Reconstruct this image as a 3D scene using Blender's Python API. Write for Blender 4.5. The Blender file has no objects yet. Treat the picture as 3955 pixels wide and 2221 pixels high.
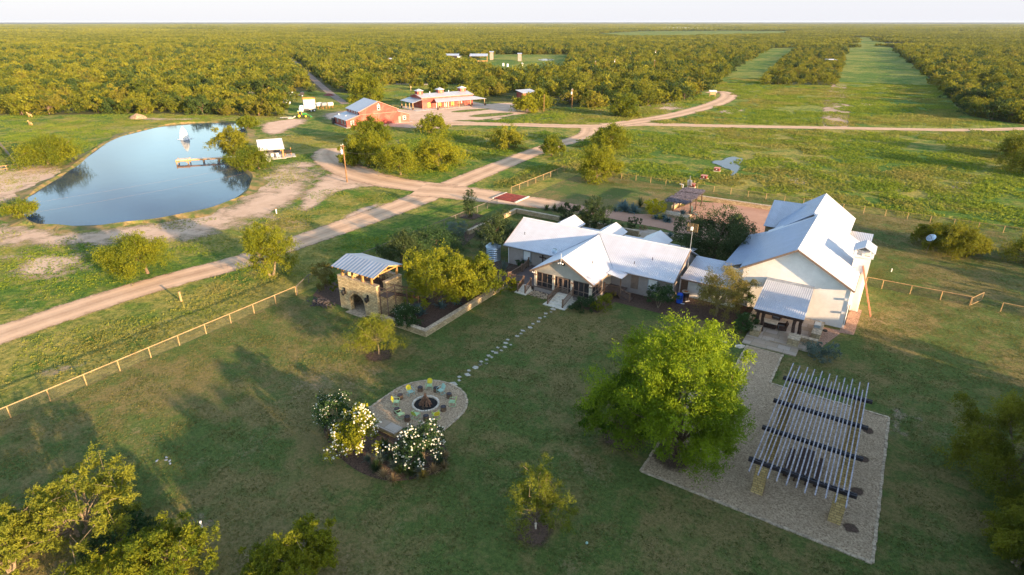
import bpy, math, random
import numpy as np
from mathutils import Vector, Matrix
R = math.radians
rnd = random.Random(7)

# ---------------------------------------------------------------- camera, sky, sun, exposure
scene = bpy.context.scene
F = 2290.0; PITCH = math.atan(1028.0/F); CH = 33.0
cam = bpy.data.cameras.new('camera'); camo = bpy.data.objects.new('camera', cam); scene.collection.objects.link(camo)
cam.sensor_fit = 'HORIZONTAL'; cam.sensor_width = 36.0; cam.lens = 36.0*F/3955.0
cam.clip_start = 0.5; cam.clip_end = 60000
camo.location = (0, 0, CH); camo.rotation_euler = (R(90)-PITCH, 0, R(33)); scene.camera = camo

SUN_EL, SUN_AZ = 10.3, -10.0           # degrees; azimuth counter-clockwise from +X
sv = Vector((math.cos(R(SUN_EL))*math.cos(R(SUN_AZ)), math.cos(R(SUN_EL))*math.sin(R(SUN_AZ)), math.sin(R(SUN_EL))))
sl = bpy.data.lights.new('sun', 'SUN'); sl.energy = 5.0; sl.angle = R(0.6); sl.color = (1.0, 0.69, 0.39)
so = bpy.data.objects.new('sun', sl); scene.collection.objects.link(so)
so.rotation_euler = sv.to_track_quat('Z', 'Y').to_euler()
w = bpy.data.worlds.new('World'); scene.world = w; w.use_nodes = True
nt = w.node_tree; nt.nodes.clear()
sky = nt.nodes.new('ShaderNodeTexSky'); sky.sky_type = 'NISHITA'; sky.sun_disc = False
sky.sun_elevation = R(SUN_EL); sky.sun_rotation = R(90-SUN_AZ); sky.dust_density = 0.6; sky.air_density = 1.0; sky.ozone_density = 1.0
bg = nt.nodes.new('ShaderNodeBackground'); bg.inputs[1].default_value = 0.15
out = nt.nodes.new('ShaderNodeOutputWorld')
# soft evening cloud over the sky (seen in the pond), thin white veil low down
tc = nt.nodes.new('ShaderNodeTexCoord'); mp = nt.nodes.new('ShaderNodeMapping'); mp.inputs['Scale'].default_value = (1.6, 1.6, 5.0)
nz = nt.nodes.new('ShaderNodeTexNoise'); nz.inputs['Scale'].default_value = 2.2; nz.inputs['Detail'].default_value = 5
rp = nt.nodes.new('ShaderNodeValToRGB'); rp.color_ramp.elements[0].position = 0.47; rp.color_ramp.elements[1].position = 0.72
sx = nt.nodes.new('ShaderNodeSeparateXYZ'); mr = nt.nodes.new('ShaderNodeMapRange')
mr.inputs['From Min'].default_value = 0.05; mr.inputs['From Max'].default_value = 0.16; mr.inputs['To Min'].default_value = 0.95; mr.inputs['To Max'].default_value = 0.0
mx = nt.nodes.new('ShaderNodeMath'); mx.operation = 'MAXIMUM'
mc = nt.nodes.new('ShaderNodeMix'); mc.data_type = 'RGBA'
mc.inputs[7].default_value = (1.62, 1.66, 1.84, 1)
L = nt.links.new
L(tc.outputs['Generated'], mp.inputs[0]); L(mp.outputs[0], nz.inputs[0]); L(nz.outputs[0], rp.inputs[0])
L(tc.outputs['Generated'], sx.inputs[0]); L(sx.outputs[2], mr.inputs['Value'])
cm = nt.nodes.new('ShaderNodeMath'); cm.operation = 'MULTIPLY'; cm.inputs[1].default_value = 0.8
L(rp.outputs[0], cm.inputs[0]); L(cm.outputs[0], mx.inputs[0]); L(mr.outputs[0], mx.inputs[1]); L(mx.outputs[0], mc.inputs[0])
L(sky.outputs[0], mc.inputs[6]); L(mc.outputs[2], bg.inputs[0]); L(bg.outputs[0], out.inputs[0])
scene.view_settings.view_transform = 'Standard'; scene.view_settings.look = 'None'
scene.view_settings.exposure = 1.8; scene.view_settings.gamma = 1.0
scene.cycles.use_denoising = True
scene.cycles.max_bounces = 6; scene.cycles.transparent_max_bounces = 16; scene.cycles.volume_bounces = 0
scene.cycles.diffuse_bounces = 3

# ---------------------------------------------------------------- photo measurements -> ground points
Z = {'z1':(1900,740,2.584),'z2':(2500,740,2.192),'z3':(1100,880,2.584),'z4':(1150,1400,2.894),'z5':(2200,1160,2.0975),'z6':(2450,1350,1.661),
'b1':(0,430,2.24),'b2':(1050,310,2.862),'b3':(1400,60,1.9815),'b4':(2700,60,2.0526),'b5':(0,1650,1.7766),'b6':(0,850,1.8087),'b7':(2700,500,1.608),
'a1':(2850,740,4.2567),'a2':(2780,1150,5.152),'a3':(2450,640,4.5218),'a4':(1800,700,3.68),'a5':(1260,940,4.8237),'a6':(1900,980,5.789),
'c1':(1040,340,8.587),'c2':(1250,350,6.44),'c3':(1520,320,6.779),'c4':(650,520,5.152),'c5':(0,400,5.168),'c6':(1400,1440,5.564),'c7':(1700,180,4.6836),
'd1':(1300,700,3.617),'d2':(1900,1700,2.778),'d3':(1300,1400,3.68),'d4':(2600,640,7.36),'d5':(3400,880,3.91),'d6':(2000,420,4.2567),
'D':(0,0,0.65133),'e2':(1420,1120,2.557),'e3':(2260,1100,2.08)}
c33, s33 = math.cos(R(33)), math.sin(R(33))
def at(zn, x, y, z=0.0):
    a, b, s = Z[zn]; px, py = a+x/s, b+y/s
    dx, dy = (px-1977.5)/F, (py-1110.5)/F
    X, Y, W = dx, math.cos(PITCH)-dy*math.sin(PITCH), -math.sin(PITCH)-dy*math.cos(PITCH)
    t = (z-CH)/W; X *= t; Y *= t
    return Vector((X*c33-Y*s33, X*s33+Y*c33, z))
def toD(x, y, z=0.0):      # world -> overview coordinates, numpy friendly
    X = x*c33+y*s33; Y = -x*s33+y*c33; W = z-CH
    dep = Y*math.cos(PITCH)-W*math.sin(PITCH); up = Y*math.sin(PITCH)+W*math.cos(PITCH)
    return (1977.5+F*X/dep)*0.65133, (1110.5-F*up/dep)*0.65133, dep
def d(x, y): return at('D', x, y)
def pts(zn, l, z=0.0): return [at(zn, x, y, z) for x, y in l]

# ---------------------------------------------------------------- materials
class NT:
    def __init__(s, name):
        s.m = bpy.data.materials.new(name); s.m.use_nodes = True; s.t = s.m.node_tree; s.t.nodes.clear()
        s.o = s.n('ShaderNodeOutputMaterial'); s.pos = None
    def n(s, ty, **kw):
        x = s.t.nodes.new(ty)
        for k, v in kw.items(): setattr(x, k, v)
        return x
    def l(s, a, b): s.t.links.new(a, b)
    def P(s):
        if not s.pos: s.pos = s.n('ShaderNodeNewGeometry')
        return s.pos.outputs['Position']
    def noise(s, scale, detail=4, vec=None, rough=0.6, stretch=None, dist=0.0):
        v = vec or s.P()
        if stretch:
            m = s.n('ShaderNodeMapping'); m.inputs['Scale'].default_value = stretch; s.l(v, m.inputs[0]); v = m.outputs[0]
        x = s.n('ShaderNodeTexNoise'); x.inputs['Scale'].default_value = scale; x.inputs['Detail'].default_value = detail
        x.inputs['Roughness'].default_value = rough; x.inputs['Distortion'].default_value = dist
        s.l(v, x.inputs['Vector']); return x.outputs[0]
    def ramp(s, f, a, b):
        x = s.n('ShaderNodeMapRange'); x.inputs['From Min'].default_value = a; x.inputs['From Max'].default_value = b; s.l(f, x.inputs['Value']); return x.outputs[0]
    def mix(s, f, a, b):
        x = s.n('ShaderNodeMix', data_type='RGBA')
        for i, v in ((0, f), (6, a), (7, b)):
            if isinstance(v, (int, float)): x.inputs[i].default_value = v
            elif isinstance(v, tuple): x.inputs[i].default_value = (*v, 1)
            else: s.l(v, x.inputs[i])
        return x.outputs[2]
    def math(s, op, a, b=0.0):
        x = s.n('ShaderNodeMath', operation=op)
        for i, v in ((0, a), (1, b)):
            if isinstance(v, (int, float)): x.inputs[i].default_value = v
            else: s.l(v, x.inputs[i])
        return x.outputs[0]
    def uv(s): return s.n('ShaderNodeUVMap').outputs[0]
    def bump(s, h, strength=0.5, dist=0.05):
        x = s.n('ShaderNodeBump'); x.inputs['Strength'].default_value = strength; x.inputs['Distance'].default_value = dist
        s.l(h, x.inputs['Height']); return x.outputs[0]
    def bsdf(s, col, rough=0.8, metal=0.0, spec=0.3, normal=None):
        b = s.n('ShaderNodeBsdfPrincipled')
        if isinstance(col, tuple): b.inputs['Base Color'].default_value = (*col, 1)
        else: s.l(col, b.inputs['Base Color'])
        b.inputs['Roughness'].default_value = rough; b.inputs['Metallic'].default_value = metal; b.inputs['Specular IOR Level'].default_value = spec
        if normal is not None: s.l(normal, b.inputs['Normal'])
        return b.outputs[0]
    def out(s, sh): s.l(sh, s.o.inputs[0]); return s.m

def simple(name, col, rough=0.7, metal=0.0, var=0.15, scale=2.0, bump=0.0, spec=0.3):
    t = NT(name); c2 = tuple(min(1, c*(1-2*var)) for c in col); c1 = tuple(min(1, c*(1+var)) for c in col)
    n = t.noise(scale, 5); c = t.mix(t.ramp(n, .3, .7), c2, c1)
    nm = t.bump(t.noise(scale*6, 3), bump, 0.03) if bump else None
    return t.out(t.bsdf(c, rough, metal, spec, nm))

def ground_mat(name, cols, dirt=None, dlo=.6, dhi=.7, bump=1.0, bdist=0.12, bscale=2.0, sc=(0.035, 0.5, 4.0), rows=None, fade=False):
    t = NT(name)
    big = t.ramp(t.noise(sc[0], 5, rough=.65, dist=.6), .40, .60); mid = t.ramp(t.noise(sc[1], 6, rough=.7), .40, .60); fine = t.ramp(t.noise(sc[2], 5, rough=.75), .38, .62)
    f3 = t.ramp(t.noise(sc[2]*4.5, 3, rough=.8), .38, .62); fine = t.ramp(t.math('ADD', t.math('MULTIPLY', fine, .6), t.math('MULTIPLY', f3, .4)), .2, .8)
    a = t.mix(fine, cols[0], cols[1]); b = t.mix(fine, cols[2], cols[3]); m = t.math('MULTIPLY', big, mid)
    m = t.math('ADD', t.math('MULTIPLY', big, .55), t.math('MULTIPLY', mid, .45)); m = t.ramp(m, .3, .75)
    c = t.mix(m, a, b)
    if dirt:
        dn = t.noise(sc[0]*1.7, 7, rough=.72, dist=.3); f2 = t.math('ADD', dn, t.math('MULTIPLY', t.math('SUBTRACT', fine, .5), .12))
        c = t.mix(t.ramp(f2, dlo, dhi), c, dirt)
    h = t.noise(bscale, 6, rough=.75)
    if rows: h = t.math('ADD', h, t.math('MULTIPLY', t.noise(rows[0], 2, stretch=rows[1]), .8))
    sh = t.bsdf(c, .95, spec=.1, normal=t.bump(h, bump, bdist))
    return t.out(sh)

def edge_mat(name, base_build, soft=(.25, .8), nscale=.8, amp=1.5):
    """sheet whose rim frays into what lies below it; rim distance is stored in the UV (x = 0 at the rim, 1 inside)"""
    t = NT(name); sh = base_build(t)
    sp = t.n('ShaderNodeSeparateXYZ'); t.l(t.uv(), sp.inputs[0])
    f = t.math('ADD', sp.outputs[0], t.math('MULTIPLY', t.math('SUBTRACT', t.noise(nscale, 6, rough=.75), .5), amp))
    f = t.ramp(f, soft[0], soft[1])
    tr = t.n('ShaderNodeBsdfTransparent'); mxn = t.n('ShaderNodeMixShader'); t.l(f, mxn.inputs[0]); t.l(tr.outputs[0], mxn.inputs[1]); t.l(sh, mxn.inputs[2])
    return t.out(mxn.outputs[0])
def dirt_build(c1, c2, c3, rough=.95, tracks=False):
    def f(t):
        n = t.ramp(t.noise(.25, 6, rough=.7), .35, .65); m = t.ramp(t.noise(6, 4, rough=.8), .3, .7)
        c = t.mix(t.math('MULTIPLY', m, .5), t.mix(n, c1, c2), c3)
        if tracks:
            sp = t.n('ShaderNodeSeparateXYZ'); t.l(t.uv(), sp.inputs[0])
            wv = t.math('SINE', t.math('MULTIPLY', sp.outputs[2], 1.0)); wy = t.math('MULTIPLY', sp.outputs[1], 1.0)
            s2 = t.math('ABSOLUTE', t.math('SUBTRACT', t.math('ABSOLUTE', wy), .45))
            c = t.mix(t.math('MULTIPLY', t.ramp(s2, .20, .04), .55), c, tuple(x*1.3 for x in c2)); c = t.mix(t.math('MULTIPLY', t.ramp(t.math('ABSOLUTE', wy), .14, .02), .35), c, tuple(x*.72 for x in c1))
        return t.bsdf(c, rough, spec=.1, normal=t.bump(t.noise(5, 6, rough=.8), .6, .05))
    return f

def stone_mat(name, cols, bw=.45, bh=.16, mortar=(.30, .25, .17), bump=.6, msize=.022):
    t = NT(name); b = t.n('ShaderNodeTexBrick'); t.l(t.uv(), b.inputs['Vector'])
    b.inputs['Scale'].default_value = 1.0; b.inputs['Brick Width'].default_value = bw; b.inputs['Row Height'].default_value = bh
    b.inputs['Mortar Size'].default_value = msize; b.inputs['Color1'].default_value = (*cols[0], 1); b.inputs['Color2'].default_value = (*cols[1], 1); b.inputs['Mortar'].default_value = (*mortar, 1)
    b.inputs['Bias'].default_value = 0.1; b.offset = .43; b.squash = 1.3; b.squash_frequency = 3
    n = t.ramp(t.noise(1.7, 5), .35, .65); c = t.mix(t.math('MULTIPLY', n, .3), b.outputs[0], cols[2])
    n2 = t.ramp(t.noise(5, 5, rough=.8), .55, .7); c = t.mix(t.math('MULTIPLY', n2, .5), c, tuple(x*.45 for x in cols[1]))
    h = t.math('SUBTRACT', t.math('MULTIPLY', t.noise(7, 5), .7), b.outputs['Fac'])
    c = t.mix(t.math('MULTIPLY', b.outputs['Fac'], .8), c, tuple(x*.5 for x in mortar)); return t.out(t.bsdf(c, .9, spec=.2, normal=t.bump(h, bump, .03)))

def metal_roof(name, col, pitch=.30, rough=.38, metal=.35, depth=.04, var=.1, seam=False, rust=None):
    t = NT(name); sp = t.n('ShaderNodeSeparateXYZ'); t.l(t.uv(), sp.inputs[0])
    ph = t.math('MULTIPLY', sp.outputs[0], 2*math.pi/pitch); wv = t.math('SINE', ph)
    if seam: wv = t.math('POWER', t.math('MAXIMUM', wv, 0.0), 10)
    pan = t.n('ShaderNodeTexWhiteNoise'); pan.noise_dimensions = '1D'; fl = t.math('FLOOR', t.math('MULTIPLY', sp.outputs[0], 1/.9)); t.l(fl, pan.inputs['W'])
    n = t.math('ADD', t.math('MULTIPLY', t.ramp(t.noise(.7, 5, stretch=(1, 1, 3)), .3, .7), .6), t.math('MULTIPLY', pan.outputs[0], .4))
    c = t.mix(n, tuple(x*(1-var) for x in col), tuple(min(1, x*(1+var)) for x in col))
    c = t.mix(t.math('MULTIPLY', t.ramp(wv, -.2, -1.0), .16), c, tuple(x*.62 for x in col)); c = t.mix(t.math('MULTIPLY', t.ramp(t.noise(.9, 6, rough=.75, stretch=(1, 1, .4)), .56, .72), .22), c, tuple(x*.6 for x in col))
    if rust: c = t.mix(t.math('MULTIPLY', t.ramp(t.noise(1.3, 6, rough=.7), .58, .72), .8), c, rust)
    return t.out(t.bsdf(c, rough, metal, .5, t.bump(wv, .7, depth)))

def siding_mat(name, col, h=.2, vertical=False, dark=.7, pink=None):
    t = NT(name); sp = t.n('ShaderNodeSeparateXYZ'); t.l(t.uv(), sp.inputs[0])
    k = t.math('FRACT', t.math('MULTIPLY', sp.outputs[0 if vertical else 1], 1/h))
    n = t.ramp(t.noise(1.1, 5), .3, .7); c = t.mix(n, tuple(x*.86 for x in col), tuple(min(1, x*1.1) for x in col))
    if pink: c = t.mix(t.math('MULTIPLY', t.ramp(t.noise(.3, 5, dist=1), .45, .6), .6), c, pink)
    c = t.mix(t.ramp(k, .14, .04), c, tuple(x*dark for x in col))
    return t.out(t.bsdf(c, .6, spec=.3, normal=t.bump(t.ramp(k, 0.0, .25), .5, .02)))

def leaf_mat(name, c1, c2, trans=.45, glossy=.1, field=0):
    t = NT(name); at_ = t.n('ShaderNodeAttribute'); at_.attribute_name = 'tint'
    oi = t.n('ShaderNodeObjectInfo'); rr = t.math('ADD', t.math('MULTIPLY', at_.outputs['Fac'], .5), t.math('MULTIPLY', oi.outputs['Random'], .5))
    if field: rr = t.math('ADD', t.math('MULTIPLY', at_.outputs['Fac'], .5), t.math('MULTIPLY', t.ramp(t.noise(field, 5, rough=.7), .38, .62), .5))
    st_ = t.ramp(t.noise(.028, 6, rough=.7, dist=.5), .47, .60) if field else None
    c = t.mix(rr, c1, c2)
    if field: c = t.mix(t.math('MULTIPLY', st_, .75 if field < .2 else .25), c, t.mix(rr, (.13, .10, .03), (.38, .29, .11)))
    df = t.bsdf(c, .65, spec=glossy); tl = t.n('ShaderNodeBsdfTranslucent'); t.l(t.mix(.5, c, tuple(min(1, x*1.5) for x in c2)), tl.inputs[0])
    mxn = t.n('ShaderNodeMixShader'); mxn.inputs[0].default_value = trans; t.l(df, mxn.inputs[1]); t.l(tl.outputs[0], mxn.inputs[2])
    return t.out(mxn.outputs[0])

M = {}
M['brush_ground'] = ground_mat('brush_ground', [(.022, .035, .009), (.055, .065, .015), (.07, .07, .022), (.12, .10, .035)], bump=1, bdist=.6, bscale=.25, sc=(.004, .03, .3))
M['pasture'] = ground_mat('pasture', [(.030, .085, .012), (.12, .19, .024), (.15, .16, .035), (.34, .28, .075)], dirt=(.34, .235, .15), dlo=.62, dhi=.74, bump=1, bdist=.5, bscale=.8, sc=(.03, .22, 1.1))
M['field'] = ground_mat('field', [(.040, .095, .014), (.12, .19, .026), (.14, .17, .03), (.28, .27, .06)], dirt=(.30, .24, .13), dlo=.64, dhi=.78, bump=1, bdist=.5, bscale=.6, sc=(.018, .12, .7), rows=(1.2, (1, .05, 1)))
M['lawn'] = ground_mat('lawn', [(.054, .086, .021), (.110, .148, .037), (.120, .112, .038), (.225, .170, .070)], dirt=(.27, .195, .12), dlo=.59, dhi=.78, bump=1, bdist=.10, bscale=5, sc=(.06, .45, 3.2))
M['mulch'] = simple('mulch', (.115, .07, .05), .95, var=.4, scale=9, bump=1)
def gravel_col(name, a, b, c):
    t = NT(name); v = t.n('ShaderNodeTexVoronoi'); v.inputs['Scale'].default_value = 11; t.l(t.P(), v.inputs['Vector'])
    sp = t.n('ShaderNodeSeparateColor'); t.l(v.outputs['Color'], sp.inputs[0])
    col = t.mix(sp.outputs[0], a, b); col = t.mix(t.math('MULTIPLY', t.ramp(t.noise(.5, 6, rough=.7), .4, .65), .35), col, c)
    return t.out(t.bsdf(col, .9, spec=.2, normal=t.bump(v.outputs['Distance'], 1, .05)))
M['gravel'] = gravel_col('gravel', (.23, .16, .095), (.56, .42, .28), (.31, .23, .15))
M['gravel_pink'] = gravel_col('gravel_pink', (.22, .125, .085), (.42, .27, .20), (.26, .16, .11))
M['limestone'] = stone_mat('limestone', [(.56, .44, .26), (.32, .22, .11), (.60, .49, .32)], .5, .19)
M['tower_stone'] = stone_mat('tower_stone', [(.70, .54, .30), (.36, .25, .125), (.74, .60, .36)], .62, .21, (.30, .22, .12), .7, .02)
M['pillar_stone'] = stone_mat('pillar_stone', [(.60, .44, .19), (.36, .24, .09), (.62, .48, .24)], .36, .22, (.34, .26, .14))
M['pale_stone'] = simple('pale_stone', (.66, .57, .46), .9, var=.2, scale=2.5, bump=.8)
M['cap_stone'] = simple('cap_stone', (.50, .39, .27), .9, var=.3, scale=3.5, bump=.8)
M['flag_stone'] = stone_mat('flag_stone', [(.50, .42, .36), (.36, .27, .19), (.48, .38, .28)], 1.3, .95, (.36, .30, .22), .3, .02)
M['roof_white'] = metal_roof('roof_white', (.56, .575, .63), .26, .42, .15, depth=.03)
M['roof_shade_blue'] = metal_roof('roof_shade_blue', (.29, .35, .48), .24, .35, .35)  # for west slopes: shade and sky reflection painted in as darker blue
M['roof_galv'] = metal_roof('roof_galv', (.46, .49, .56), .23, .45, .25, depth=.03)
M['roof_tower'] = metal_roof('roof_tower', (.27, .31, .39), .55, .42, .4, .06, .18)
M['roof_barn'] = metal_roof('roof_barn', (.42, .44, .48), .9, .5, .2, .04, seam=True)
M['roof_pav'] = metal_roof('roof_pav', (.60, .60, .62), .4, .45, .1, .02)
M['siding'] = siding_mat('siding', (.36, .31, .285))
M['siding_gable'] = siding_mat('siding_gable', (.46, .42, .36))
M['stucco'] = simple('stucco', (.86, .82, .77), .9, var=.05, scale=1.2, bump=.3)
M['barn_red'] = siding_mat('barn_red', (.30, .05, .036), .34, True, .6, pink=(.44, .15, .115))
M['trim_pink'] = simple('trim_pink', (.55, .22, .17), .5)
M['white'] = simple('white_paint', (.76, .76, .76), .5, var=.05)
M['trim'] = simple('trim_taupe', (.24, .17, .13), .6)
M['gutter'] = simple('gutter_grey', (.34, .37, .42), .4, .3)
M['rail_wood'] = simple('rail_wood', (.20, .125, .085), .75, var=.25, scale=6)
M['warm_wood'] = simple('warm_wood', (.42, .22, .075), .7, var=.2, scale=5)
M['dark_wood'] = simple('dark_wood', (.075, .042, .032), .7, var=.35, scale=5)
M['beam_dark'] = simple('beam_dark', (.035, .030, .036), .5, var=.3, scale=4)
M['deck'] = siding_mat('deck_boards', (.13, .095, .085), .15, dark=.4)
def screen_m():
    t = NT('screen'); g = t.n('ShaderNodeBsdfTransparent'); g.inputs[0].default_value = (.75, .75, .78, 1)
    b = t.bsdf((.05, .045, .05), .4, spec=.4); mxn = t.n('ShaderNodeMixShader'); mxn.inputs[0].default_value = .62; t.l(g.outputs[0], mxn.inputs[1]); t.l(b, mxn.inputs[2]); return t.out(mxn.outputs[0])
M['screen'] = screen_m()
def mesh_m():
    t = NT('wire_mesh'); g = t.n('ShaderNodeBsdfTransparent'); b = t.bsdf((.10, .09, .08), .5, .3); sp = t.n('ShaderNodeSeparateXYZ'); t.l(t.uv(), sp.inputs[0])
    a1 = t.ramp(t.math('FRACT', t.math('MULTIPLY', sp.outputs[0], 8)), .16, .10); a2 = t.ramp(t.math('FRACT', t.math('MULTIPLY', sp.outputs[1], 8)), .16, .10)
    mxn = t.n('ShaderNodeMixShader'); t.l(t.math('MAXIMUM', a1, a2), mxn.inputs[0]); t.l(g.outputs[0], mxn.inputs[1]); t.l(b, mxn.inputs[2]); return t.out(mxn.outputs[0])
M['wire'] = mesh_m()
M['pipe'] = simple('pipe_tan', (.38, .25, .12), .6, var=.2, scale=1.5)
M['pipe_dark'] = simple('pipe_dark', (.16, .13, .11), .6, var=.2)
M['glass'] = simple('dark_glass', (.03, .035, .045), .12, spec=.8)
M['black'] = simple('black_metal', (.02, .02, .022), .5)
M['grey'] = simple('grey_metal', (.28, .29, .31), .5, .3)
M['galv'] = simple('galvanised', (.42, .50, .58), .35, .7, var=.12)
M['tank_side'] = metal_roof('tank_side', (.40, .50, .62), .3, .3, .75, .04)
M['blue'] = simple('blue_plastic', (.01, .10, .62), .4, var=.1)
M['concrete'] = simple('concrete', (.50, .46, .42), .9, var=.12, scale=1)
M['cattle_red'] = simple('oxide_red', (.22, .045, .035), .7, var=.3)
M['pole_wood'] = simple('pole_wood', (.24, .13, .06), .85, var=.3)
M['rafter'] = simple('rafter_grey', (.38, .35, .38), .6, var=.35, scale=7)
M['green_paint'] = simple('tractor_green', (.02, .18, .03), .4); M['yellow_paint'] = simple('tractor_yellow', (.75, .55, .02), .4)
M['rubber'] = simple('rubber', (.02, .02, .02), .9); M['orange'] = simple('rust_orange', (.52, .20, .05), .8, var=.25)
M['chair_yellow'] = simple('chair_yellow', (.75, .62, .03), .45, var=.12); M['chair_mint'] = simple('chair_mint', (.38, .56, .32), .45, var=.12)
M['chair_lime'] = simple('chair_lime', (.52, .66, .10), .45, var=.12); M['chair_aqua'] = simple('chair_aqua', (.34, .52, .44), .45, var=.12)
M['char'] = simple('charcoal', (.02, .018, .017), .95, var=.3, scale=8, bump=1); M['stump_top'] = simple('stump_top', (.07, .06, .065), .9, var=.4, scale=5); M['bark'] = simple('bark', (.17, .115, .075), .95, var=.35, scale=7, bump=1)
M['bark_pale'] = simple('bark_pale', (.25, .19, .125), .9, var=.3, scale=6, bump=.8); M['log'] = simple('log', (.22, .12, .075), .85, var=.4, scale=6)
M['flower'] = simple('flower_white', (.74, .71, .60), .7, var=.06)
M['tan_fur'] = simple('tan_fur', (.48, .30, .13), .95, var=.12)
M['white_metal'] = simple('white_metal', (.72, .73, .72), .4, .1)
def water_m():
    t = NT('pond_water'); n = t.noise(1.6, 3, stretch=(1, 1, 1)); n2 = t.noise(.25, 3)
    h = t.math('ADD', t.math('MULTIPLY', n, .35), n2)
    c = t.mix(t.ramp(t.noise(.02, 3), .35, .65), (.010, .034, .085), (.035, .055, .075))
    return t.out(t.bsdf(c, .07, spec=.10, normal=t.bump(h, .14, .08)))
M['water'] = water_m()
M['foam'] = simple('foam', (.85, .88, .9), .6, var=.05)
LF = {
 'mesq': leaf_mat('leaf_mesquite', (.045, .085, .010), (.27, .265, .015), .33),
 'lime': leaf_mat('leaf_lime', (.026, .078, .008), (.225, .30, .012), .30),
 'oak': leaf_mat('leaf_oak', (.022, .045, .014), (.060, .085, .022), .25, .25),
 'olive': leaf_mat('leaf_olive', (.10, .10, .025), (.24, .20, .05), .4),
 'grey': leaf_mat('leaf_grey', (.075, .11, .085), (.16, .21, .17), .25),
 'blue': leaf_mat('leaf_agave', (.06, .12, .125), (.15, .23, .23), .1, .3),
 'brush': leaf_mat('leaf_brush', (.034, .066, .009), (.25, .24, .02), .33),
 'dark': leaf_mat('leaf_dark', (.018, .045, .012), (.045, .095, .02), .25, .3),
 'yellow': leaf_mat('leaf_yellow', (.26, .26, .01), (.60, .50, .02), .45),
 'straw': leaf_mat('leaf_straw', (.24, .17, .08), (.42, .32, .18), .4),
 'weed': leaf_mat('leaf_weed', (.045, .115, .012), (.25, .29, .03), .35, field=.12),
 'turf': leaf_mat('leaf_turf', (.052, .086, .020), (.200, .182, .060), .3, field=.25),
 'brush_gold': leaf_mat('leaf_brush_gold', (.075, .085, .013), (.28, .245, .028), .35),
 'brush_dark': leaf_mat('leaf_brush_dark', (.025, .055, .014), (.085, .115, .022), .3),
 'feather': leaf_mat('leaf_feather', (.07, .105, .014), (.25, .255, .028), .4)}
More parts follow.
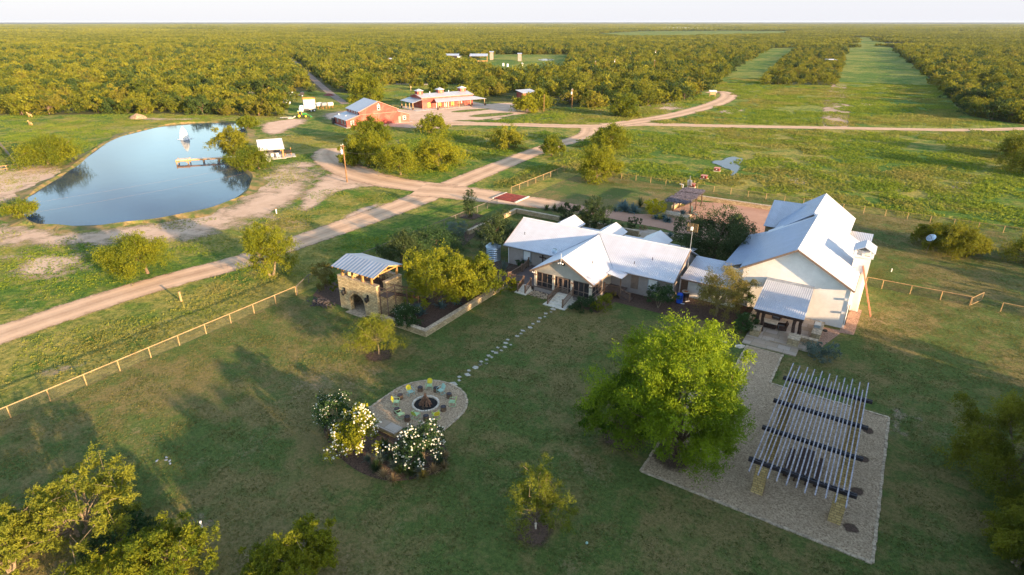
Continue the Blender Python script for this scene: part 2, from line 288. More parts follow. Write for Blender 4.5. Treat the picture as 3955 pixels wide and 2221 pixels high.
# ---------------------------------------------------------------- mesh helpers
COL = scene.collection
def newell(p):
    n = Vector((0, 0, 0))
    for i in range(len(p)):
        a, b = p[i], p[(i+1) % len(p)]
        n += Vector(((a.y-b.y)*(a.z+b.z), (a.z-b.z)*(a.x+b.x), (a.x-b.x)*(a.y+b.y)))
    return n.normalized() if n.length > 1e-12 else Vector((0, 0, 1))
class MB:
    def __init__(s): s.v = []; s.f = []; s.uvs = []; s.mi = []
    def face(s, p, uv=None, m=0):
        p = [Vector(q) for q in p]; b = len(s.v); s.v += p; s.f.append(list(range(b, b+len(p))))
        if uv is None:
            n = newell(p)
            if abs(n.z) > .985: uv = [(q.x, q.y) for q in p]
            else:
                t = Vector((-n.y, n.x, 0)).normalized(); k = n.cross(t); uv = [(q.dot(t), q.dot(k)) for q in p]
        s.uvs += uv; s.mi.append(m); return s
    def box(s, x0, x1, y0, y1, z0, z1, m=0):
        P = [(x0,y0,z0),(x1,y0,z0),(x1,y1,z0),(x0,y1,z0),(x0,y0,z1),(x1,y0,z1),(x1,y1,z1),(x0,y1,z1)]
        for q in ((3,2,1,0),(4,5,6,7),(0,1,5,4),(1,2,6,5),(2,3,7,6),(3,0,4,7)): s.face([P[i] for i in q], m=m)
        return s
    def prism(s, poly, z0, z1, m=0):
        a = [Vector((p[0], p[1], z0)) for p in poly]; b = [Vector((p[0], p[1], z1)) for p in poly]
        if newell(b).z < 0: a.reverse(); b.reverse()
        s.face(b, m=m); s.face(a[::-1], m=m)
        for i in range(len(a)): j = (i+1) % len(a); s.face([a[i], a[j], b[j], b[i]], m=m)
        return s
    def extr(s, prof, o, ex, ey, length, m=0):
        """profile (a, z) in the plane ex/z at o, pushed along ey"""
        o, ex, ey = Vector(o), Vector(ex), Vector(ey)
        a = [o+ex*p[0]+Vector((0, 0, p[1])) for p in prof]; b = [q+ey*length for q in a]
        if newell(a).dot(ey) > 0: a.reverse(); b.reverse()
        s.face(a, m=m); s.face(b[::-1], m=m)
        for i in range(len(a)): j = (i+1) % len(a); s.face([a[j], a[i], b[i], b[j]], m=m)
        return s
    def slab(s, c, t=.08, m=0):
        """roof sheet: four top corners (eave a, eave b, ridge b, ridge a), thickness t"""
        c = [Vector(q) for q in c]; n = newell(c)
        if n.z < 0: c.reverse(); n = -n
        b = [q-n*t for q in c]; s.face(c, m=m); s.face(b[::-1], m=m)
        for i in range(len(c)): j = (i+1) % len(c); s.face([c[j], c[i], b[i], b[j]], m=m)
        return s
    def tube(s, p, q, r0, r1=None, n=6, m=0, caps=True):
        p, q = Vector(p), Vector(q); r1 = r0 if r1 is None else r1; ax = (q-p)
        if ax.length < 1e-6: return s
        ax.normalize(); u = ax.orthogonal().normalized(); w_ = ax.cross(u)
        A = [p+(u*math.cos(2*math.pi*i/n)+w_*math.sin(2*math.pi*i/n))*r0 for i in range(n)]
        B = [q+(u*math.cos(2*math.pi*i/n)+w_*math.sin(2*math.pi*i/n))*r1 for i in range(n)]
        for i in range(n): j = (i+1) % n; s.face([A[i], A[j], B[j], B[i]], m=m)
        if caps: s.face(A[::-1], m=m); s.face(B, m=m)
        return s
    def path(s, P, r, n=6, m=0):
        rr = r if isinstance(r, (list, tuple)) else [r]*len(P)
        for i in range(len(P)-1): s.tube(P[i], P[i+1], rr[i], rr[i+1], n, m)
        return s
    def beam(s, p, q, w_, h, m=0):
        p, q = Vector(p), Vector(q); ax = (q-p).normalized(); sd = ax.cross(Vector((0, 0, 1)))
        sd = Vector((1, 0, 0)) if sd.length < 1e-3 else sd.normalized(); up = sd.cross(ax)
        A = [p+sd*(w_/2*a)+up*(h/2*b) for a, b in ((-1,-1),(1,-1),(1,1),(-1,1))]; B = [x+(q-p) for x in A]
        s.face(A, m=m); s.face(B[::-1], m=m)
        for i in range(4): j = (i+1) % 4; s.face([A[j], A[i], B[i], B[j]], m=m)
        return s
    def lathe(s, prof, o=(0, 0, 0), n=20, m=0, cap=True):
        o = Vector(o); rings = [[o+Vector((r*math.cos(2*math.pi*i/n), r*math.sin(2*math.pi*i/n), z)) for i in range(n)] for r, z in prof]
        for a, b in zip(rings, rings[1:]):
            for i in range(n): j = (i+1) % n; s.face([a[i], a[j], b[j], b[i]], m=m)
        if cap: s.face(rings[0][::-1], m=m); s.face(rings[-1], m=m)
        return s
    def ball(s, o, r, m=0, n=8, sq=(1, 1, 1)):
        o = Vector(o); R_ = []
        for k in range(1, n//2):
            th = math.pi*k/(n//2); R_.append([o+Vector((r*sq[0]*math.sin(th)*math.cos(2*math.pi*i/n), r*sq[1]*math.sin(th)*math.sin(2*math.pi*i/n), r*sq[2]*math.cos(th))) for i in range(n)])
        T, Bt = o+Vector((0, 0, r*sq[2])), o-Vector((0, 0, r*sq[2]))
        for i in range(n):
            j = (i+1) % n; s.face([R_[0][i], R_[0][j], T], m=m); s.face([R_[-1][j], R_[-1][i], Bt], m=m)
            for a, b in zip(R_, R_[1:]): s.face([b[i], b[j], a[j], a[i]], m=m)
        return s
    def build(s, name, mats, parent=None, world=True, smooth=False):
        me = bpy.data.meshes.new(name)
        V = s.v
        if parent is not None and world:
            mt = Matrix.Identity(4); q_ = parent
            while q_ is not None: mt = (Matrix.Translation(q_.location) @ Matrix.Rotation(q_.rotation_euler.z, 4, 'Z')) @ mt; q_ = q_.parent
            inv = mt.inverted(); V = [inv @ q for q in V]
        me.from_pydata([tuple(q) for q in V], [], s.f)
        uvl = me.uv_layers.new(name='UVMap'); uvl.data.foreach_set('uv', np.array(s.uvs, dtype=np.float32).ravel())
        if not isinstance(mats, (list, tuple)): mats = [mats]
        for x in mats: me.materials.append(M[x] if isinstance(x, str) else x)
        if len(mats) > 1: me.polygons.foreach_set('material_index', s.mi)
        if smooth: me.polygons.foreach_set('use_smooth', [True]*len(s.f))
        me.update()
        o = bpy.data.objects.new(name, me); COL.objects.link(o)
        if parent is not None: o.parent = parent
        return o
def tag(o, label=None, cat=None, group=None, kind=None):
    if label: o['label'] = label
    if cat: o['category'] = cat
    if group: o['group'] = group
    if kind: o['kind'] = kind
    return o
def thing(name, label, cat, loc=(0, 0, 0), rz=0.0, group=None):
    o = bpy.data.objects.new(name, None); COL.objects.link(o); o.location = loc; o.rotation_euler = (0, 0, rz); o.empty_display_size = .3
    return tag(o, label, cat, group)
def dup(o, loc=None, rz=None, sc=None, label=None, group=None, parent=None):
    c = o.copy(); COL.objects.link(c)
    if parent is not None: c.parent = parent
    if loc is not None: c.location = loc
    if rz is not None: c.rotation_euler = (0, 0, rz)
    if sc is not None: c.scale = (sc, sc, sc) if isinstance(sc, (int, float)) else sc
    if label: c['label'] = label
    if group: c['group'] = group
    for ch in list(o.children): dup(ch, parent=c)
    return c
def sheet(name, poly, z, mat, cat='ground'):
    mb = MB(); p = [Vector((q[0], q[1], z)) for q in poly]
    if newell(p).z < 0: p.reverse()
    mb.face(p); o = mb.build(name, mat); return tag(o, kind='structure')
def offset(poly, dist):      # positive: inwards for a counter-clockwise polygon
    n = len(poly); r = []
    ar = sum(poly[i][0]*poly[(i+1) % n][1]-poly[(i+1) % n][0]*poly[i][1] for i in range(n)); sg = 1 if ar > 0 else -1
    for i in range(n):
        a, b, c = Vector(poly[i-1][:2]), Vector(poly[i][:2]), Vector(poly[(i+1) % n][:2])
        e1, e2 = (b-a).normalized(), (c-b).normalized(); n1, n2 = Vector((-e1.y, e1.x)), Vector((-e2.y, e2.x)); m = (n1+n2)
        m = m.normalized() if m.length > 1e-6 else n1
        r.append(b+m*sg*dist)
    return r
def smooth_poly(p, k=2, closed=True):
    p = [Vector(q[:2]) for q in p]
    for _ in range(k):
        o = []; n = len(p)
        for i in range(n if closed else n-1):
            a, b = p[i], p[(i+1) % n]; o += [a*.75+b*.25, a*.25+b*.75]
        if not closed: o = [p[0]]+o+[p[-1]]
        p = o
    return p
def poly_dist(P, X, Y):
    """signed distance to a polygon, positive inside"""
    P = np.array([(q[0], q[1]) for q in P]); D_ = np.full(X.shape, 1e9); ins = np.zeros(X.shape, bool); n = len(P); j = n-1
    for i in range(n):
        a, c = P[j], P[i]; e = c-a; t = np.clip(((X-a[0])*e[0]+(Y-a[1])*e[1])/(e@e+1e-9), 0, 1); D_ = np.minimum(D_, np.hypot(X-a[0]-t*e[0], Y-a[1]-t*e[1]))
        ins ^= ((c[1] > Y) != (a[1] > Y)) & (X < (a[0]-c[0])*(Y-c[1])/((a[1]-c[1]) or 1e-9)+c[0]); j = i
    return np.where(ins, D_, -D_)
def patch(name, poly, z, mat, rim=1.2, k=2):
    """soft edged sheet on a grid: UV.x runs 0 at the rim to 1 inside"""
    p = smooth_poly(poly, k); xs = [q.x for q in p]; ys = [q.y for q in p]; W_, H_ = max(xs)-min(xs), max(ys)-min(ys); st = max(rim*.5, max(W_, H_)/110)
    gx = np.arange(min(xs)-st, max(xs)+2*st, st); gy = np.arange(min(ys)-st, max(ys)+2*st, st); X, Y = np.meshgrid(gx, gy); D_ = poly_dist(p, X, Y); uvx = np.clip(D_/rim, 0, 1); mb = MB()
    for i in range(X.shape[0]-1):
        for j in range(X.shape[1]-1):
            c = ((i, j), (i, j+1), (i+1, j+1), (i+1, j))
            if max(D_[q] for q in c) > 0: mb.face([(X[q], Y[q], z) for q in c], uv=[(uvx[q], 0) for q in c])
    return tag(mb.build(name, mat), kind='structure')
def road(name, line, widths, z, mat, k=2, mats=None):
    p = smooth_poly(line, k, False)
    ws = np.interp(np.linspace(0, 1, len(p)), np.linspace(0, 1, len(widths)), widths); mb = MB(); rows = []
    for i, c in enumerate(p):
        a, b = p[max(0, i-1)], p[min(len(p)-1, i+1)]; t = (b-a).normalized(); nn = Vector((-t.y, t.x)); w_ = ws[i]/2*1.28
        rows.append([(c+nn*w_*s_, u_, s_) for s_, u_ in ((-1, 0), (-.72, .75), (-.4, 1), (0, 1), (.4, 1), (.72, .75), (1, 0))])
    for r0, r1 in zip(rows, rows[1:]):
        for j in range(6):
            mb.face([(*r0[j][0], z), (*r1[j][0], z), (*r1[j+1][0], z), (*r0[j+1][0], z)][::-1], uv=[(r0[j][1], r0[j][2]), (r1[j][1], r1[j][2]), (r1[j+1][1], r1[j+1][2]), (r0[j+1][1], r0[j+1][2])][::-1])
    if newell([mb.v[i] for i in mb.f[0]]).z < 0:
        for kk, f in enumerate(mb.f): b = f[0]; mb.v[b:b+4] = mb.v[b:b+4][::-1]; mb.uvs[b:b+4] = mb.uvs[b:b+4][::-1]
    return tag(mb.build(name, mat), kind='structure')

# ---------------------------------------------------------------- vegetation helpers
def leaf_mesh(name, C, S, mat, rng, up=.35, aspect=.5, dirs=None, tint=None):
    """C: centres (n,3), S: leaf lengths (n) -> one mesh of rhombic leaves"""
    n = len(C); C = np.asarray(C, float)
    D = rng.normal(size=(n, 3)) if dirs is None else dirs+rng.normal(size=(n, 3))*.45
    D /= np.linalg.norm(D, axis=1, keepdims=True)+1e-9
    N = rng.normal(size=(n, 3)); N[:, 2] += up*2; W = np.cross(D, N); W /= np.linalg.norm(W, axis=1, keepdims=True)+1e-9
    S = np.asarray(S).reshape(-1, 1); a = C-D*S/2; b = C+W*S*aspect/2; c = C+D*S/2; e = C-W*S*aspect/2
    V = np.stack([a, b, c, e], 1).reshape(-1, 3).astype(np.float32)
    me = bpy.data.meshes.new(name); me.vertices.add(4*n); me.vertices.foreach_set('co', V.ravel())
    me.loops.add(4*n); me.loops.foreach_set('vertex_index', np.arange(4*n, dtype=np.int32))
    me.polygons.add(n); me.polygons.foreach_set('loop_start', np.arange(0, 4*n, 4, dtype=np.int32)); me.polygons.foreach_set('loop_total', np.full(n, 4, dtype=np.int32))
    t = rng.random(n) if tint is None else np.clip(tint+rng.normal(size=n)*.15, 0, 1)
    at_ = me.attributes.new('tint', 'FLOAT', 'FACE'); at_.data.foreach_set('value', t.astype(np.float32))
    me.materials.append(mat); me.update(); me.validate(); return me
def crown_pts(rng, n, R_, H, z0, nclump, flat=.75, tight=.22, lump=.3, low=-.25, skirt=0.0):
    """clumped points filling a dome; returns leaf centres, outward directions, clump tint and clump centres"""
    u = rng.normal(size=(nclump*3, 3)); u /= np.linalg.norm(u, axis=1, keepdims=True); u = u[u[:, 2] > low][:nclump]
    rad = (.45+.55*rng.random(len(u))**.6)*(1+lump*(rng.random(len(u))-.5)); cc = u*rad[:, None]
    lob = 1+.28*np.sin(np.arctan2(cc[:, 1], cc[:, 0])*3+rng.random()*6)*lump*2
    cc[:, 2] = low+(cc[:, 2]-cc[:, 2].min())/(cc[:, 2].max()-cc[:, 2].min()+1e-6)*(1-low)*.97; cc[:, :2] /= np.quantile(np.hypot(cc[:, 0], cc[:, 1]), .93)/(1-tight*.55)
    cc[:, 0] *= R_*lob; cc[:, 1] *= R_*lob; cc[:, 2] = z0+(cc[:, 2]-low)/(1-low)*(H-z0)
    cr = R_*tight*(.6+.8*rng.random(len(cc)))
    k = rng.integers(0, len(cc), n); sub = max(6, min(22, n//(len(cc)*14)))
    so2 = rng.normal(size=(len(cc), sub, 3)); so2 /= np.linalg.norm(so2, axis=2, keepdims=True); so2 *= (rng.random((len(cc), sub, 1)))**.4; so2[:, :, 2] *= flat
    k2 = rng.integers(0, sub, n); ctr = cc[k]+so2[k, k2]*cr[k][:, None]
    # each sub-clump is a short drooping spray
    along = rng.random(n)[:, None]; sd = rng.normal(size=(len(cc), sub, 3)); sd += so2*1.3; sd /= np.linalg.norm(sd, axis=2, keepdims=True)+1e-9
    P = ctr+sd[k, k2]*(along-.3)*cr[k][:, None]*.75+rng.normal(size=(n, 3))*cr[k][:, None]*.13; P[:, 2] -= (along[:, 0]**2)*cr[k]*.18; off = sd[k, k2]
    ct = rng.random(len(cc)); P[:, 2] = np.maximum(P[:, 2], .12)
    return P, off, ct[k], cc
def limbs(rng, mb, cc, z0, base_r, H, nl, lean=0.0, multi=1, jag=.25):
    fork = []
    for m_ in range(multi):
        an = rng.random()*6.28; sp = 0 if multi == 1 else base_r*1.5
        b = Vector((math.cos(an)*sp, math.sin(an)*sp, -.1)); f = Vector((b.x+math.cos(an)*(.3+lean)*z0*(multi > 1)+lean*z0, b.y+math.sin(an)*.3*z0*(multi > 1), z0*1.05))
        mid = (b+f)/2+Vector((rng.normal()*.06*z0, rng.normal()*.06*z0, 0))
        mb.path([b, b+Vector((0, 0, .25)), mid, f], [base_r*1.35, base_r, base_r*.85, base_r*.7], 7); fork.append(f)
    idx = rng.permutation(len(cc))[:nl]
    for i in idx:
        t = Vector(cc[i]); f = min(fork, key=lambda q: (q-t).length); L_ = (t-f).length; pr = base_r*.5; q0 = f
        for s_ in (.35, .7, 1.0):
            q1 = f.lerp(t, s_)+Vector((rng.normal(), rng.normal(), rng.normal()*.6))*L_*.07*jag*4*(s_ < 1)+Vector((0, 0, L_*.08*math.sin(s_*3.14)))
            mb.tube(q0, q1, pr, pr*.6, 5, caps=False); pr *= .6; q0 = q1
def tree(name, label, cat, loc, R_, H, leaf='mesq', n=6000, size=.22, z0=None, nclump=40, seed=1, base_r=None, multi=1, nl=14, trunk='bark', flat=.75, tight=.24, up=.35, aspect=.45, low=-.25, lean=0.0, rz=0.0, group=None, twigs=0, lump=.35, shift=(0, 0)):
    rng = np.random.default_rng(seed); z0 = H*.3 if z0 is None else z0; base_r = R_*.05 if base_r is None else base_r
    t = thing(name, label, cat, loc, rz, group)
    P, off, ct, cc = crown_pts(rng, n, R_, H, z0, nclump, flat, tight, low=low, lump=lump); P[:, 0] += shift[0]; P[:, 1] += shift[1]; cc[:, 0] += shift[0]; cc[:, 1] += shift[1]
    me = leaf_mesh('crown', P, size*(.6+.8*rng.random(n)), LF[leaf], rng, up, aspect, dirs=off if twigs else None, tint=ct)
    o = bpy.data.objects.new('crown', me); COL.objects.link(o); o.parent = t
    mb = MB(); limbs(rng, mb, cc, z0, base_r, H, nl, lean, multi)
    for i in range(twigs):
        a = Vector(cc[i % len(cc)]); b = Vector(P[rng.integers(0, n)]); 
        if (b-a).length < R_*.6: mb.tube(a, b, .018, .006, 3, caps=False)
    mb.build('trunk', trunk, t, world=False)
    return t
def rosette(name, label, cat, loc, n=40, L_=.9, w_=.09, leaf='blue', seed=0, lo=5, hi=80, curl=.25, group=None, heads=1, spread=.5):
    rng = np.random.default_rng(seed); t = thing(name, label, cat, loc, rng.random()*6, group); mb = MB()
    for h in range(heads):
        hx, hy = (0, 0) if heads == 1 else (rng.normal()*spread, rng.normal()*spread)
        for i in range(n):
            a = rng.random()*6.283; e = R(lo+(hi-lo)*rng.random()); l = L_*(.7+.5*rng.random()); dr = Vector((math.cos(a)*math.cos(e), math.sin(a)*math.cos(e), math.sin(e))); sd = Vector((-math.sin(a), math.cos(a), 0))
            o = Vector((hx, hy, .05)); m1 = o+dr*l*.5; tip = o+dr*l+Vector((0, 0, -curl*l*math.cos(e))); w2 = w_/2
            mb.face([o-sd*w2*.7, o+sd*w2*.7, m1+sd*w2, m1-sd*w2]); mb.face([m1-sd*w2, m1+sd*w2, tip])
    ob = mb.build('leaves', LF[leaf], t, world=False)
    return t
# ---------------------------------------------------------------- ground, fields, roads, water
mb = MB(); ring = [0, 60, 300, 1200, 5000, 26000]; NS = 48
for a, b in zip(ring, ring[1:]):
    for i in range(NS):
        t0, t1 = 2*math.pi*i/NS, 2*math.pi*(i+1)/NS
        q = [(b*math.cos(t0), b*math.sin(t0), 0), (b*math.cos(t1), b*math.sin(t1), 0)]
        if a: q += [(a*math.cos(t1), a*math.sin(t1), 0), (a*math.cos(t0), a*math.sin(t0), 0)]
        else: q += [(0, 0, 0)]
        mb.face(q)
tag(mb.build('ground', 'brush_ground'), kind='structure')
NEAR = [(-1500, 302), (0, 291), (330, 286), (560, 290), (700, 293), (724, 270), (728, 232), (850, 232), (955, 243), (1100, 243), (1212, 256), (1290, 256), (1320, 266), (1500, 272), (1640, 265), (1700, 258), (1790, 228), (1830, 213), (2110, 216), (2400, 262), (2450, 300), (2576, 313), (2900, 335), (3600, 372)]
STRIP1 = [(1690, 300), (1690, 262), (1778, 226), (1808, 203), (1856, 168), (1950, 112), (2012, 112), (1955, 165), (1912, 212), (1850, 250)]
STRIP2 = [(2098, 330), (2104, 215), (2122, 150), (2133, 93), (2206, 93), (2262, 135), (2330, 190), (2430, 290), (2520, 330)]
CLEAR = [[(958, 213), (1100, 211), (1170, 214), (1165, 262), (950, 262)], [(1178, 166), (1228, 137), (1438, 137), (1418, 178), (1335, 186), (1253, 190), (1195, 176)],
         [(1480, 86), (1600, 78.5), (1750, 77), (2010, 77), (1995, 86), (1700, 94), (1540, 92)], [(1322, 194), (1352, 194), (1356, 212), (1322, 214)], [(1360, 246), (1400, 246), (1405, 264), (1355, 264)], [(1215, 244), (1330, 232), (1345, 262), (1290, 270), (1215, 268)],
         [(1120, 143), (1185, 143), (1230, 158), (1120, 158)], [(960, 150), (1000, 150), (1000, 160), (960, 160)], [(1690, 69.5), (1790, 69.5), (1790, 73), (1690, 73)]]
TRACK = pts('D', [(728, 146), (745, 160), (790, 200), (830, 235), (870, 262)])
pp = pts('D', NEAR)+[Vector((230, 60, 0)), Vector((120, -120, 0)), Vector((-250, -220, 0)), Vector((-520, -140, 0))]
sheet('pasture', pp, .012, 'pasture')
sheet('mown_field', pts('D', [(1690, 318), (1690, 262), (1778, 226), (1805, 203), (1853, 168), (1947, 111), (2016, 111), (1960, 165), (1915, 212), (2102, 214), (2124, 150), (2133, 93), (2206, 93), (2262, 135), (2330, 190), (2430, 290), (2576, 316), (3300, 350), (3300, 372), (2576, 328)]), .026, 'field')
sheet('mown_field', pts('D', CLEAR[1]), .03, 'field'); sheet('mown_field', pts('D', CLEAR[0]), .03, 'field'); sheet('mown_field', pts('D', CLEAR[2]), .08, 'field')
sheet('mown_field', pts('D', [(728, 232), (800, 228), (865, 262), (760, 282), (725, 285)]), .03, 'field')
sheet('lawn', [(-62.5, -60), (95, -60), (95, 126.5), (-62.5, 126.5)], .03, 'lawn')

M['road'] = edge_mat('road_dirt', dirt_build((.41, .25, .15), (.55, .37, .245), (.62, .46, .33), tracks=True), (.2, .75), .5)
M['yard'] = edge_mat('yard_dirt', dirt_build((.47, .30, .20), (.62, .43, .31), (.68, .52, .40)), (.25, .7), .22)
M['bare'] = edge_mat('bare_soil', dirt_build((.42, .28, .19), (.56, .40, .29), (.64, .49, .38)), (.15, .95), .16, 3.6)
M['court'] = edge_mat('court_gravel', dirt_build((.33, .175, .12), (.44, .25, .175), (.50, .33, .24)), (.05, .3), 1.0)
M['bare_track'] = edge_mat('bare_track', dirt_build((.30, .20, .14), (.42, .30, .21), (.5, .38, .28)), (.1, .75), .25, 2.0)
M['track_grey'] = edge_mat('track_grey', dirt_build((.20, .15, .12), (.28, .21, .17), (.3, .24, .2)), (.2, .7), .3)
road('dirt_road', pts('D', [(-500, 1060), (-200, 915), (0, 842), (200, 775), (400, 712), (600, 662), (720, 620), (850, 575), (980, 530), (1100, 482), (1230, 428), (1370, 372), (1445, 352), (1482, 338), (1484, 318)]), [5.6, 5.2, 5.2, 6.5, 5.5, 5.5], .060, 'road', 2)
road('dirt_road', pts('D', [(850, 302), (1000, 305), (1120, 312), (1250, 312), (1400, 317), (1500, 319), (1600, 312), (1720, 315), (1900, 319), (2100, 322), (2300, 326), (2450, 328), (2576, 324), (2760, 318)]), [7, 6.5, 7, 6, 5.0, 4.6, 5], .066, 'road', 2)
road('dirt_road', pts('D', [(1530, 316), (1600, 306), (1680, 294), (1750, 277), (1800, 262), (1832, 247), (1834, 236), (1808, 230), (1786, 234)]), [8, 7, 7.5, 7, 6], .072, 'road', 2)
road('dirt_road', pts('D', [(1130, 478), (1040, 468), (960, 455), (890, 435), (838, 408), (822, 388), (832, 374)]), [8, 7.5, 8.5, 8, 5], .078, 'road', 2)
road('dirt_road', pts('D', [(1050, 478), (1140, 484), (1200, 490), (1260, 500), (1310, 505), (1400, 517)]), [9, 9, 7, 5], .084, 'road', 2)
road('dirt_track', TRACK, [4, 3.5], .07, 'track_grey', 1)
road('dirt_track', pts('D', [(2096, 323), (2104, 290), (2104, 250), (2112, 214)]), [7, 9, 7], .056, 'bare_track', 1)
road('dirt_track', pts('D', [(950, 213), (1000, 211), (1095, 213)]), [4, 4], .075, 'yard', 1)
patch('farm_yard', pts('D', [(790, 290), (850, 278), (960, 268), (1040, 276), (1100, 276), (1200, 262), (1300, 255), (1330, 268), (1380, 280), (1300, 292), (1240, 300), (1180, 312), (1100, 330), (1020, 324), (900, 318), (830, 310)]), .054, 'yard', 5)
patch('gravel_court', [(-61.6, 95.6), (-57, 95.2), (-52, 97.5), (-45, 97.5), (-35.5, 97.0), (-32, 97.0), (-18, 94), (-14, 92), (-14, 119), (-31.6, 119), (-33.8, 109.5), (-36, 102.6), (-48, 102), (-56, 102.3), (-61.6, 102.4)], .048, 'court', .5, 1)
patch('dirt_patch', pts('D', [(-80, 553), (0, 558), (150, 574), (300, 570), (450, 548), (560, 512), (622, 478), (650, 440), (700, 415), (780, 398), (815, 420), (800, 462), (770, 502), (715, 540), (620, 580), (500, 606), (340, 622), (150, 628), (0, 630), (-80, 632)]), .036, 'bare', 5)
patch('dirt_patch', pts('D', [(0, 640), (90, 628), (200, 640), (260, 660), (180, 700), (60, 720), (0, 700)]), .037, 'bare', 6)
patch('dirt_patch', pts('D', [(0, 415), (110, 412), (190, 425), (170, 450), (100, 470), (60, 500), (0, 520), (-80, 500), (-80, 430)]), .036, 'bare', 3)
patch('dirt_patch', pts('D', [(640, 312), (700, 300), (770, 296), (790, 305), (740, 325), (700, 345), (645, 340)]), .040, 'yard', 5)
patch('dirt_patch', pts('D', [(330, 296), (400, 294), (540, 296), (560, 302), (420, 304), (340, 302)]), .040, 'bare', 5)
patch('dirt_patch', pts('D', [(860, 425), (900, 440), (980, 458), (1060, 462), (1040, 478), (930, 470), (860, 480), (800, 520), (760, 540), (740, 500), (800, 450)]), .042, 'bare', 2)
patch('dirt_patch', pts('D', [(905, 520), (960, 508), (960, 525), (890, 548), (860, 560), (870, 540)]), .044, 'bare', 1.5)
patch('dirt_patch', pts('D', [(70, 640), (180, 640), (230, 655), (160, 690), (60, 700), (20, 680)]), .040, 'bare', 2)
patch('dirt_patch', pts('D', [(90, 930), (190, 905), (200, 920), (120, 950), (60, 985), (40, 970)]), .044, 'bare', 2)
patch('dirt_patch', pts('D', [(2085, 216), (2118, 216), (2112, 262), (2120, 322), (2068, 322), (2080, 270)]), .050, 'bare', 5)
patch('dirt_patch', pts('D', [(2240, 990), (2300, 1000), (2290, 1060), (2250, 1120), (2215, 1060)]), .052, 'bare', 2)
patch('dirt_patch', pts('D', [(470, 1300), (560, 1290), (580, 1320), (500, 1350), (450, 1330)]), .052, 'bare', 1.5)
for q, r_ in (((1420, 250), 30), ((1500, 283), 26), ((1680, 270), 50), ((2180, 262), 34), ((1840, 280), 40), ((2000, 455), 45), ((2420, 470), 40), ((2520, 400), 22), ((1250, 300), 25), ((1900, 640), 18)):
    patch('dirt_patch', pts('D', [(q[0]+r_*math.cos(a)*rnd.uniform(.7, 1.3), q[1]+r_*.22*math.sin(a)*rnd.uniform(.7, 1.3)) for a in [k*math.pi/4 for k in range(8)]]), .046+.001*(q[0] % 7), 'bare', 3)

# main pond, with its raised earth rim
POND = pts('b1', [(600, 520), (700, 462), (780, 375), (900, 292), (1040, 222), (1250, 162), (1450, 122), (1700, 101), (1900, 99), (2060, 108), (2118, 150), (2125, 210), (2080, 260), (1990, 330), (1955, 375), (2010, 440), (2100, 520), (2172, 580), (2160, 650), (2080, 725), (1960, 795), (1750, 862), (1500, 920), (1200, 960), (900, 985), (600, 995), (400, 990), (300, 965), (225, 930), (205, 850), (215, 775), (330, 690), (480, 605), (545, 560)])
pw = smooth_poly(POND, 2); bo, bm = [a+(b_-a)*(.75+.35*math.sin(i*.47)+.25*math.sin(i*1.3)) for i, (a, b_) in enumerate(zip(pw, offset(pw, -3.4)))], [a+(b_-a)*(.9+.4*math.sin(i*.61)) for i, (a, b_) in enumerate(zip(pw, offset(pw, -.7)))]; mb = MB(); n = len(pw)
t_ = NT('bank_soil'); cc_ = t_.mix(t_.ramp(t_.noise(.5, 6), .4, .6), (.08, .11, .02), (.25, .17, .07)); M['bank'] = t_.out(t_.bsdf(cc_, .95, normal=t_.bump(t_.noise(3, 6), 1, .12)))
hs = [.42+.15*math.sin(i*.31)+.1*math.sin(i*.83) for i in range(n)]
for i in range(n):
    j = (i+1) % n
    mb.face([(*bo[i], .0), (*bo[j], .0), (*bm[j], hs[j]), (*bm[i], hs[i])]); mb.face([(*bm[i], hs[i]), (*bm[j], hs[j]), (*pw[j], .02), (*pw[i], .02)])
tag(mb.build('pond_bank', 'bank'), kind='structure')
sheet('pond_water', offset(pw, -.15), .10, 'water')
M['puddle'] = edge_mat('puddle_water', lambda t: t.bsdf((.03, .05, .07), .08, spec=.25, normal=t.bump(t.noise(1.5, 3), .1, .05)), (.1, .35), 1.1)
M['mulch_soft'] = edge_mat('mulch_soft', lambda t: t.bsdf(t.mix(t.ramp(t.noise(9, 5, rough=.8), .35, .65), (.04, .028, .022), (.17, .11, .08)), .95, spec=.1, normal=t.bump(t.noise(9, 4), 1, .06)), (.1, .9), 2.2)
def puddle(zn, P_, z=.09):
    patch('puddle_water', pts(zn, P_), z, 'puddle', .9, 1)
puddle('D', [(1786, 410), (1800, 403), (1815, 405), (1826, 397), (1848, 394), (1862, 399), (1872, 398), (1868, 410), (1858, 414), (1864, 424), (1846, 446), (1836, 444), (1840, 428), (1822, 424), (1808, 416)])
puddle('D', [(1326, 198), (1338, 196), (1344, 203), (1341, 208), (1334, 207)]); puddle('D', [(1366, 250), (1388, 249), (1396, 256), (1380, 262), (1368, 258)])
puddle('D', [(1352, 149), (1370, 147.5), (1392, 148.5), (1396, 151), (1375, 153), (1355, 152)], .10)
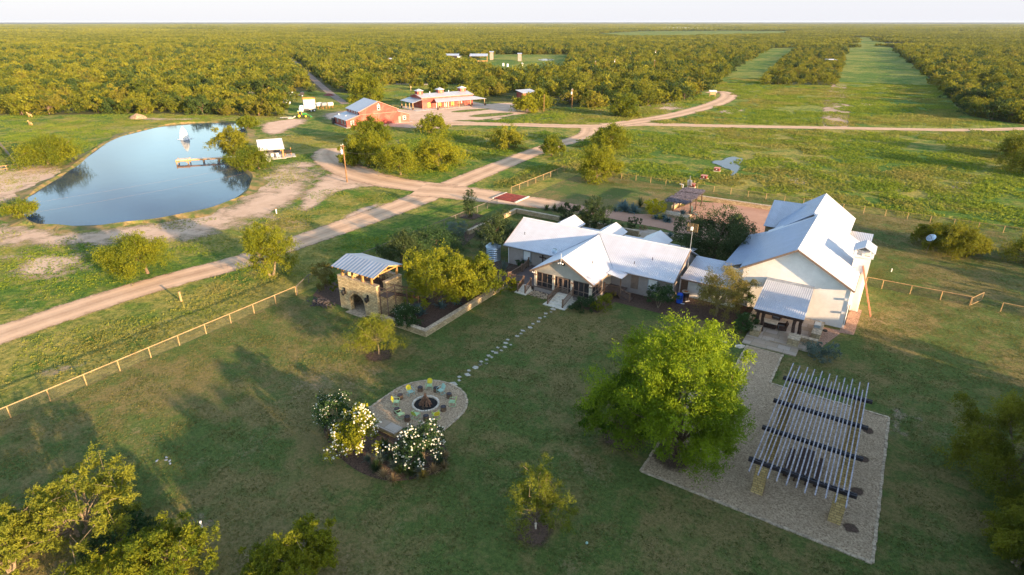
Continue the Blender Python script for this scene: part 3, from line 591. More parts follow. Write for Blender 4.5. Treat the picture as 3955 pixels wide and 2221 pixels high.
# mulch beds and edging
def flat(name, poly, z, mat): return sheet(name, poly, z, mat)
flat('mulch_bed', [(-48.0, 45.1), (-41.1, 45.1), (-41.1, 62.5), (-38.9, 62.5), (-38.9, 61.0), (-28.0, 61.0), (-26.9, 60.8), (-26.4, 65.0), (-19.0, 65.0), (-12.2, 66.8), (-10.3, 65.8), (-10.3, 73.4), (-20.2, 73.4), (-20.2, 69.0), (-48.0, 68.9)], .050, 'mulch')
flat('mulch_bed', [(-60.5, 45.0), (-54.9, 45.0), (-54.9, 50.5), (-61.5, 51.5), (-61.8, 47)], .050, 'mulch')
flat('pebble_bed', [(-4.4, 66.0), (-2.6, 66.0), (-1.0, 71.6), (.3, 71.8), (.5, 79.5), (-.6, 80), (-1.2, 72.2), (-4.4, 71.9)], .052, 'gravel_pink')
flat('mulch_bed', pts('D', [(1250, 560), (1200, 590), (1165, 620), (1150, 600), (1200, 560)]), .054, 'mulch')
def ring_bed(c, r, z=.055, mat='mulch'):
    return patch('mulch_bed', [(c.x+r*1.2*math.cos(k*.628)*rnd.uniform(.8, 1.15), c.y+r*1.2*math.sin(k*.628)*rnd.uniform(.8, 1.15)) for k in range(10)], z, 'mulch_soft', r*.45, 1)
ring_bed(d(955, 895), 1.4); ring_bed(d(1345, 1335), 1.45); ring_bed(d(1183, 545), 2.2); ring_bed(d(1565, 1108), 1.7)
flat('mulch_bed', smooth_poly(pts('D', [(810, 1065), (860, 1060), (960, 1075), (1120, 1100), (1130, 1180), (1060, 1205), (970, 1215), (880, 1180), (820, 1110)]), 2), .054, 'mulch')
# pergola court: gravel inside a border of stones
GR = [(-11.7, 37.0), (4.6, 37.0), (4.6, 56.0), (-5.7, 56.0), (-5.7, 62.7), (-9.4, 62.7), (-9.4, 55.0), (-11.7, 54.0)]
flat('gravel_pad', GR, .058, 'gravel')
def edging(line, label, w_=.22, l_=.42, h=.11, mats=('cap_stone',), closed=False):
    o = thing('stone_edging', label, 'edging', (line[0][0], line[0][1], 0)); ms = MB(); r = random.Random(len(line)*7+3)
    P_ = [Vector((*q[:2], 0)) for q in line]+([Vector((*line[0][:2], 0))] if closed else [])
    for a, b in zip(P_, P_[1:]):
        k = max(1, int((b-a).length/l_)); t = (b-a)/k; u = t.normalized(); s_ = Vector((-u.y, u.x, 0))
        for i in range(k):
            c = a+t*(i+.5)+s_*r.uniform(-.03, .03); hw, hl, hh = w_/2*r.uniform(.8, 1.1), t.length*.47, h*r.uniform(.8, 1.2)
            q = [c-u*hl-s_*hw, c+u*hl-s_*hw, c+u*hl+s_*hw, c-u*hl+s_*hw]; ms.prism([(x.x, x.y) for x in q], 0, hh)
    ms.build('stones', list(mats), o); return o
edging([(-11.7, 53.9), (-11.7, 37.0), (4.6, 37.0), (4.6, 56.0), (-5.7, 56.0), (-5.7, 62.6)], 'low border of cut stones around the pergola gravel')
edging([(-9.4, 55.2), (-9.4, 62.6)], 'row of edging stones on the tree side of the patio path')
# fire pit court
arc = [(-32.25+3.95*math.cos(R(a)), 34.6+3.95*math.sin(R(a))) for a in range(0, 181, 12)]
FP = [(-28.3, 30.6)]+arc+[(-36.2, 31.2), (-33.4, 29.9), (-31.0, 29.6)]
flat('gravel_pad', FP, .058, 'gravel')
edging([(-28.3, 30.6)]+arc+[(-36.2, 31.2)], 'curved brick-like stone edging around the fire pit gravel', .22, .24)
M['grass_soft'] = edge_mat('grass_soft', lambda t: t.bsdf(t.mix(t.ramp(t.noise(.9, 5, rough=.7), .4, .6), (.05, .10, .018), (.22, .22, .05)), .95, spec=.1, normal=t.bump(t.noise(1.5, 5), 1, .3)), (.15, .8), .35)
for P_ in ([(1120, 283), (1150, 277), (1230, 272), (1240, 276), (1170, 284)], [(1165, 292), (1230, 284), (1300, 282), (1290, 290), (1200, 297)], [(1240, 300), (1300, 292), (1380, 288), (1420, 292), (1350, 302)], [(1120, 305), (1180, 300), (1250, 303), (1200, 308)]): patch('grass_patch', pts('D', P_), .064, 'grass_soft', 2)
# ---------------------------------------------------------------- main ranch house
H1 = thing('ranch_house', 'long low house with white corrugated metal roof and screened gable porch', 'house', (-33, 69, 0))
EZ, RZ, EV, RV, BV = 3.1, 5.8, 68.1, 73.6, 79.1
b = MB(); b.extr([(68.8, 0), (78.4, 0), (78.4, 3.15), (73.6, 5.5), (68.8, 3.15)], (-45.3, 0, 0), (0, 1, 0), (1, 0, 0), 24.7)
b.build('wall', 'siding', H1)
b = MB(); b.slab([(-45.7, EV, EZ), (-20.0, EV, EZ), (-20.0, RV, RZ), (-45.7, RV, RZ)], .09); b.slab([(-45.7, BV, EZ), (-20.0, BV, EZ), (-20.0, RV, RZ), (-45.7, RV, RZ)], .09)
rf = b.build('roof', 'roof_white', H1)
b = MB(); b.tube((-45.7, RV, RZ+.02), (-20.0, RV, RZ+.02), .09); b.build('ridge_cap', 'white', rf)
for p_, q_ in (((-45.7, EV, EZ-.12), (-37.6, EV, EZ-.12)), ((-26.2, EV, EZ-.12), (-20.0, EV, EZ-.12)), ((-45.72, EV, EZ-.1), (-45.72, RV, RZ-.1)), ((-19.98, EV, EZ-.1), (-19.98, RV, RZ-.1))): b = MB(); b.beam(p_, q_, .09, .2); b.build('fascia', 'trim', H1)
for xa, xb in ((-45.7, -37.6), (-26.2, -20)): b = MB(); b.tube((xa, EV-.06, EZ-.05), (xb, EV-.06, EZ-.05), .075); b.build('gutter', 'gutter', H1)
for x, y, mt in ((-45.2, 68.68, 'white'), (-20.75, 68.68, 'gutter'), (-20.5, 69.6, 'white')):
    b = MB(); b.path([(x, 68.05 if y < 69 else y, 3.0), (x, y, 2.7), (x, y, .1)], .055); b.build('downspout', mt, H1)
# back porch roof and its three gabled dormers
b = MB(); b.slab([(-43.5, 83.2, 2.65), (-21.6, 83.2, 2.65), (-21.6, 78.8, 3.35), (-43.5, 78.8, 3.35)], .08); b.build('roof', 'roof_white', H1)
for x in (-43.2, -38.9, -35.3, -32, -28.6, -25, -21.9): b = MB(); b.box(x-.08, x+.08, 82.8, 82.96, 0, 2.6); b.build('post', 'rail_wood', H1)
for x in (-41.4, -34.2, -27.1):
    b = MB(); zr = 4.75; yr = RV+(RZ-zr)/.491; ze = 3.55; ye = RV+(RZ-ze)/.491
    for s_ in (-1, 1): b.slab([(x+s_*2.0, ye, ze), (x+s_*2.0, 82.2, ze), (x, 82.2, zr), (x, yr, zr)], .07)
    dm = b.build('dormer_roof', 'roof_pav', H1); b = MB(); b.extr([(-1.7, 2.9), (1.7, 2.9), (1.7, 3.6), (0, 4.6), (-1.7, 3.6)], (x, 81.6, 0), (1, 0, 0), (0, .15, 0), 1); b.build('gable_wall', 'siding_gable', dm)
# cross gable over the screened porch
PX, PZ, PE, PF = -32.85, 5.62, 3.0, 62.1
for s_, xe in ((-1, -37.5), (1, -28.2)):
    vy = EV+ (PE-EZ)/.491
    b = MB(); b.slab([(xe, PF, PE), (xe, vy+.2, PE), (PX, RV-.36, PZ), (PX, PF, PZ)], .09); b.build('roof', 'roof_white', H1)
    b = MB(); b.beam((xe, PF-.02, PE-.12), (PX, PF-.02, PZ-.12), .07, .24); b.build('bargeboard', 'trim', H1)
    b = MB(); b.beam((xe-s_*.02, PF, PE-.1), (xe-s_*.02, 67.6, PE-.1), .06, .2); b.build('fascia', 'trim', H1)
b = MB()
for xe in (-37.5, -28.2): b.tube((xe, vy+.2, PE+.04), (PX, RV-.36, PZ+.04), .06)
b.build('valley_flashing', 'gutter', H1)
b = MB(); b.extr([(-37.0, 2.82), (-28.7, 2.82), (-28.7, 2.9), (-32.85, 5.35), (-37.0, 2.9)], (0, 62.62, 0), (1, 0, 0), (0, .12, 0), 1); b.build('gable_wall', 'siding_gable', H1)
b = MB(); b.box(-37.1, -28.6, 62.5, 69.0, .0, .62); b.build('porch_base', 'siding', H1)
b = MB(); b.box(-37.15, -28.55, 62.4, 69.0, .62, .72); b.build('porch_floor', 'deck', H1)
b = MB(); b.box(-36.9, -28.8, 68.0, 68.1, .7, 2.9); b.box(-28.95, -28.75, 65.9, 68.8, .6, 2.9); b.build('wall', 'siding_gable', H1)
for x in (-36.9, -34.15, -31.45, -28.85):
    b = MB(); b.box(x-.16, x+.16, 62.5, 62.82, .72, 2.84); p_ = b.build('post', 'pale_stone', H1)
    b = MB(); b.box(x-.22, x+.22, 62.44, 62.84, 2.3, 2.5); b.build('post_bracket', 'trim', p_)
def screen_panel(x0, x1, y, ax=0, n=3, midz=1.45):
    b = MB()
    if ax == 0: b.box(x0, x1, y-.01, y+.01, .75, 2.82)
    else: b.box(y-.01, y+.01, x0, x1, .75, 2.82)
    sc_ = b.build('insect_screen', 'screen', H1); b = MB()
    for k in range(n+1):
        q = x0+(x1-x0)*k/n
        if ax == 0: b.box(q-.035, q+.035, y-.05, y-.012, .75, 2.82)
        else: b.box(y+.012, y+.05, q-.035, q+.035, .75, 2.82)
    for z_ in (.78, midz, 2.78):
        if ax == 0: b.box(x0, x1, y-.055, y-.008, z_-.035, z_+.035)
        else: b.box(y+.008, y+.055, x0, x1, z_-.035, z_+.035)
    b.build('screen_frame', 'trim', sc_)
screen_panel(-36.72, -34.33, 62.66); screen_panel(-31.27, -29.03, 62.66); screen_panel(62.85, 65.8, -28.75, 1, 3); screen_panel(62.85, 67.9, -36.95, 1, 4)
screen_panel(-33.97, -33.6, 62.66, n=1); screen_panel(-32.0, -31.63, 62.66, n=1)
for x in (-33.6, -32.8):
    b = MB(); b.box(x+.04, x+.76, 62.6, 62.62, .8, 2.7); dd = b.build('door', 'screen', H1); b = MB()
    for q in (x+.06, x+.74): b.box(q-.06, q+.06, 62.55, 62.6, .76, 2.75)
    for z_ in (.8, 1.0, 1.2, 1.45, 2.7): b.box(x+.05, x+.75, 62.545, 62.595, z_-.05, z_+.05)
    b.build('door_frame', 'trim', dd)
b = MB(); b.box(-36.5, -29.2, 62.9, 63.0, 2.6, 2.85); b.build('header_beam', 'trim', H1)
# side step canopy, windows, louvres, vents, lamps
b = MB(); b.slab([(-28.3, 66.2, 3.22), (-28.3, 68.8, 3.22), (-26.2, 68.5, 2.92), (-26.2, 66.2, 2.92)], .08); b.build('roof', 'roof_white', H1)
b = MB(); b.box(-26.5, -26.36, 66.4, 66.54, .1, 2.85); b.build('post', 'rail_wood', H1)
for x0, x1 in ((-42.55, -41.45), (-23.5, -22.35)):
    b = MB(); b.box(x0, x1, 68.70, 68.78, 1.25, 2.75); wi = b.build('window', 'white', H1); b = MB()
    for q in (x0-.05, x1+.05): b.box(q-.05, q+.05, 68.67, 68.79, 1.15, 2.85)
    b.box(x0-.1, x1+.1, 68.66, 68.79, 1.10, 1.2); b.build('window_frame', 'gutter', wi)
b = MB(); b.box(-25.9, -24.9, 68.72, 68.79, .75, 2.75); b.build('door', 'trim', H1)
for x, y in ((-43.6, 70.6), (-26.0, 69.6), (-24.0, 70.8), (-30.3, 66.0)):
    z_ = EZ+(y-EV)*.491 if y > 68 else PZ-abs(x-PX)*.563; b = MB(); b.tube((x, y, z_-.05), (x, y, z_+.38), .05); b.build('roof_vent', 'black', H1)
b = MB(); b.lathe([(.30, 0), (.30, .06)], (0, 0, 0), 16); vt = b.build('gable_vent', 'black', H1, world=False); vt.rotation_euler = (R(90), 0, 0); vt.location = (PX+33, 62.60-69, 4.75)
b = MB(); b.tube((PX, 62.3, 4.9), (PX, 61.85, 4.95), .04); b.tube((PX, 62.0, 4.9), (PX, 62.0, 6.3), .02)
for x in (-.35, -.1, .25): b.ball((PX+x, 61.95, 5.05-abs(x)*.3), .11)
b.build('flood_lamps', 'white', H1)
for x in (-37.1, -36.88, -28.7, -28.48): b = MB(); b.ball((x, 62.1, 2.8), .09); b.build('flood_lamp', 'white', H1)
b = MB(); cx, cz = -39.4, 2.1
b.box(cx-.07, cx+.07, 68.7, 68.78, cz-.6, cz+.5); b.box(cx-.45, cx+.45, 68.69, 68.77, cz+.0, cz+.14)
for dx, dz in ((0, .5), (-.45, .07), (.45, .07), (0, -.6)): b.ball((cx+dx, 68.72, cz+dz), .12)
b.ball((cx, 68.70, cz+.07), .16)
tag(b.build('wall_cross', 'dark_wood'), 'dark iron cross hung on the grey siding beside the deck', 'cross')
def rail(p, q, H=.95, base=0.0, n=None, parent=None, name='railing', mat='rail_wood', posts=True, slope=0.0):
    p, q = Vector(p), Vector(q); b = MB(); L_ = (q-p).length; n = n or max(2, int(L_/.16)); up = Vector((0, 0, 1))
    b.beam(p+up*H, q+up*H, .10, .07); b.beam(p+up*.12, q+up*.12, .07, .07)
    for i in range(1, n): c = p.lerp(q, i/n); b.beam(c+up*.12, c+up*H, .035, .035)
    o = b.build(name, mat, parent)
    if posts:
        for c in (p, q): b = MB(); b.beam(c-up*.3, c+up*(H+.14), .16, .16); b.beam(c+up*(H+.14), c+up*(H+.2), .22, .22); b.build('newel_post', mat, parent)
    return o
def steps(name, label, x0, x1, y0, y1, z, n, pad=.45, rails=True):
    t = thing(name, label, 'steps', ((x0+x1)/2, y0, 0)); b = MB(); b.box(x0-pad, x1+pad, y0-.25, y1, 0, .13)
    for i in range(n): b.box(x0, x1, y0+(y1-y0)*(i+.5)/(n+.5), y1, .13+(z-.13)*i/n, .13+(z-.13)*(i+1)/n)
    b.build('treads', 'step_stone', t)
    if rails:
        for x in (x0+.05, x1-.05): rail((x, y0+.12, .13), (x, y1-.1, z+.05), parent=t)
    return t
tt = NT('step_stone'); cc2 = tt.mix(tt.ramp(tt.noise(3.2, 6, rough=.75), .58, .66), (.66, .61, .52), (.16, .15, .15)); M['step_stone'] = tt.out(tt.bsdf(cc2, .9, normal=tt.bump(tt.noise(6, 5), .6, .03)))
steps('front_steps', 'wide pale stone steps with wood rails below the screen doors', -33.35, -31.1, 59.5, 62.4, .72, 4)
steps('deck_steps', 'small pale stone steps leading up to the side deck', -38.6, -37.35, 60.65, 62.3, .66, 3, .25)
t = thing('side_steps', 'wood steps with rail under the little side canopy', 'steps', (-26.4, 66.3, 0)); b = MB(); b.box(-28.6, -26.3, 66.1, 68.7, .55, .7)
for i in range(4): b.box(-26.3+.35*i, -25.95+.35*i, 66.2, 67.3, 0, .56-.14*i)
b.build('treads', 'deck', t); rail((-28.5, 66.15, .7), (-26.4, 66.15, .7), parent=t); rail((-26.3, 66.15, .6), (-24.9, 66.15, .1), parent=t)
t = thing('wood_deck', 'weathered dark plank deck with railings beside the porch', 'deck', (-39, 65, 0)); b = MB(); b.box(-41.2, -37.12, 62.3, 68.7, .5, .66); b.build('deck_boards', 'deck', t)
rail((-41.1, 62.35, .66), (-38.7, 62.35, .66), parent=t); rail((-41.1, 62.45, .66), (-41.1, 65.8, .66), parent=t); rail((-41.0, 65.9, .66), (-41.6, 68.5, .66), parent=t)
t = thing('satellite_dish', 'small grey dish on the metal roof by the porch valley', 'satellite dish', (-36.9, 68.0, 3.15)); b = MB(); b.path([(-36.9, 67.9, 3.2), (-36.9, 67.7, 3.9)], .03); b.build('mast', 'gutter', t)
def dish(mb, c, nrm, r, depth=.12):
    nrm = Vector(nrm).normalized(); u = nrm.orthogonal().normalized(); v = nrm.cross(u); c = Vector(c); Rg = []
    for k in range(4):
        rr = r*(k+1)/4; Rg.append([c+(u*math.cos(a)+v*math.sin(a))*rr+nrm*depth*(rr/r)**2 for a in [i*math.pi/8 for i in range(16)]])
    for i in range(16):
        j = (i+1) % 16; mb.face([c, Rg[0][i], Rg[0][j]])
        for a, b_ in zip(Rg, Rg[1:]): mb.face([a[i], b_[i], b_[j], a[j]])
b = MB(); dish(b, (-36.9, 67.65, 4.0), (.1, -.8, .55), .42); b.path([(-36.9, 67.65, 3.7), (-36.85, 67.1, 4.05)], .02); b.build('reflector', 'galv', t)
t = thing('television_antenna', 'flat grid antenna on a tall mast at the roof end', 'antenna', (-20.1, 73.7, 5.6)); b = MB(); b.tube((-20.1, 73.7, 3), (-20.1, 73.7, 8.7), .035); b.build('mast', 'gutter', t)
b = MB()
for k in range(9): b.tube((-20.75, 73.6, 8.3+k*.13), (-19.45, 73.6, 8.3+k*.13), .02)
for x in (-20.75, -20.1, -19.45): b.tube((x, 73.6, 8.3), (x, 73.6, 9.35), .03)
b.build('grid', 'pipe', t); b = MB(); b.box(-20.25, -20.0, 73.2, 73.5, 8.55, 8.95); b.build('feed_box', 'white', t)
t = thing('water_tank', 'round corrugated metal cistern with cone lid at the house end', 'water tank', (-48.1, 68.9, 0))
b = MB(); b.lathe([(1.12, 0), (1.12, 2.15)], (0, 0, 0), 28, cap=False)
for i in range(len(b.f)): b.uvs[i*4:i*4+4] = [(0, 0), (0, .5), (2.15, .5), (2.15, 0)]
b.build('tank_wall', 'tank_side', t, world=False); b = MB(); b.lathe([(1.2, 2.13), (1.15, 2.2), (.42, 2.72), (.40, 2.72)], (0, 0, 0), 28); b.build('roof', 'galv', t, world=False); b = MB(); b.lathe([(.36, 2.7), (.36, 2.88), (.30, 2.92)], (0, 0, 0), 16); b.build('hatch', 'galv', t, world=False)
t = thing('pressure_tank', 'bright blue cylinder tank at the foot of the house corner', 'pressure tank', (*at('z1', 1868, 1112)[:2], 0)); b = MB(); b.lathe([(.30, 0), (.40, .06), (.40, 1.2), (.33, 1.36), (.1, 1.42)], (0, 0, 0), 20); b.build('tank_shell', 'blue', t, world=False, smooth=False)
b = MB(); b.lathe([(.42, 0), (.42, .12)], (0, 0, 0), 20); b.build('base_ring', 'black', t, world=False)
p = at('z1', 1925, 1080); t = thing('air_conditioner', 'dark square condenser unit with round fan behind the blue tank', 'air conditioner', (p.x, p.y, 0)); b = MB(); b.prism([(.5*math.cos(a), .5*math.sin(a)) for a in [R(22.5+45*k) for k in range(8)]], .05, 1.15); b.build('cabinet', 'beam_dark', t, world=False)
b = MB(); b.lathe([(.50, 1.15), (.50, 1.24), (.36, 1.24), (.36, 1.16)], (0, 0, 0), 20); b.build('top_ring', 'pale_stone', t, world=False); b = MB(); b.lathe([(.35, 1.14), (.34, 1.17)], (0, 0, 0), 16); b.build('fan_grille', 'orange', t, world=False)
for q, a in (((1895, 1125), .3), ((1950, 1100), .9)):
    p = at('z1', *q); b = MB(); b.beam((p.x-.3*math.cos(a), p.y-.3*math.sin(a), .1), (p.x+.3*math.cos(a), p.y+.3*math.sin(a), .1), .12, .06); tag(b.build('pipe_offcut', 'white'), 'short white pipe lying on the mulch by the blue tank' if a < .5 else 'thin white pipe on the mulch below the condenser', 'pipe')

# ---------------------------------------------------------------- big gabled wing
H2 = thing('gabled_wing', 'tall cream stucco building with steep metal roof and chimney', 'building', (-7.3, 80, 0))
WE, WR, WX = 5.15, 8.85, -7.3
b = MB(); b.extr([(-13.0, 0), (-1.05, 0), (-1.05, 5.1), (WX, 8.65), (-13.0, 5.3)], (0, 72.9, 0), (1, 0, 0), (0, 1, 0), 16.0); b.build('wall', 'stucco', H2)
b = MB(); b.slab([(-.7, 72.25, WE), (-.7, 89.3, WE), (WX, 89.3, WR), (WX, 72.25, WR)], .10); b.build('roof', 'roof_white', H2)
b = MB(); b.slab([(-13.4, 72.25, WE+.1), (-13.4, 87.6, WE+.1), (WX, 87.6, WR), (WX, 72.25, WR)], .10); b.build('roof', 'roof_shade_blue', H2)
b = MB(); b.slab([(-13.4, 87.6, WE+.104), (-13.4, 89.3, WE+.104), (WX, 89.3, WR+.004), (WX, 87.6, WR+.004)], .10); b.build('roof', 'roof_white', H2)
b = MB(); b.slab([(-16.0, 74.3, 4.05), (-16.0, 89.3, 4.05), (-13.2, 89.3, WE+.05), (-13.2, 74.3, WE+.05)], .08); b.build('lean_to_roof', 'roof_shade_blue', H2)
b = MB(); b.box(-15.6, -12.9, 74.8, 88.9, 0, 4.1); b.build('lean_to_wall', 'stucco', H2)
for xa, xb in ((-.7, WX), (-13.4, WX)):
    b = MB(); b.beam((xa, 72.22, WE-.12), (xb, 72.22, WR-.12), .08, .22); b.build('bargeboard', 'trim', H2)
b = MB(); b.tube((WX, 72.25, WR+.03), (WX, 89.3, WR+.03), .1); b.build('ridge_cap', 'white', H2)
b = MB(); b.beam((-.68, 72.3, WE-.08), (-.68, 89.2, WE-.08), .08, .16); b.build('gutter', 'trim', H2)
b = MB(); b.tube((-.95, 72.85, 5.0), (-.95, 72.85, .1), .06); b.build('downspout', 'white', H2)
for z_ in (3.6, 1.9): b = MB(); b.box(-1.5, -1.25, 72.7, 72.9, z_, z_+.22); b.build('wall_lamp', 'white', H2)
b = MB(); b.box(-1.1, -.8, 72.95, 74.3, .5, 2.6); b.build('window', 'glass', H2)
# chimney
b = MB(); b.box(-1.75, .05, 78.8, 81.4, 0, 7.25); chm = b.build('chimney', 'stucco', H2)
b = MB(); b.box(-1.95, .25, 78.6, 81.6, 7.1, 7.3)
for x, y in ((-1.7, 78.85), (0, 78.85), (-1.7, 81.35), (0, 81.35), (-.85, 78.85), (-.85, 81.35)): b.box(x-.14, x+.14, y-.14, y+.14, 7.3, 7.85)
b.box(-1.5, -.2, 79.2, 81.0, 7.3, 7.8); b.build('chimney_cap_wall', 'stucco', chm)
b = MB(); b.slab([(-2.05, 78.5, 7.82), (-2.05, 81.7, 7.82), (-.85, 81.7, 8.5), (-.85, 78.5, 8.5)], .06); b.slab([(.35, 78.5, 7.82), (.35, 81.7, 7.82), (-.85, 81.7, 8.5), (-.85, 78.5, 8.5)], .06); b.build('chimney_roof', 'roof_galv', chm)
# rear block of the wing with its side boxes
b = MB(); b.extr([(-12.4, 0), (-3.6, 0), (-3.6, 5.5), (-8, 8.55), (-12.4, 5.5)], (0, 88.9, 0), (1, 0, 0), (0, 1, 0), 12.0); b.build('wall', 'limestone', H2)
b = MB(); b.slab([(-3.3, 88.6, 5.55), (-3.3, 101.4, 5.55), (-8, 101.4, 8.8), (-8, 88.6, 8.8)], .1); b.build('roof', 'roof_white', H2)
b = MB(); b.slab([(-12.7, 88.6, 5.55), (-12.7, 101.4, 5.55), (-8, 101.4, 8.8), (-8, 88.6, 8.8)], .1); b.build('roof', 'roof_shade_blue', H2)
b = MB(); b.box(-14.6, -11.5, 93.4, 98.2, 0, 4.9); b.build('wall', 'limestone', H2)
b = MB(); b.slab([(-14.8, 92.9, 4.7), (-11.2, 92.9, 4.7), (-9.0, 98.6, 7.4), (-14.8, 98.6, 7.4)], .08); b.build('roof', 'roof_galv', H2)
b = MB(); b.box(-3.6, -.9, 91.3, 98.8, 0, 3.9); b.build('wall', 'limestone', H2)
b = MB(); b.slab([(-3.75, 91.2, 3.55), (-.45, 91.2, 3.55), (-.45, 99.2, 4.2), (-3.75, 99.2, 4.2)], .08); b.build('roof', 'roof_galv', H2)
# breezeway between house and wing
bw = thing('breezeway', 'low metal roofed passage joining the house to the wing', 'breezeway', (-17.5, 73, 0))
b = MB(); b.slab([(-20.0, 70.8, 2.75), (-13.2, 70.8, 2.75), (-13.2, 77.0, 3.9), (-20.0, 77.0, 3.9)], .07); b.build('roof', 'roof_galv', bw)
b = MB(); b.box(-20.3, -13.1, 71.6, 71.75, 0, 2.7); b.build('wall', 'stucco', bw); b = MB(); b.box(-20.1, -19.2, 71.5, 71.59, 0, 2.4); b.build('door', 'rail_wood', bw)
b = MB(); b.beam((-20, 70.78, 2.66), (-13.2, 70.78, 2.66), .06, .16); b.build('fascia', 'trim', bw)
# ladder pole leaning on the chimney
a_, c_ = at('z2', 1890, 1058), Vector((-.6, 78.6, 6.1)); b = MB(); lt = thing('leaning_ladder', 'long rust red ladder leaning against the chimney side', 'ladder', (a_.x, a_.y, 0))
sdv = (c_-a_).cross(Vector((0, 0, 1))).normalized()*.17
for s_ in (-1, 1): b.tube(a_+sdv*s_, c_+sdv*s_, .055)
M['ladder_red'] = simple('ladder_red', (.45, .13, .07), .6, var=.2)
b.build('side_rails', 'ladder_red', lt)
for k in range(1, 22): q = a_.lerp(c_, k/22); b = MB(); b.tube(q-sdv, q+sdv, .025); b.build('rung', 'ladder_red', lt)
# patio with shed roof
PT = thing('patio_shelter', 'corrugated shed roof on thick timber posts over a flagstone patio', 'shelter', (-7.2, 69, 0))
b = MB(); b.slab([(-10.0, 66.2, 3.0), (-4.65, 66.2, 3.0), (-4.85, 72.95, 4.45), (-10.1, 72.95, 4.45)], .07); b.build('roof', 'roof_galv', PT)
b = MB(); b.slab([(-10.1, 72.45, 4.40), (-4.83, 72.45, 4.40), (-4.85, 72.95, 4.52), (-10.1, 72.95, 4.52)], .05); b.build('flashing', 'gutter', PT)
b = MB(); b.beam((-9.8, 66.5, 2.78), (-4.8, 66.5, 2.78), .3, .34); b.beam((-9.9, 66.18, 2.93), (-4.7, 66.18, 2.93), .06, .16); b.build('eave_beam', 'dark_wood', PT)
for x, y in ((-9.45, 66.7), (-8.85, 66.5), (-5.55, 66.5), (-4.95, 66.9)):
    b = MB(); r_ = rnd.random(); b.path([(x, y, .2), (x+.04*r_, y, 1.2), (x-.05, y+.03, 2.0), (x, y, 2.7)], [.24, .2, .17, .2], 8); b.build('post', 'dark_wood', PT)
b = MB(); b.box(-10.05, -4.45, 62.9, 64.9, .02, .16); b.box(-10.0, -3.0, 64.7, 72.8, .02, .32); b.build('patio_floor', 'flag_stone', PT)
def stone_block(name, label, cat, x0, x1, y0, y1, z1, mat='limestone', cap='cap_stone', z0=0.0, group=None, capz=.1):
    t = thing(name, label, cat, ((x0+x1)/2, (y0+y1)/2, z0), group=group); b = MB(); b.box(x0, x1, y0, y1, z0, z1); b.build('masonry', mat, t)
    b = MB(); b.box(x0-.04, x1+.04, y0-.04, y1+.04, z1, z1+capz); b.build('cap', cap, t); return t
stone_block('stone_pier', 'squat rough stone pier left of the patio entrance', 'pier', -9.75, -8.75, 64.75, 66.2, 1.05)
stone_block('stone_pier', 'squat rough stone pier right of the patio entrance', 'pier', -5.75, -4.6, 64.75, 66.2, 1.05)
stone_block('garden_wall', 'short low stone wall between the right pier and the grill counter', 'wall', -4.55, -2.9, 66.3, 66.75, .75)
stone_block('garden_wall', 'low stone wall between the patio and the shrub bed', 'wall', -10.6, -10.15, 68.0, 72.6, .9)
ct = stone_block('grill_counter', 'stone outdoor kitchen counter with lidded grill', 'counter', -3.75, -2.85, 67.6, 71.2, 1.0, capz=.07)
b = MB(); b.box(-3.75, -3.1, 69.2, 70.2, 1.07, 1.4); gr = b.build('grill', 'galv', ct); b = MB(); b.path([(-3.8, 69.3, 1.45), (-3.8, 70.1, 1.45)], .03); b.build('handle', 'black', gr)
b = MB(); b.box(-9.3, -7.4, 67.6, 68.6, .95, 1.03); ot = thing('patio_table', 'long dark timber table on the patio by the left posts', 'table', (-8.5, 68.1, .32)); b.build('tabletop', 'pale_stone', ot); b = MB(); b.box(-9.2, -7.5, 67.7, 68.5, .32, .95); b.build('base', 'dark_wood', ot)
def armchair(label, x, y, rz):
    t = thing('patio_armchair', label, 'armchair', (x, y, .32), rz); b = MB(); b.box(-.42, .42, -.4, .4, .18, .42); b.build('seat', 'grey', t, world=False)
    b = MB(); b.extr([(.3, .3), (.42, .3), (.6, .95), (.5, .95)], (0, -.42, 0), (1, 0, 0), (0, 1, 0), .84); b.build('backrest', 'dark_wood', t, world=False)
    for s_ in (-1, 1): b = MB(); b.box(-.42, .42, s_*.42-.06, s_*.42+.06, 0, .62); b.build('armrest', 'dark_wood', t, world=False)
    return t
armchair('dark armchair with pale cushion in the middle of the patio', -6.9, 68.2, R(20)); armchair('dark armchair further back against the patio wall', -7.9, 70.9, R(80))

# ---------------------------------------------------------------- stone lookout tower
TW = thing('stone_tower', 'square stone lookout with arched niche and gabled metal roof', 'tower', (-51.4, 47.2, 0))
X0, X1, Y0, Y1, TZ = -54.85, -48.25, 44.8, 49.2, 4.4
ac, aw, ah = -51.75, 1.25, 1.35     # arch centre, half width, springing height
b = MB(); prof = [(X0, 0), (ac-aw, 0), (ac-aw, ah)]+[(ac-aw*math.cos(R(k)), ah+aw*math.sin(R(k))) for k in range(15, 180, 15)]+[(ac+aw, ah), (ac+aw, 0), (X1, 0), (X1, TZ), (X0, TZ)]
b.extr(prof, (0, Y0, 0), (1, 0, 0), (0, .55, 0), 1)
b.box(X0, X0+.45, Y0+.55, Y1, 0, TZ); b.box(X0+.45, X1, Y1-.45, Y1, 0, TZ)
b.box(X1-.45, X1, Y0+.55, Y0+1.6, 0, 3.3); b.box(X1-.45, X1, Y0+1.6, Y1-.45, 0, TZ)
b.build('wall', 'tower_stone', TW)
b = MB(); b.box(X0+.45, X1-.45, Y0+.55, Y1-.45, 3.1, 3.3); b.build('upper_floor', 'deck', TW); b = MB(); b.box(X0+.45, X1-.45, Y0, Y1-.45, 0, .1); b.box(ac-1.5, ac+1.5, Y0-.75, Y0-.003, .01, .11); b.build('ground_floor', 'cap_stone', TW)
b = MB()
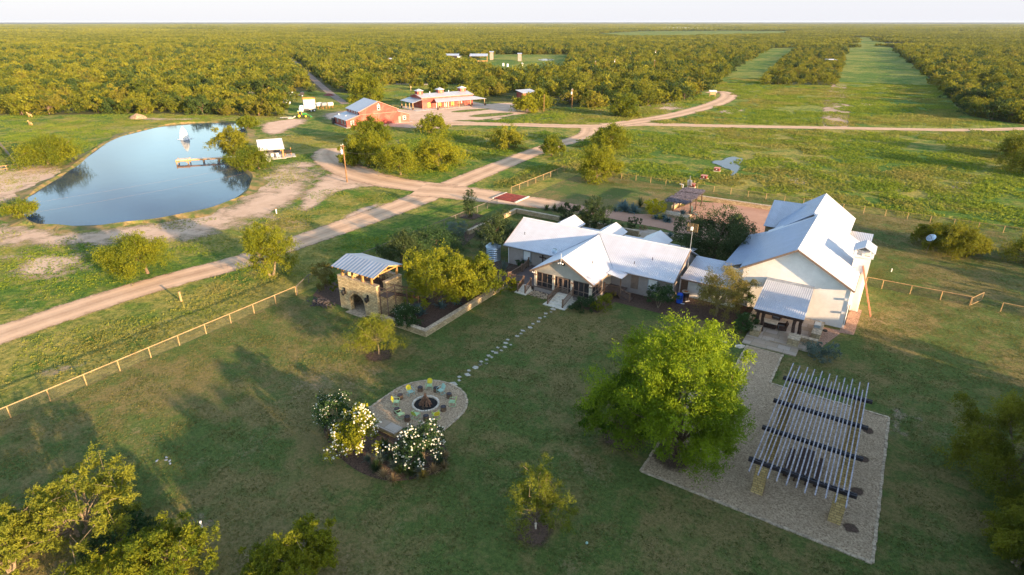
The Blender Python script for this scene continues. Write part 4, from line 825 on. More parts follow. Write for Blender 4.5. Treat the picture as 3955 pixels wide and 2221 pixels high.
for k in range(0, 181, 12):
    a0 = R(k); c0 = Vector((ac-(aw+.02)*math.cos(a0), Y0-.03, ah+(aw+.02)*math.sin(a0))); c1 = Vector((ac-(aw+.38)*math.cos(a0), Y0-.03, ah+(aw+.38)*math.sin(a0))); b.beam(c0, c1, .09, .2)
b.build('arch_stones', 'limestone', TW)
b = MB(); b.box(X0-.03, X1+.03, Y0-.03, Y0+.58, TZ, TZ+.07); b.box(X0-.03, X0+.48, Y0+.58, Y1+.03, TZ, TZ+.07); b.box(X0+.48, X1+.03, Y1-.48, Y1+.03, TZ, TZ+.07); b.box(X1-.48, X1+.03, Y0+1.57, Y1-.48, TZ, TZ+.07); b.build('coping', 'cap_stone', TW)
for x, y in [(X0+.7, Y0+.25), (X0+2.45, Y0+.25), (X0+4.2, Y0+.25), (X1-.9, Y0+.25), (X0+.7, Y1-.25), (X0+2.45, Y1-.25), (X0+4.2, Y1-.25), (X1-.55, Y1-.25)]:
    b = MB(); b.box(x-.11, x+.11, y-.11, y+.11, TZ, 5.72); b.build('post', 'warm_wood', TW)
RX0, RX1, RY0, RY1, RYM, RE, RR = -54.95, -47.8, 44.1, 49.3, 46.7, 5.85, 6.62
b = MB(); b.slab([(RX0, RY0, RE), (RX1, RY0, RE), (RX1, RYM, RR), (RX0, RYM, RR)], .05); b.slab([(RX0, RY1, RE), (RX1, RY1, RE), (RX1, RYM, RR), (RX0, RYM, RR)], .05); b.build('roof', 'roof_tower', TW)
b = MB(); tn = (RR-RE)/(RYM-RY0)
for k in range(8):
    x = RX0+.12+k*(RX1-RX0-.24)/7; b.beam((x, RY0+.05, RE-.14), (x, RYM, RR-.14), .1, .16); b.beam((x, RY1-.05, RE-.14), (x, RYM, RR-.14), .1, .16)
    b.beam((x, RY0+1.2, RE+.12), (x, RY1-1.2, RE+.12), .08, .14)
b.build('rafters', 'warm_wood', TW); b = MB()
for y in (Y0+.25, Y1-.25): b.beam((RX0+.3, y, 5.74), (RX1-.1, y, 5.74), .14, .16)
b.build('wall_plates', 'warm_wood', TW)
for x in (ac-2.05, ac+1.95):
    b = MB(); b.box(x-.14, x+.14, Y0-.06, Y0, 2.15, 3.0); b.lathe([(.05, 2.75), (.22, 2.65), (.24, 2.4), (.17, 2.15), (.05, 2.0)], (x, Y0-.32, 0), 8); b.tube((x, Y0-.3, 2.8), (x, Y0, 2.9), .03); b.build('wall_lantern', 'black', TW)
# outside stair of the tower
st = thing('tower_stair', 'dark timber stair and landing climbing the tower side', 'stair', (-47.4, 47, 0))
b = MB(); b.box(-48.24, -46.9, 45.15, 46.55, 3.12, 3.24); b.build('landing', 'deck', st); b = MB()
for s_ in (-48.1, -47.0): b.beam((s_, 46.55, 3.1), (s_, 52.45, .1), .07, .26)
b.build('stringers', 'dark_wood', st); b = MB()
for k in range(15): f_ = (k+.5)/15; b.box(-48.05, -47.05, 46.55+5.9*f_-.16, 46.55+5.9*f_+.16, 3.12-3.0*f_-.02, 3.12-3.0*f_+.03)
b.build('treads', 'dark_wood', st); b = MB()
for x, y, z_ in ((-48.15, 45.2, 0), (-46.95, 45.2, 0), (-46.95, 46.55, 0), (-46.95, 48.5, 1.0), (-46.95, 50.5, .4), (-46.95, 52.3, 0)):
    zt = 4.25 if y < 46.7 else 4.25-(y-46.55)*3.0/5.9; b.beam((x, y, z_), (x, y, zt), .1, .1)
for h_ in (0, -.45): b.beam((-48.1, 45.2, 4.25+h_), (-46.95, 45.2, 4.25+h_), .08, .08); b.beam((-46.95, 45.2, 4.25+h_), (-46.95, 46.55, 4.25+h_), .08, .08); b.beam((-46.95, 46.55, 4.25+h_), (-46.95, 52.3, 1.3+h_), .08, .08)
b.beam((-48.1, 46.55, 4.25), (-48.1, 52.3, 1.3), .08, .08); b.build('handrail', 'rail_wood', st)
def slat_chair(label, x, y, z, rz, seat='log', fr='black'):
    t = thing('dining_chair', label, 'chair', (x, y, z), rz, 'dark chairs on the tower'); b = MB(); b.box(-.23, .23, -.22, .22, .42, .48); b.build('seat', seat, t, world=False)
    b = MB(); b.beam((-.2, .22, .48), (-.2, .28, 1.0), .04, .04); b.beam((.2, .22, .48), (.2, .28, 1.0), .04, .04); b.beam((-.2, .28, 1.0), (.2, .28, 1.0), .04, .05)
    for k in (-.07, .07): b.beam((k, .22, .48), (k, .28, 1.0), .02, .02)
    b.build('backrest', fr, t, world=False)
    for i, j in ((-.2, -.2), (.2, -.2), (-.2, .2), (.2, .2)): b = MB(); b.beam((i, j, 0), (i, j, .42), .04, .04); b.build('leg', fr, t, world=False)
    return t
slat_chair('dark chair nearest the open corner of the tower', -49.3, 47.6, 3.3, R(-20)); slat_chair('second dark chair from the open corner of the tower', -50.2, 47.8, 3.3, R(-5)); slat_chair('third dark chair beside the two on the tower floor', -51.0, 47.3, 3.3, R(25))
t = thing('bench', 'dark bench inside the tower arch', 'bench', (-52.1, 47.5, .1)); b = MB(); b.box(-53.0, -51.2, 47.3, 47.8, .5, .56); b.build('seat', 'dark_wood', t); b = MB(); b.box(-53, -51.2, 47.8, 47.86, .5, 1.2); b.build('backrest', 'dark_wood', t)
for x in (-52.9, -51.3): b = MB(); b.box(x-.05, x+.05, 47.3, 47.8, .1, .5); b.build('leg', 'dark_wood', t)
# woodpile
p = at('z3', 355, 755); t = thing('woodpile', 'heap of dark split logs on the mulch left of the tower', 'woodpile', (p.x, p.y, 0)); b = MB(); rr = random.Random(4)
for k in range(90):
    x, y = rr.gauss(0, .85), rr.gauss(0, .45); z_ = .1+max(0, .55-.35*(x*x/1.2+y*y/.4)**.5)*rr.random(); a = rr.random()*3.1; l = .25; b.tube((x-l*math.cos(a), y-l*math.sin(a), z_), (x+l*math.cos(a), y+l*math.sin(a), z_+rr.uniform(-.05, .1)), rr.uniform(.05, .09), n=6)
b.build('logs', 'stump_top', t, world=False)
# ---------------------------------------------------------------- garden walls
def wall_run(label, x0, x1, y0, y1, h=.75, mat='limestone'): return stone_block('garden_wall', label, 'wall', x0, x1, y0, y1, h, mat, capz=.08)
wall_run('long low stone wall running from the deck shrubs down to the lawn corner', -41.2, -40.7, 44.6, 60.6, .72)
wall_run('short low stone wall from the lawn corner towards the tower', -47.9, -41.22, 44.6, 45.1, .72)
wall_run('low stone wall along the back garden behind the dormers', -58.0, -44.0, 90.8, 91.3, .75)
wall_run('low stone wall piece behind the first dormer and dark oak', -43.9, -37.3, 90.9, 91.4, .85)
wall_run('short stone wall piece ending beside the flagstone walk', -37.0, -33.6, 90.5, 91.0, .95)
wall_run('low stone wall down the far side of the back garden', -58.5, -58.0, 76.0, 91.3, .7)
wall_run('long low stone wall along the rear of the gravel court', -32.3, -14.0, 118.8, 119.3, .75)
wall_run('slanted low stone wall beside the ramada', -34.4, -33.9, 109.2, 118.7, .6)
flat('flagstone_path', [(-36.5, 91.6), (-33.4, 91.6), (-33.4, 84.0), (-30.5, 84.0), (-30.0, 93.4), (-24.0, 93.4), (-24, 95.2), (-33.0, 95.2), (-36.5, 93.5)], .07, 'flag_stone')
# ramada with stick roof and raised stone step
RA = thing('stick_ramada', 'rustic open shelter with roof of grey sticks on crooked posts', 'shelter', (-32, 109, 0))
b = MB(); r = random.Random(3)
for k in range(85):
    y = 103.8+k*.135; z_ = 3.05+.05*math.sin(k*.9)+r.uniform(-.03, .05); b.beam((-34.0+r.uniform(-.25, .3), y+r.uniform(-.1, .1), z_), (-29.8+r.uniform(-.3, .25), y+r.uniform(-.1, .1), z_+r.uniform(-.05, .05)), .12, .07)
M['stick'] = simple('stick_grey', (.17, .145, .17), .9, var=.45, scale=3); b.build('roof', 'stick', RA)
b = MB()
for x in (-33.6, -31.9, -30.3): b.beam((x, 103.8, 2.92), (x, 115.2, 2.92), .16, .16)
b.build('roof_beams', 'dark_wood', RA)
for x, y in ((-33.5, 107.6), (-30.3, 107.6), (-33.5, 111), (-30.3, 111.0), (-30.3, 114.6), (-33.5, 114.8)):
    b = MB(); b.path([(x, y, 0), (x+.08, y, 1), (x-.05, y, 2), (x, y, 2.9)], [.15, .12, .11, .14], 7); b.build('post', 'dark_wood', RA)
stone_block('stone_platform', 'raised stone step in front of the stick roofed shelter', 'platform', -34.6, -29.6, 104.0, 106.4, .42, 'limestone')
b = MB(); b.box(-33.6, -31.2, 104.4, 105.0, .52, .9); tag(b.build('stone_bench', 'pale_stone'), 'pale stone bench on the raised step by the agave', 'bench')
# cattle guard
CG = thing('cattle_guard', 'rust red steel cattle grid across the gravel drive', 'cattle guard', (-64.6, 98.9, 0)); b = MB()
for k in range(22): x = -67.0+k*.235; b.box(x-.05, x+.05, 96.6, 101.2, .16, .26)
b.build('bars', 'cattle_red', CG); b = MB()
for y in (96.6, 98.9, 101.2): b.box(-67.1, -62.0, y-.09, y+.09, .05, .155)
b.build('frame', 'cattle_red', CG); b = MB(); b.box(-67.45, -67.15, 96.3, 101.5, .02, .28); b.box(-61.95, -61.65, 96.3, 101.5, .02, .28); b.build('kerb', 'concrete', CG)
# ---------------------------------------------------------------- pergola
PG = thing('pergola', 'large open pergola of grey bars on dark beams and eight stone pillars', 'pergola', (-.8, 46.5, 0))
for y in (39.85, 44.45, 48.95, 53.3):
    for x in (-3.35, 2.0):
        b = MB(); b.box(x-.42, x+.42, y-.42, y+.42, 0, 2.5); b.build('pillar', 'pillar_stone', PG)
    for dy in (-.1, .1): b = MB(); b.beam((-4.4, y+dy, 2.66), (2.9, y+dy, 2.66), .11, .28); b.build('beam', 'beam_dark', PG)
b = MB()
for k in range(21):
    x = -4.02+k*.318; lo, hi = (38.1, 56.0) if k % 2 == 0 else (39.9, 54.6)
    j1, j2 = rnd.uniform(-.035, .035), rnd.uniform(-.035, .035); b = MB(); b.beam((x+j1, lo+rnd.uniform(-.12, .12), 2.87), (x+j2, hi+rnd.uniform(-.15, .15), 2.87), .095, .09); b.build('rafter', 'rafter', PG)
t = thing('outdoor_table', 'long dark table standing in the shade under the pergola', 'table', (-.8, 44.2, 0)); b = MB(); b.box(-1.4, -.2, 42.2, 46.2, .72, .8); b.build('tabletop', 'dark_wood', t)
for x, y in ((-1.2, 42.5), (-.4, 42.5), (-1.2, 45.9), (-.4, 45.9)): b = MB(); b.box(x-.06, x+.06, y-.06, y+.06, 0, .72); b.build('leg', 'dark_wood', t)
for x, lb in ((-1.9, 'dark bench left of the table under the pergola'), (.3, 'dark bench right of the table under the pergola')):
    t = thing('bench', lb, 'bench', (x, 44.2, 0)); b = MB(); b.box(x-.2, x+.2, 42.4, 46.0, .42, .48); b.build('seat', 'dark_wood', t)
    for y in (42.7, 45.7): b = MB(); b.box(x-.15, x+.15, y-.05, y+.05, 0, .42); b.build('leg', 'dark_wood', t)
for y in (39.3, 43.6, 48.1, 52.5): ring_bed(Vector((3.1, y+.3, 0)), .5, .066, 'mulch')
ring_bed(Vector((-10.1, 40.2, 0)), 1.9, .066, 'mulch')
# ---------------------------------------------------------------- fire pit group
FC = Vector((-32.12, 34.55, 0))
FR = thing('fire_pit', 'round ring of stones with a cone of logs on charcoal', 'fire pit', FC); b = MB(); rr = random.Random(9)
for k in range(30):
    a = k/30*6.283; b.prism([(1.12*math.cos(a-.085), 1.12*math.sin(a-.085)), (1.3*math.cos(a-.085), 1.3*math.sin(a-.085)), (1.3*math.cos(a+.085), 1.3*math.sin(a+.085)), (1.12*math.cos(a+.085), 1.12*math.sin(a+.085))], .03, .2+rr.random()*.05)
b.build('stone_ring', 'pale_stone', FR, world=False); b = MB(); b.lathe([(1.12, .07), (.6, .12), (.2, .18)], (0, 0, 0), 20); b.build('ash_bed', 'char', FR, world=False)
for k in range(18): b = MB(); a = k*.7+rr.random(); rad = .5+rr.random()*.15; b.tube((rad*math.cos(a), rad*math.sin(a), .12), (.05*math.cos(a+2), .05*math.sin(a+2), 1.15+rr.random()*.2), .055, .04, 6); b.build('log', 'log', FR, world=False)
for k in range(7): b = MB(); a = rr.random()*6; x, y = rr.uniform(-.7, .7), rr.uniform(-.7, .7); b.tube((x, y, .16), (x+.5*math.cos(a), y+.5*math.sin(a), .2), .04, .03, 5); b.build('log', 'bark', FR, world=False)
def lawn_chair(label, x, y, back, seat, group='retro metal chairs round the fire pit', jit=0):
    a = math.atan2(FC.y-y, FC.x-x)-math.pi/2+jit     # faces the fire
    t = thing('metal_lawn_chair', label, 'chair', (x, y, .06), a, group)
    b = MB()
    for i in range(5): b.box(-.25+i*.1, -.16+i*.1, -.22, .25, .39, .41)
    b.box(-.26, .26, -.24, -.2, .38, .40); b.box(-.26, .26, .24, .27, .38, .42); b.build('seat', seat, t, world=False)
    b = MB()
    for i in range(5): x0 = -.25+i*.1; hh = .93-.05*abs(i-2)*(abs(i-2) > 1); b.slab([(x0, -.25, .42), (x0+.09, -.25, .42), (x0+.09, -.42, hh), (x0, -.42, hh)], .015)
    b.beam((-.24, -.3, .55), (.25, -.3, .55), .02, .04); b.beam((-.24, -.39, .82), (.25, -.39, .82), .02, .04); b.build('backrest', back, t, world=False)
    for s_ in (-1, 1):
        q = s_*.3; b = MB(); b.path([(q, -.36, .68), (q, -.1, .66), (q, .2, .64), (q, .28, .55), (q, .26, .05), (q, -.28, .03)], .022, 6); b.build('armrest', seat, t, world=False)
    b = MB(); b.beam((-.3, -.28, .03), (.3, -.28, .03), .04, .03); b.beam((-.28, .22, .38), (.28, .22, .38), .03, .03); b.build('frame', seat, t, world=False)
    return t
CH8 = [((1035, 470), 'chair_yellow', 'chair_aqua', 'pale yellow and aqua chair at the upper left of the fire pit'), ((1440, 335), 'chair_yellow', 'chair_mint', 'yellow slatted chair farthest up, straight behind the fire pit'),
 ((1690, 440), 'chair_aqua', 'chair_aqua', 'aqua chair near the stepping stone path end'), ((1935, 690), 'chair_lime', 'chair_mint', 'mint chair alone at the right rim of the gravel'),
 ((1585, 965), 'chair_yellow', 'chair_lime', 'bright yellow backed chair nearest the right flowering tree'), ((1150, 965), 'chair_lime', 'chair_mint', 'lime backed chair between two stumps in front of the fire'),
 ((815, 960), 'chair_mint', 'chair_mint', 'all mint green chair beside the lower left stump'), ((730, 690), 'chair_yellow', 'chair_mint', 'golden yellow chair at the left rim of the gravel')]
for (q, bk, se, lb) in CH8: p = at('c6', *q, .06); lawn_chair(lb, p.x, p.y, bk, se, jit=rnd.uniform(-.15, .15))
for q, lb in (((1245, 385), 'wood stump left of the yellow slatted chair'), ((1585, 395), 'wood stump behind the aqua chair by the path'), ((1865, 525), 'wood stump between the aqua and mint chairs on the right'), ((1740, 805), 'wood stump on the right of the fire between mint and yellow chairs'), ((1370, 1000), 'wood stump in front, between lime and yellow backed chairs'), ((965, 1020), 'wood stump at the flowering tree between mint and lime chairs'), ((745, 850), 'wood stump on the left under the all mint chair'), ((815, 550), 'wood stump at upper left beside the golden chair')):
    p = at('c6', *q, .06); t = thing('stump_seat', lb, 'stump', (p.x, p.y, .06), rnd.random()*6, 'stump seats round the fire pit'); b = MB(); b.lathe([(.30, 0), (.27, .12), (.26, .42)], (0, 0, 0), 11); b.build('bark_side', 'bark', t, world=False)
    b = MB(); b.lathe([(.265, .42), (.25, .45), (.02, .455)], (0, 0, 0), 11); b.build('top', 'stump_top', t, world=False)
stone_block('stone_step', 'thick stone slab step at the straight end of the fire pit gravel', 'step', -33.35, -31.15, 29.3, 30.3, .42, 'pillar_stone', 'flag_stone')
# stepping stones
def step_stone(x, y, r, sd):
    q = random.Random(sd); k = q.choice((4, 4, 5)); a0 = q.random()*6; b = MB(); b.prism([(r*q.uniform(.8, 1.15)*math.cos(a0+i*6.283/k), r*q.uniform(.8, 1.15)*math.sin(a0+i*6.283/k)*.8) for i in range(k)], -.03, .035)
    o = b.build('stepping_stone', 'pale_flag', None); o.location = (x, y, .035); tag(o, 'flat pale stepping stone in the lawn path to the front steps', 'stepping stone', 'stepping stones across the lawn')
M['pale_flag'] = simple('pale_flag', (.46, .42, .35), .9, var=.18, scale=3, bump=.5)
SP = [('z4', [(1740, 245, .52), (1805, 205, .24), (1805, 165, .27), (1895, 140, .42), (1915, 95, .24), (1988, 62, .42), (2040, 25, .26), (2108, 12, .18)]),
 ('e2', [(1120, 710, .26), (1112, 738, .26), (1172, 728, .2), (1175, 692, .25), (1196, 652, .27), (1226, 668, .23), (1235, 610, .22), (1268, 622, .34), (1317, 600, .22), (1285, 573, .25), (1355, 567, .3), (1363, 527, .3), (1383, 494, .27), (1415, 545, .2)]),
 ('z1', [(290, 1420, .25), (250, 1445, .3), (308, 1392, .32), (380, 1360, .34), (408, 1323, .25), (465, 1300, .32), (478, 1265, .27), (528, 1252, .22), (538, 1220, .3), (590, 1205, .22), (610, 1175, .4)])]
i_ = 0
for zn, l in SP:
    for x, y, r_ in l: i_ += 1; p = at(zn, x, y); step_stone(p.x, p.y, r_, i_)
# ---------------------------------------------------------------- fences
def fence(name, label, P_, H=1.28, mat='pipe', pr=.055, rail_r=.05, mesh=True, rails=(1.0,), pad=True):
    t = thing(name, label, 'fence', (P_[0][0], P_[0][1], 0))
    for q in P_:
        b = MB(); b.tube((q[0], q[1], 0), (q[0], q[1], H), pr, n=7)
        b.build('post', mat, t)
    for k, hf in enumerate(rails):
        b = MB(); b.path([(q[0], q[1], H*hf) for q in P_], rail_r, 6); b.build('top_rail' if k == 0 else 'lower_rail', mat, t)
    if mesh:
        b = MB()
        for a, c in zip(P_, P_[1:]):
            L_ = math.hypot(c[0]-a[0], c[1]-a[1]); b.face([(a[0], a[1], .03), (c[0], c[1], .03), (c[0], c[1], H-.05), (a[0], a[1], H-.05)], uv=[(0, 0), (L_, 0), (L_, H), (0, H)])
        b.build('wire_mesh', 'wire', t)
    return t
fence('pipe_fence', 'tan pipe rail fence along the left side of the lawn', [(-62.5, y) for y in np.arange(-3.4, 44.5, 3.16)])
fence('wire_fence', 'shaded pipe and wire fence between the tower shrubs and the drive', [(-62.5, 44.2), (-64.2, 47.5)]+[(-64.3, y) for y in np.arange(50.7, 95, 3.3)], mat='pipe_dark')  # same fence out of the sun, its shade put into the darker pipe colour
fence('pipe_fence', 'pipe and wire fence of the back lawn from cattle guard to corner', [(-66.6, y) for y in np.arange(102.2, 126, 3.35)]+[(-66.2, 126.2)], mat='pipe')
fence('pipe_fence', 'long pipe post fence between the rear lawn and the open pasture', [(x, 126.3) for x in np.arange(-62.6, 60, 3.5)], rail_r=.025)
fence('pipe_fence', 'short tan pipe fence at the right of the wing with open gate', [(.2, 88.5)]+[(x, 88.5) for x in (2.1, 5.35, 8.7, 11.8)])
g = thing('pipe_gate', 'open wire gate leaning out from the pipe fence end', 'gate', (11.9, 88.5, 0)); b = MB(); b.path([(11.9, 88.5, .15), (11.9, 88.5, 1.2), (13.2, 91.2, 1.2), (13.2, 91.2, .15), (11.9, 88.5, .15)], .035); b.build('gate_frame', 'pipe', g)
b = MB(); b.face([(11.9, 88.5, .15), (13.2, 91.2, .15), (13.2, 91.2, 1.2), (11.9, 88.5, 1.2)], uv=[(0, 0), (3, 0), (3, 1), (0, 1)]); b.build('wire_mesh', 'wire', g)
fence('pipe_fence', 'pale pipe fence starting past the gate gap at the right', [(14.95, 88.5), (19.5, 88.3), (24, 88.2)])
p0, p1 = at('c5', 375, 1310), at('c5', -60, 1375); dv = (p1-p0); PO = [p0+dv*k/3*1.6 for k in range(6)]
fence('wood_fence', 'pale two rail wooden fence at the left side of the pond', [(q.x, q.y) for q in PO], 1.35, 'pipe', .11, .07, False, (.97, .45))
p0, p1 = at('c5', 375, 1300), at('c5', 10, 850); PO = [p0+(p1-p0)*k/4*1.3 for k in range(5)]
fence('wood_fence', 'weathered wooden fence running back from the pond corner', [(q.x, q.y) for q in PO], 1.5, 'bark_pale', .13, .11, False, (.9, .45))
# small things on the grass
def stake(label, p, h, r_, mat, cat='post', cap=None):
    t = thing('marker_post', label, cat, (p.x, p.y, 0)); b = MB(); b.tube((0, 0, 0), (0, 0, h), r_, n=8); b.build('post_shaft', mat, t, world=False); b = MB(); b.tube((0, 0, h), (0, 0, h+.06), r_*1.25, n=8); b.build('cap', cap or mat, t, world=False)
stake('thick leaning wood post in the grass beside the dirt road', at('b6', 1268, 570), 1.35, .13, 'pipe'); stake('short white and orange marker by the pond shore track', at('b1', 2393, 885), .9, .09, 'white', cap='orange')
stake('small pale stub post on the right lawn', at('b7', 1193, 885), .45, .07, 'white'); stake('short pale stub in the bare patch at lower left', at('b5', 1388, 695), .6, .07, 'white'); stake('short pinkish post under the sparse sapling', at('d2', 470, 955), .5, .07, 'pale_stone')
p = at('b7', 1410, 770); t = thing('satellite_dish', 'round pale dish on a thin pole in front of the right trees', 'satellite dish', (p.x, p.y, 0)); b = MB(); b.tube((0, 0, 0), (.1, 0, 2.4), .04); b.build('mast', 'pipe_dark', t, world=False); b = MB(); dish(b, (.1, 0, 2.5), (-.45, -.55, .75), .68, .18); b.build('reflector', 'galv', t, world=False)
b = MB(); b.path([(.1, 0, 2.45), (-.05, -.2, 2.9), (-.2, -.3, 2.95)], .03); b.ball((-.2, -.3, 2.95), .09); b.build('feed_arm', 'black', t, world=False)
p = at('d2', 1017, 1118); b = MB(); b.ball((p.x, p.y, .13), .1, n=10); tag(b.build('play_ball', 'chair_aqua', smooth=True), 'tiny turquoise ball lying on the front lawn', 'ball')
def rock(name, label, p, r_, mat='pale_stone', sq=(1.3, .8, .5), group=None, sd=0):
    q = random.Random(sd); b = MB(); b.ball((0, 0, 0), r_, n=10, sq=sq); 
    for v in b.v: pass
    cache = {}
    b.v = [Vector(v)*cache.setdefault(tuple(round(c, 4) for c in v), q.uniform(.78, 1.18)) for v in b.v]
    o = b.build(name, mat); o.location = (p.x, p.y, r_*sq[2]*.6); o.rotation_euler = (0, 0, q.random()*6); return tag(o, label, 'rock', group)
rock('rock', 'white lump of rock beside the patio slab and big tree', at('a2', 400, 985), .42); rock('rock', 'smaller white rock half hidden by the big tree', at('a2', 55, 890), .35, sd=2)
p = at('b5', 1140, 228)
for k, (dx, dy) in enumerate(((0, 0), (.35, .1), (-.3, .2), (.7, -.05), (-.55, -.45))): rock('rock', 'pale bluish broken stone lying in the grass at lower left', p+Vector((dx, dy, 0)), .11, 'gutter', (1.4, .9, .5), 'broken stones on the lower left lawn', k)
for x, y, lb in ((2485, 1068, 'dark ring drain cover by the house wall under the white shutter'), (1175, 1048, 'dark ring drain cover by the side steps')):
    p = at('z1', x, y); b = MB(); b.lathe([(.26, .05), (.26, .14), (.18, .14)], (p.x, p.y, 0), 14); tag(b.build('drain_cover', 'black'), lb, 'drain cover')
p = at('a2', 2090, 665); b = MB(); b.lathe([(.26, .05), (.26, .14), (.18, .14)], (p.x, p.y, 0), 14); tag(b.build('drain_cover', 'black'), 'dark ring drain cover beside the stone grill counter', 'drain cover')
b = MB(); rr = random.Random(5)
for k in range(150): x, y = rr.uniform(-37.0, -34.2), rr.uniform(60.7, 62.3); b.ball((x, y, .09), rr.uniform(.07, .15), n=6, sq=(1, 1, .6))
tag(b.build('loose_stones', 'cap_stone'), kind='stuff')
# ---------------------------------------------------------------- red barn
def local(o, ang):
    e1 = Vector((math.cos(ang), math.sin(ang), 0)); e2 = Vector((-math.sin(ang), math.cos(ang), 0))
    return lambda s_, q, z=0.0: Vector(o)+e1*s_+e2*q+Vector((0, 0, z))
A67 = R(67.5)
B1 = thing('red_barn', 'tall red metal barn with pale gabled roof and lean-tos', 'barn', (-158.9, 142.0, 0), A67)
def LB(par, name, mat, fn, **kw): b = MB(); fn(b); return b.build(name, mat, par, world=False, **kw)
LB(B1, 'wall', 'barn_red', lambda b: b.extr([(4.8, 0), (18.8, 0), (18.8, 5.0), (11.8, 7.8), (4.8, 5.0)], (0, 0, 0), (1, 0, 0), (0, 1, 0), 12.2))
LB(B1, 'lean_to_wall', 'barn_red', lambda b: b.extr([(0, 0), (4.79, 0), (4.79, 3.75), (0, 2.4)], (0, .01, 0), (1, 0, 0), (0, 1, 0), 12.2))
LB(B1, 'lean_to_wall', 'barn_red', lambda b: b.extr([(18.81, 0), (23.3, 0), (23.3, 2.7), (18.81, 4.0)], (0, .01, 0), (1, 0, 0), (0, 1, 0), 9))
LB(B1, 'roof', 'roof_barn', lambda b: b.slab([(4.4, -.35, 4.92), (4.4, 12.6, 4.92), (11.8, 12.6, 7.95), (11.8, -.35, 7.95)], .08))
LB(B1, 'roof', 'roof_barn', lambda b: b.slab([(19.2, -.35, 4.92), (19.2, 12.6, 4.92), (11.8, 12.6, 7.95), (11.8, -.35, 7.95)], .08))
LB(B1, 'lean_to_roof', 'roof_barn', lambda b: b.slab([(-.3, -.3, 2.42), (-.3, 12.5, 2.42), (4.78, 12.5, 3.86), (4.78, -.3, 3.86)], .07))
LB(B1, 'lean_to_roof', 'roof_barn', lambda b: b.slab([(23.6, -.3, 2.72), (23.6, 9.3, 2.72), (18.82, 9.3, 4.12), (18.82, -.3, 4.12)], .07))
def trims(b):
    b.beam((4.4, -.38, 4.86), (11.8, -.38, 7.9), .06, .18); b.beam((19.2, -.38, 4.86), (11.8, -.38, 7.9), .06, .18); b.beam((-.3, -.33, 2.38), (4.8, -.33, 3.82), .06, .16); b.beam((23.6, -.33, 2.68), (18.8, -.33, 4.08), .06, .16); b.beam((5.0, -.06, 3.95), (18.6, -.06, 3.95), .08, .1)
LB(B1, 'trim', 'trim_pink', trims)
def window(par, x, y, z0, w_, h, face='y', dark=True):
    f = LB(par, 'window', 'white', lambda b: b.box(x-w_/2-.12, x+w_/2+.12, y-.06, y-.01, z0-.12, z0+h+.12) if face == 'y' else b.box(y-.06, y-.01, x-w_/2-.12, x+w_/2+.12, z0-.12, z0+h+.12))
    for k in (0, 1):
        a0 = z0+k*(h/2+.04); b0 = a0+h/2-.06; b = MB()
        if face == 'y': b.box(x-w_/2, x+w_/2, y-.08, y-.065, a0, b0)
        else: b.box(y-.08, y-.065, x-w_/2, x+w_/2, a0, b0)
        o = b.build('pane', 'glass' if not (k and dark == 2) else 'yellow_pane', f, world=False)
M['yellow_pane'] = simple('yellow_pane', (.55, .50, .12), .3)
window(B1, 11.9, 0, 5.1, .75, 1.5, dark=2); window(B1, 2.0, 0, .95, .9, 1.1); window(B1, 21.3, 0, 1.1, .9, 1.1)
LB(B1, 'door', 'trim_pink', lambda b: b.box(18.95, 19.9, -.07, -.01, 0, 2.3)); LB(B1, 'barn_door', 'barn_red', lambda b: b.box(11.2, 17.2, -.16, -.1, .1, 3.8))
for y in (1.6, 4.6, 8.8): window(B1, y, 0, 1.0, .7, 1.0, 'x')
for y in (2.2, 4.4, 6.8, 9.4): window(B1, y, 4.78, 4.2, .5, .45, 'x')
LB(B1, 'slab', 'concrete', lambda b: b.box(-.6, 24.4, -.7, 13, .0, .09)); LB(B1, 'lamp', 'white', lambda b: b.box(11.7, 12.0, -.25, -.05, 6.95, 7.2)); LB(B1, 'steps_box', 'beam_dark', lambda b: b.box(-.9, -.1, 11.2, 12.6, 0, 1.9))
for q in ((1.6, 11.6), (2.1, 6)): LB(B1, 'roof_vent', 'white', lambda b: b.tube((q[0], q[1], 2.7), (q[0], q[1], 3.35), .14))
# ---------------------------------------------------------------- second red barn with porches
B2 = thing('barn_house', 'long low red barn house with porch roofs and three cupolas', 'barn', (-169.0, 192.4, 0), A67)
LB(B2, 'wall', 'barn_red', lambda b: b.extr([(0, 0), (10.8, 0), (10.8, 4.4), (5.4, 5.35), (0, 4.4)], (0, 0, 0), (0, 1, 0), (1, 0, 0), 24.2))
LB(B2, 'roof', 'roof_barn', lambda b: b.slab([(-.4, -.4, 4.4), (24.6, -.4, 4.4), (24.6, 5.4, 5.45), (-.4, 5.4, 5.45)], .08)); LB(B2, 'roof', 'roof_barn', lambda b: b.slab([(-.4, 11.2, 4.4), (24.6, 11.2, 4.4), (24.6, 5.4, 5.45), (-.4, 5.4, 5.45)], .08))
LB(B2, 'trim', 'trim_pink', lambda b: (b.box(-.4, 24.6, -.46, -.41, 4.2, 4.44), b.beam((-.43, -.4, 4.34), (-.43, 5.4, 5.39), .05, .16), b.beam((-.43, 11.2, 4.34), (-.43, 5.4, 5.39), .05, .16)))
LB(B2, 'porch_roof', 'roof_barn', lambda b: b.slab([(4.3, -4.4, 2.75), (28.4, -4.4, 2.75), (24.4, -.05, 3.75), (5.6, -.05, 3.75)], .07)); LB(B2, 'porch_roof', 'roof_barn', lambda b: b.slab([(-4.6, -.5, 2.7), (-4.6, 11.4, 2.7), (-.05, 11.4, 3.8), (-.05, -.5, 3.8)], .07))
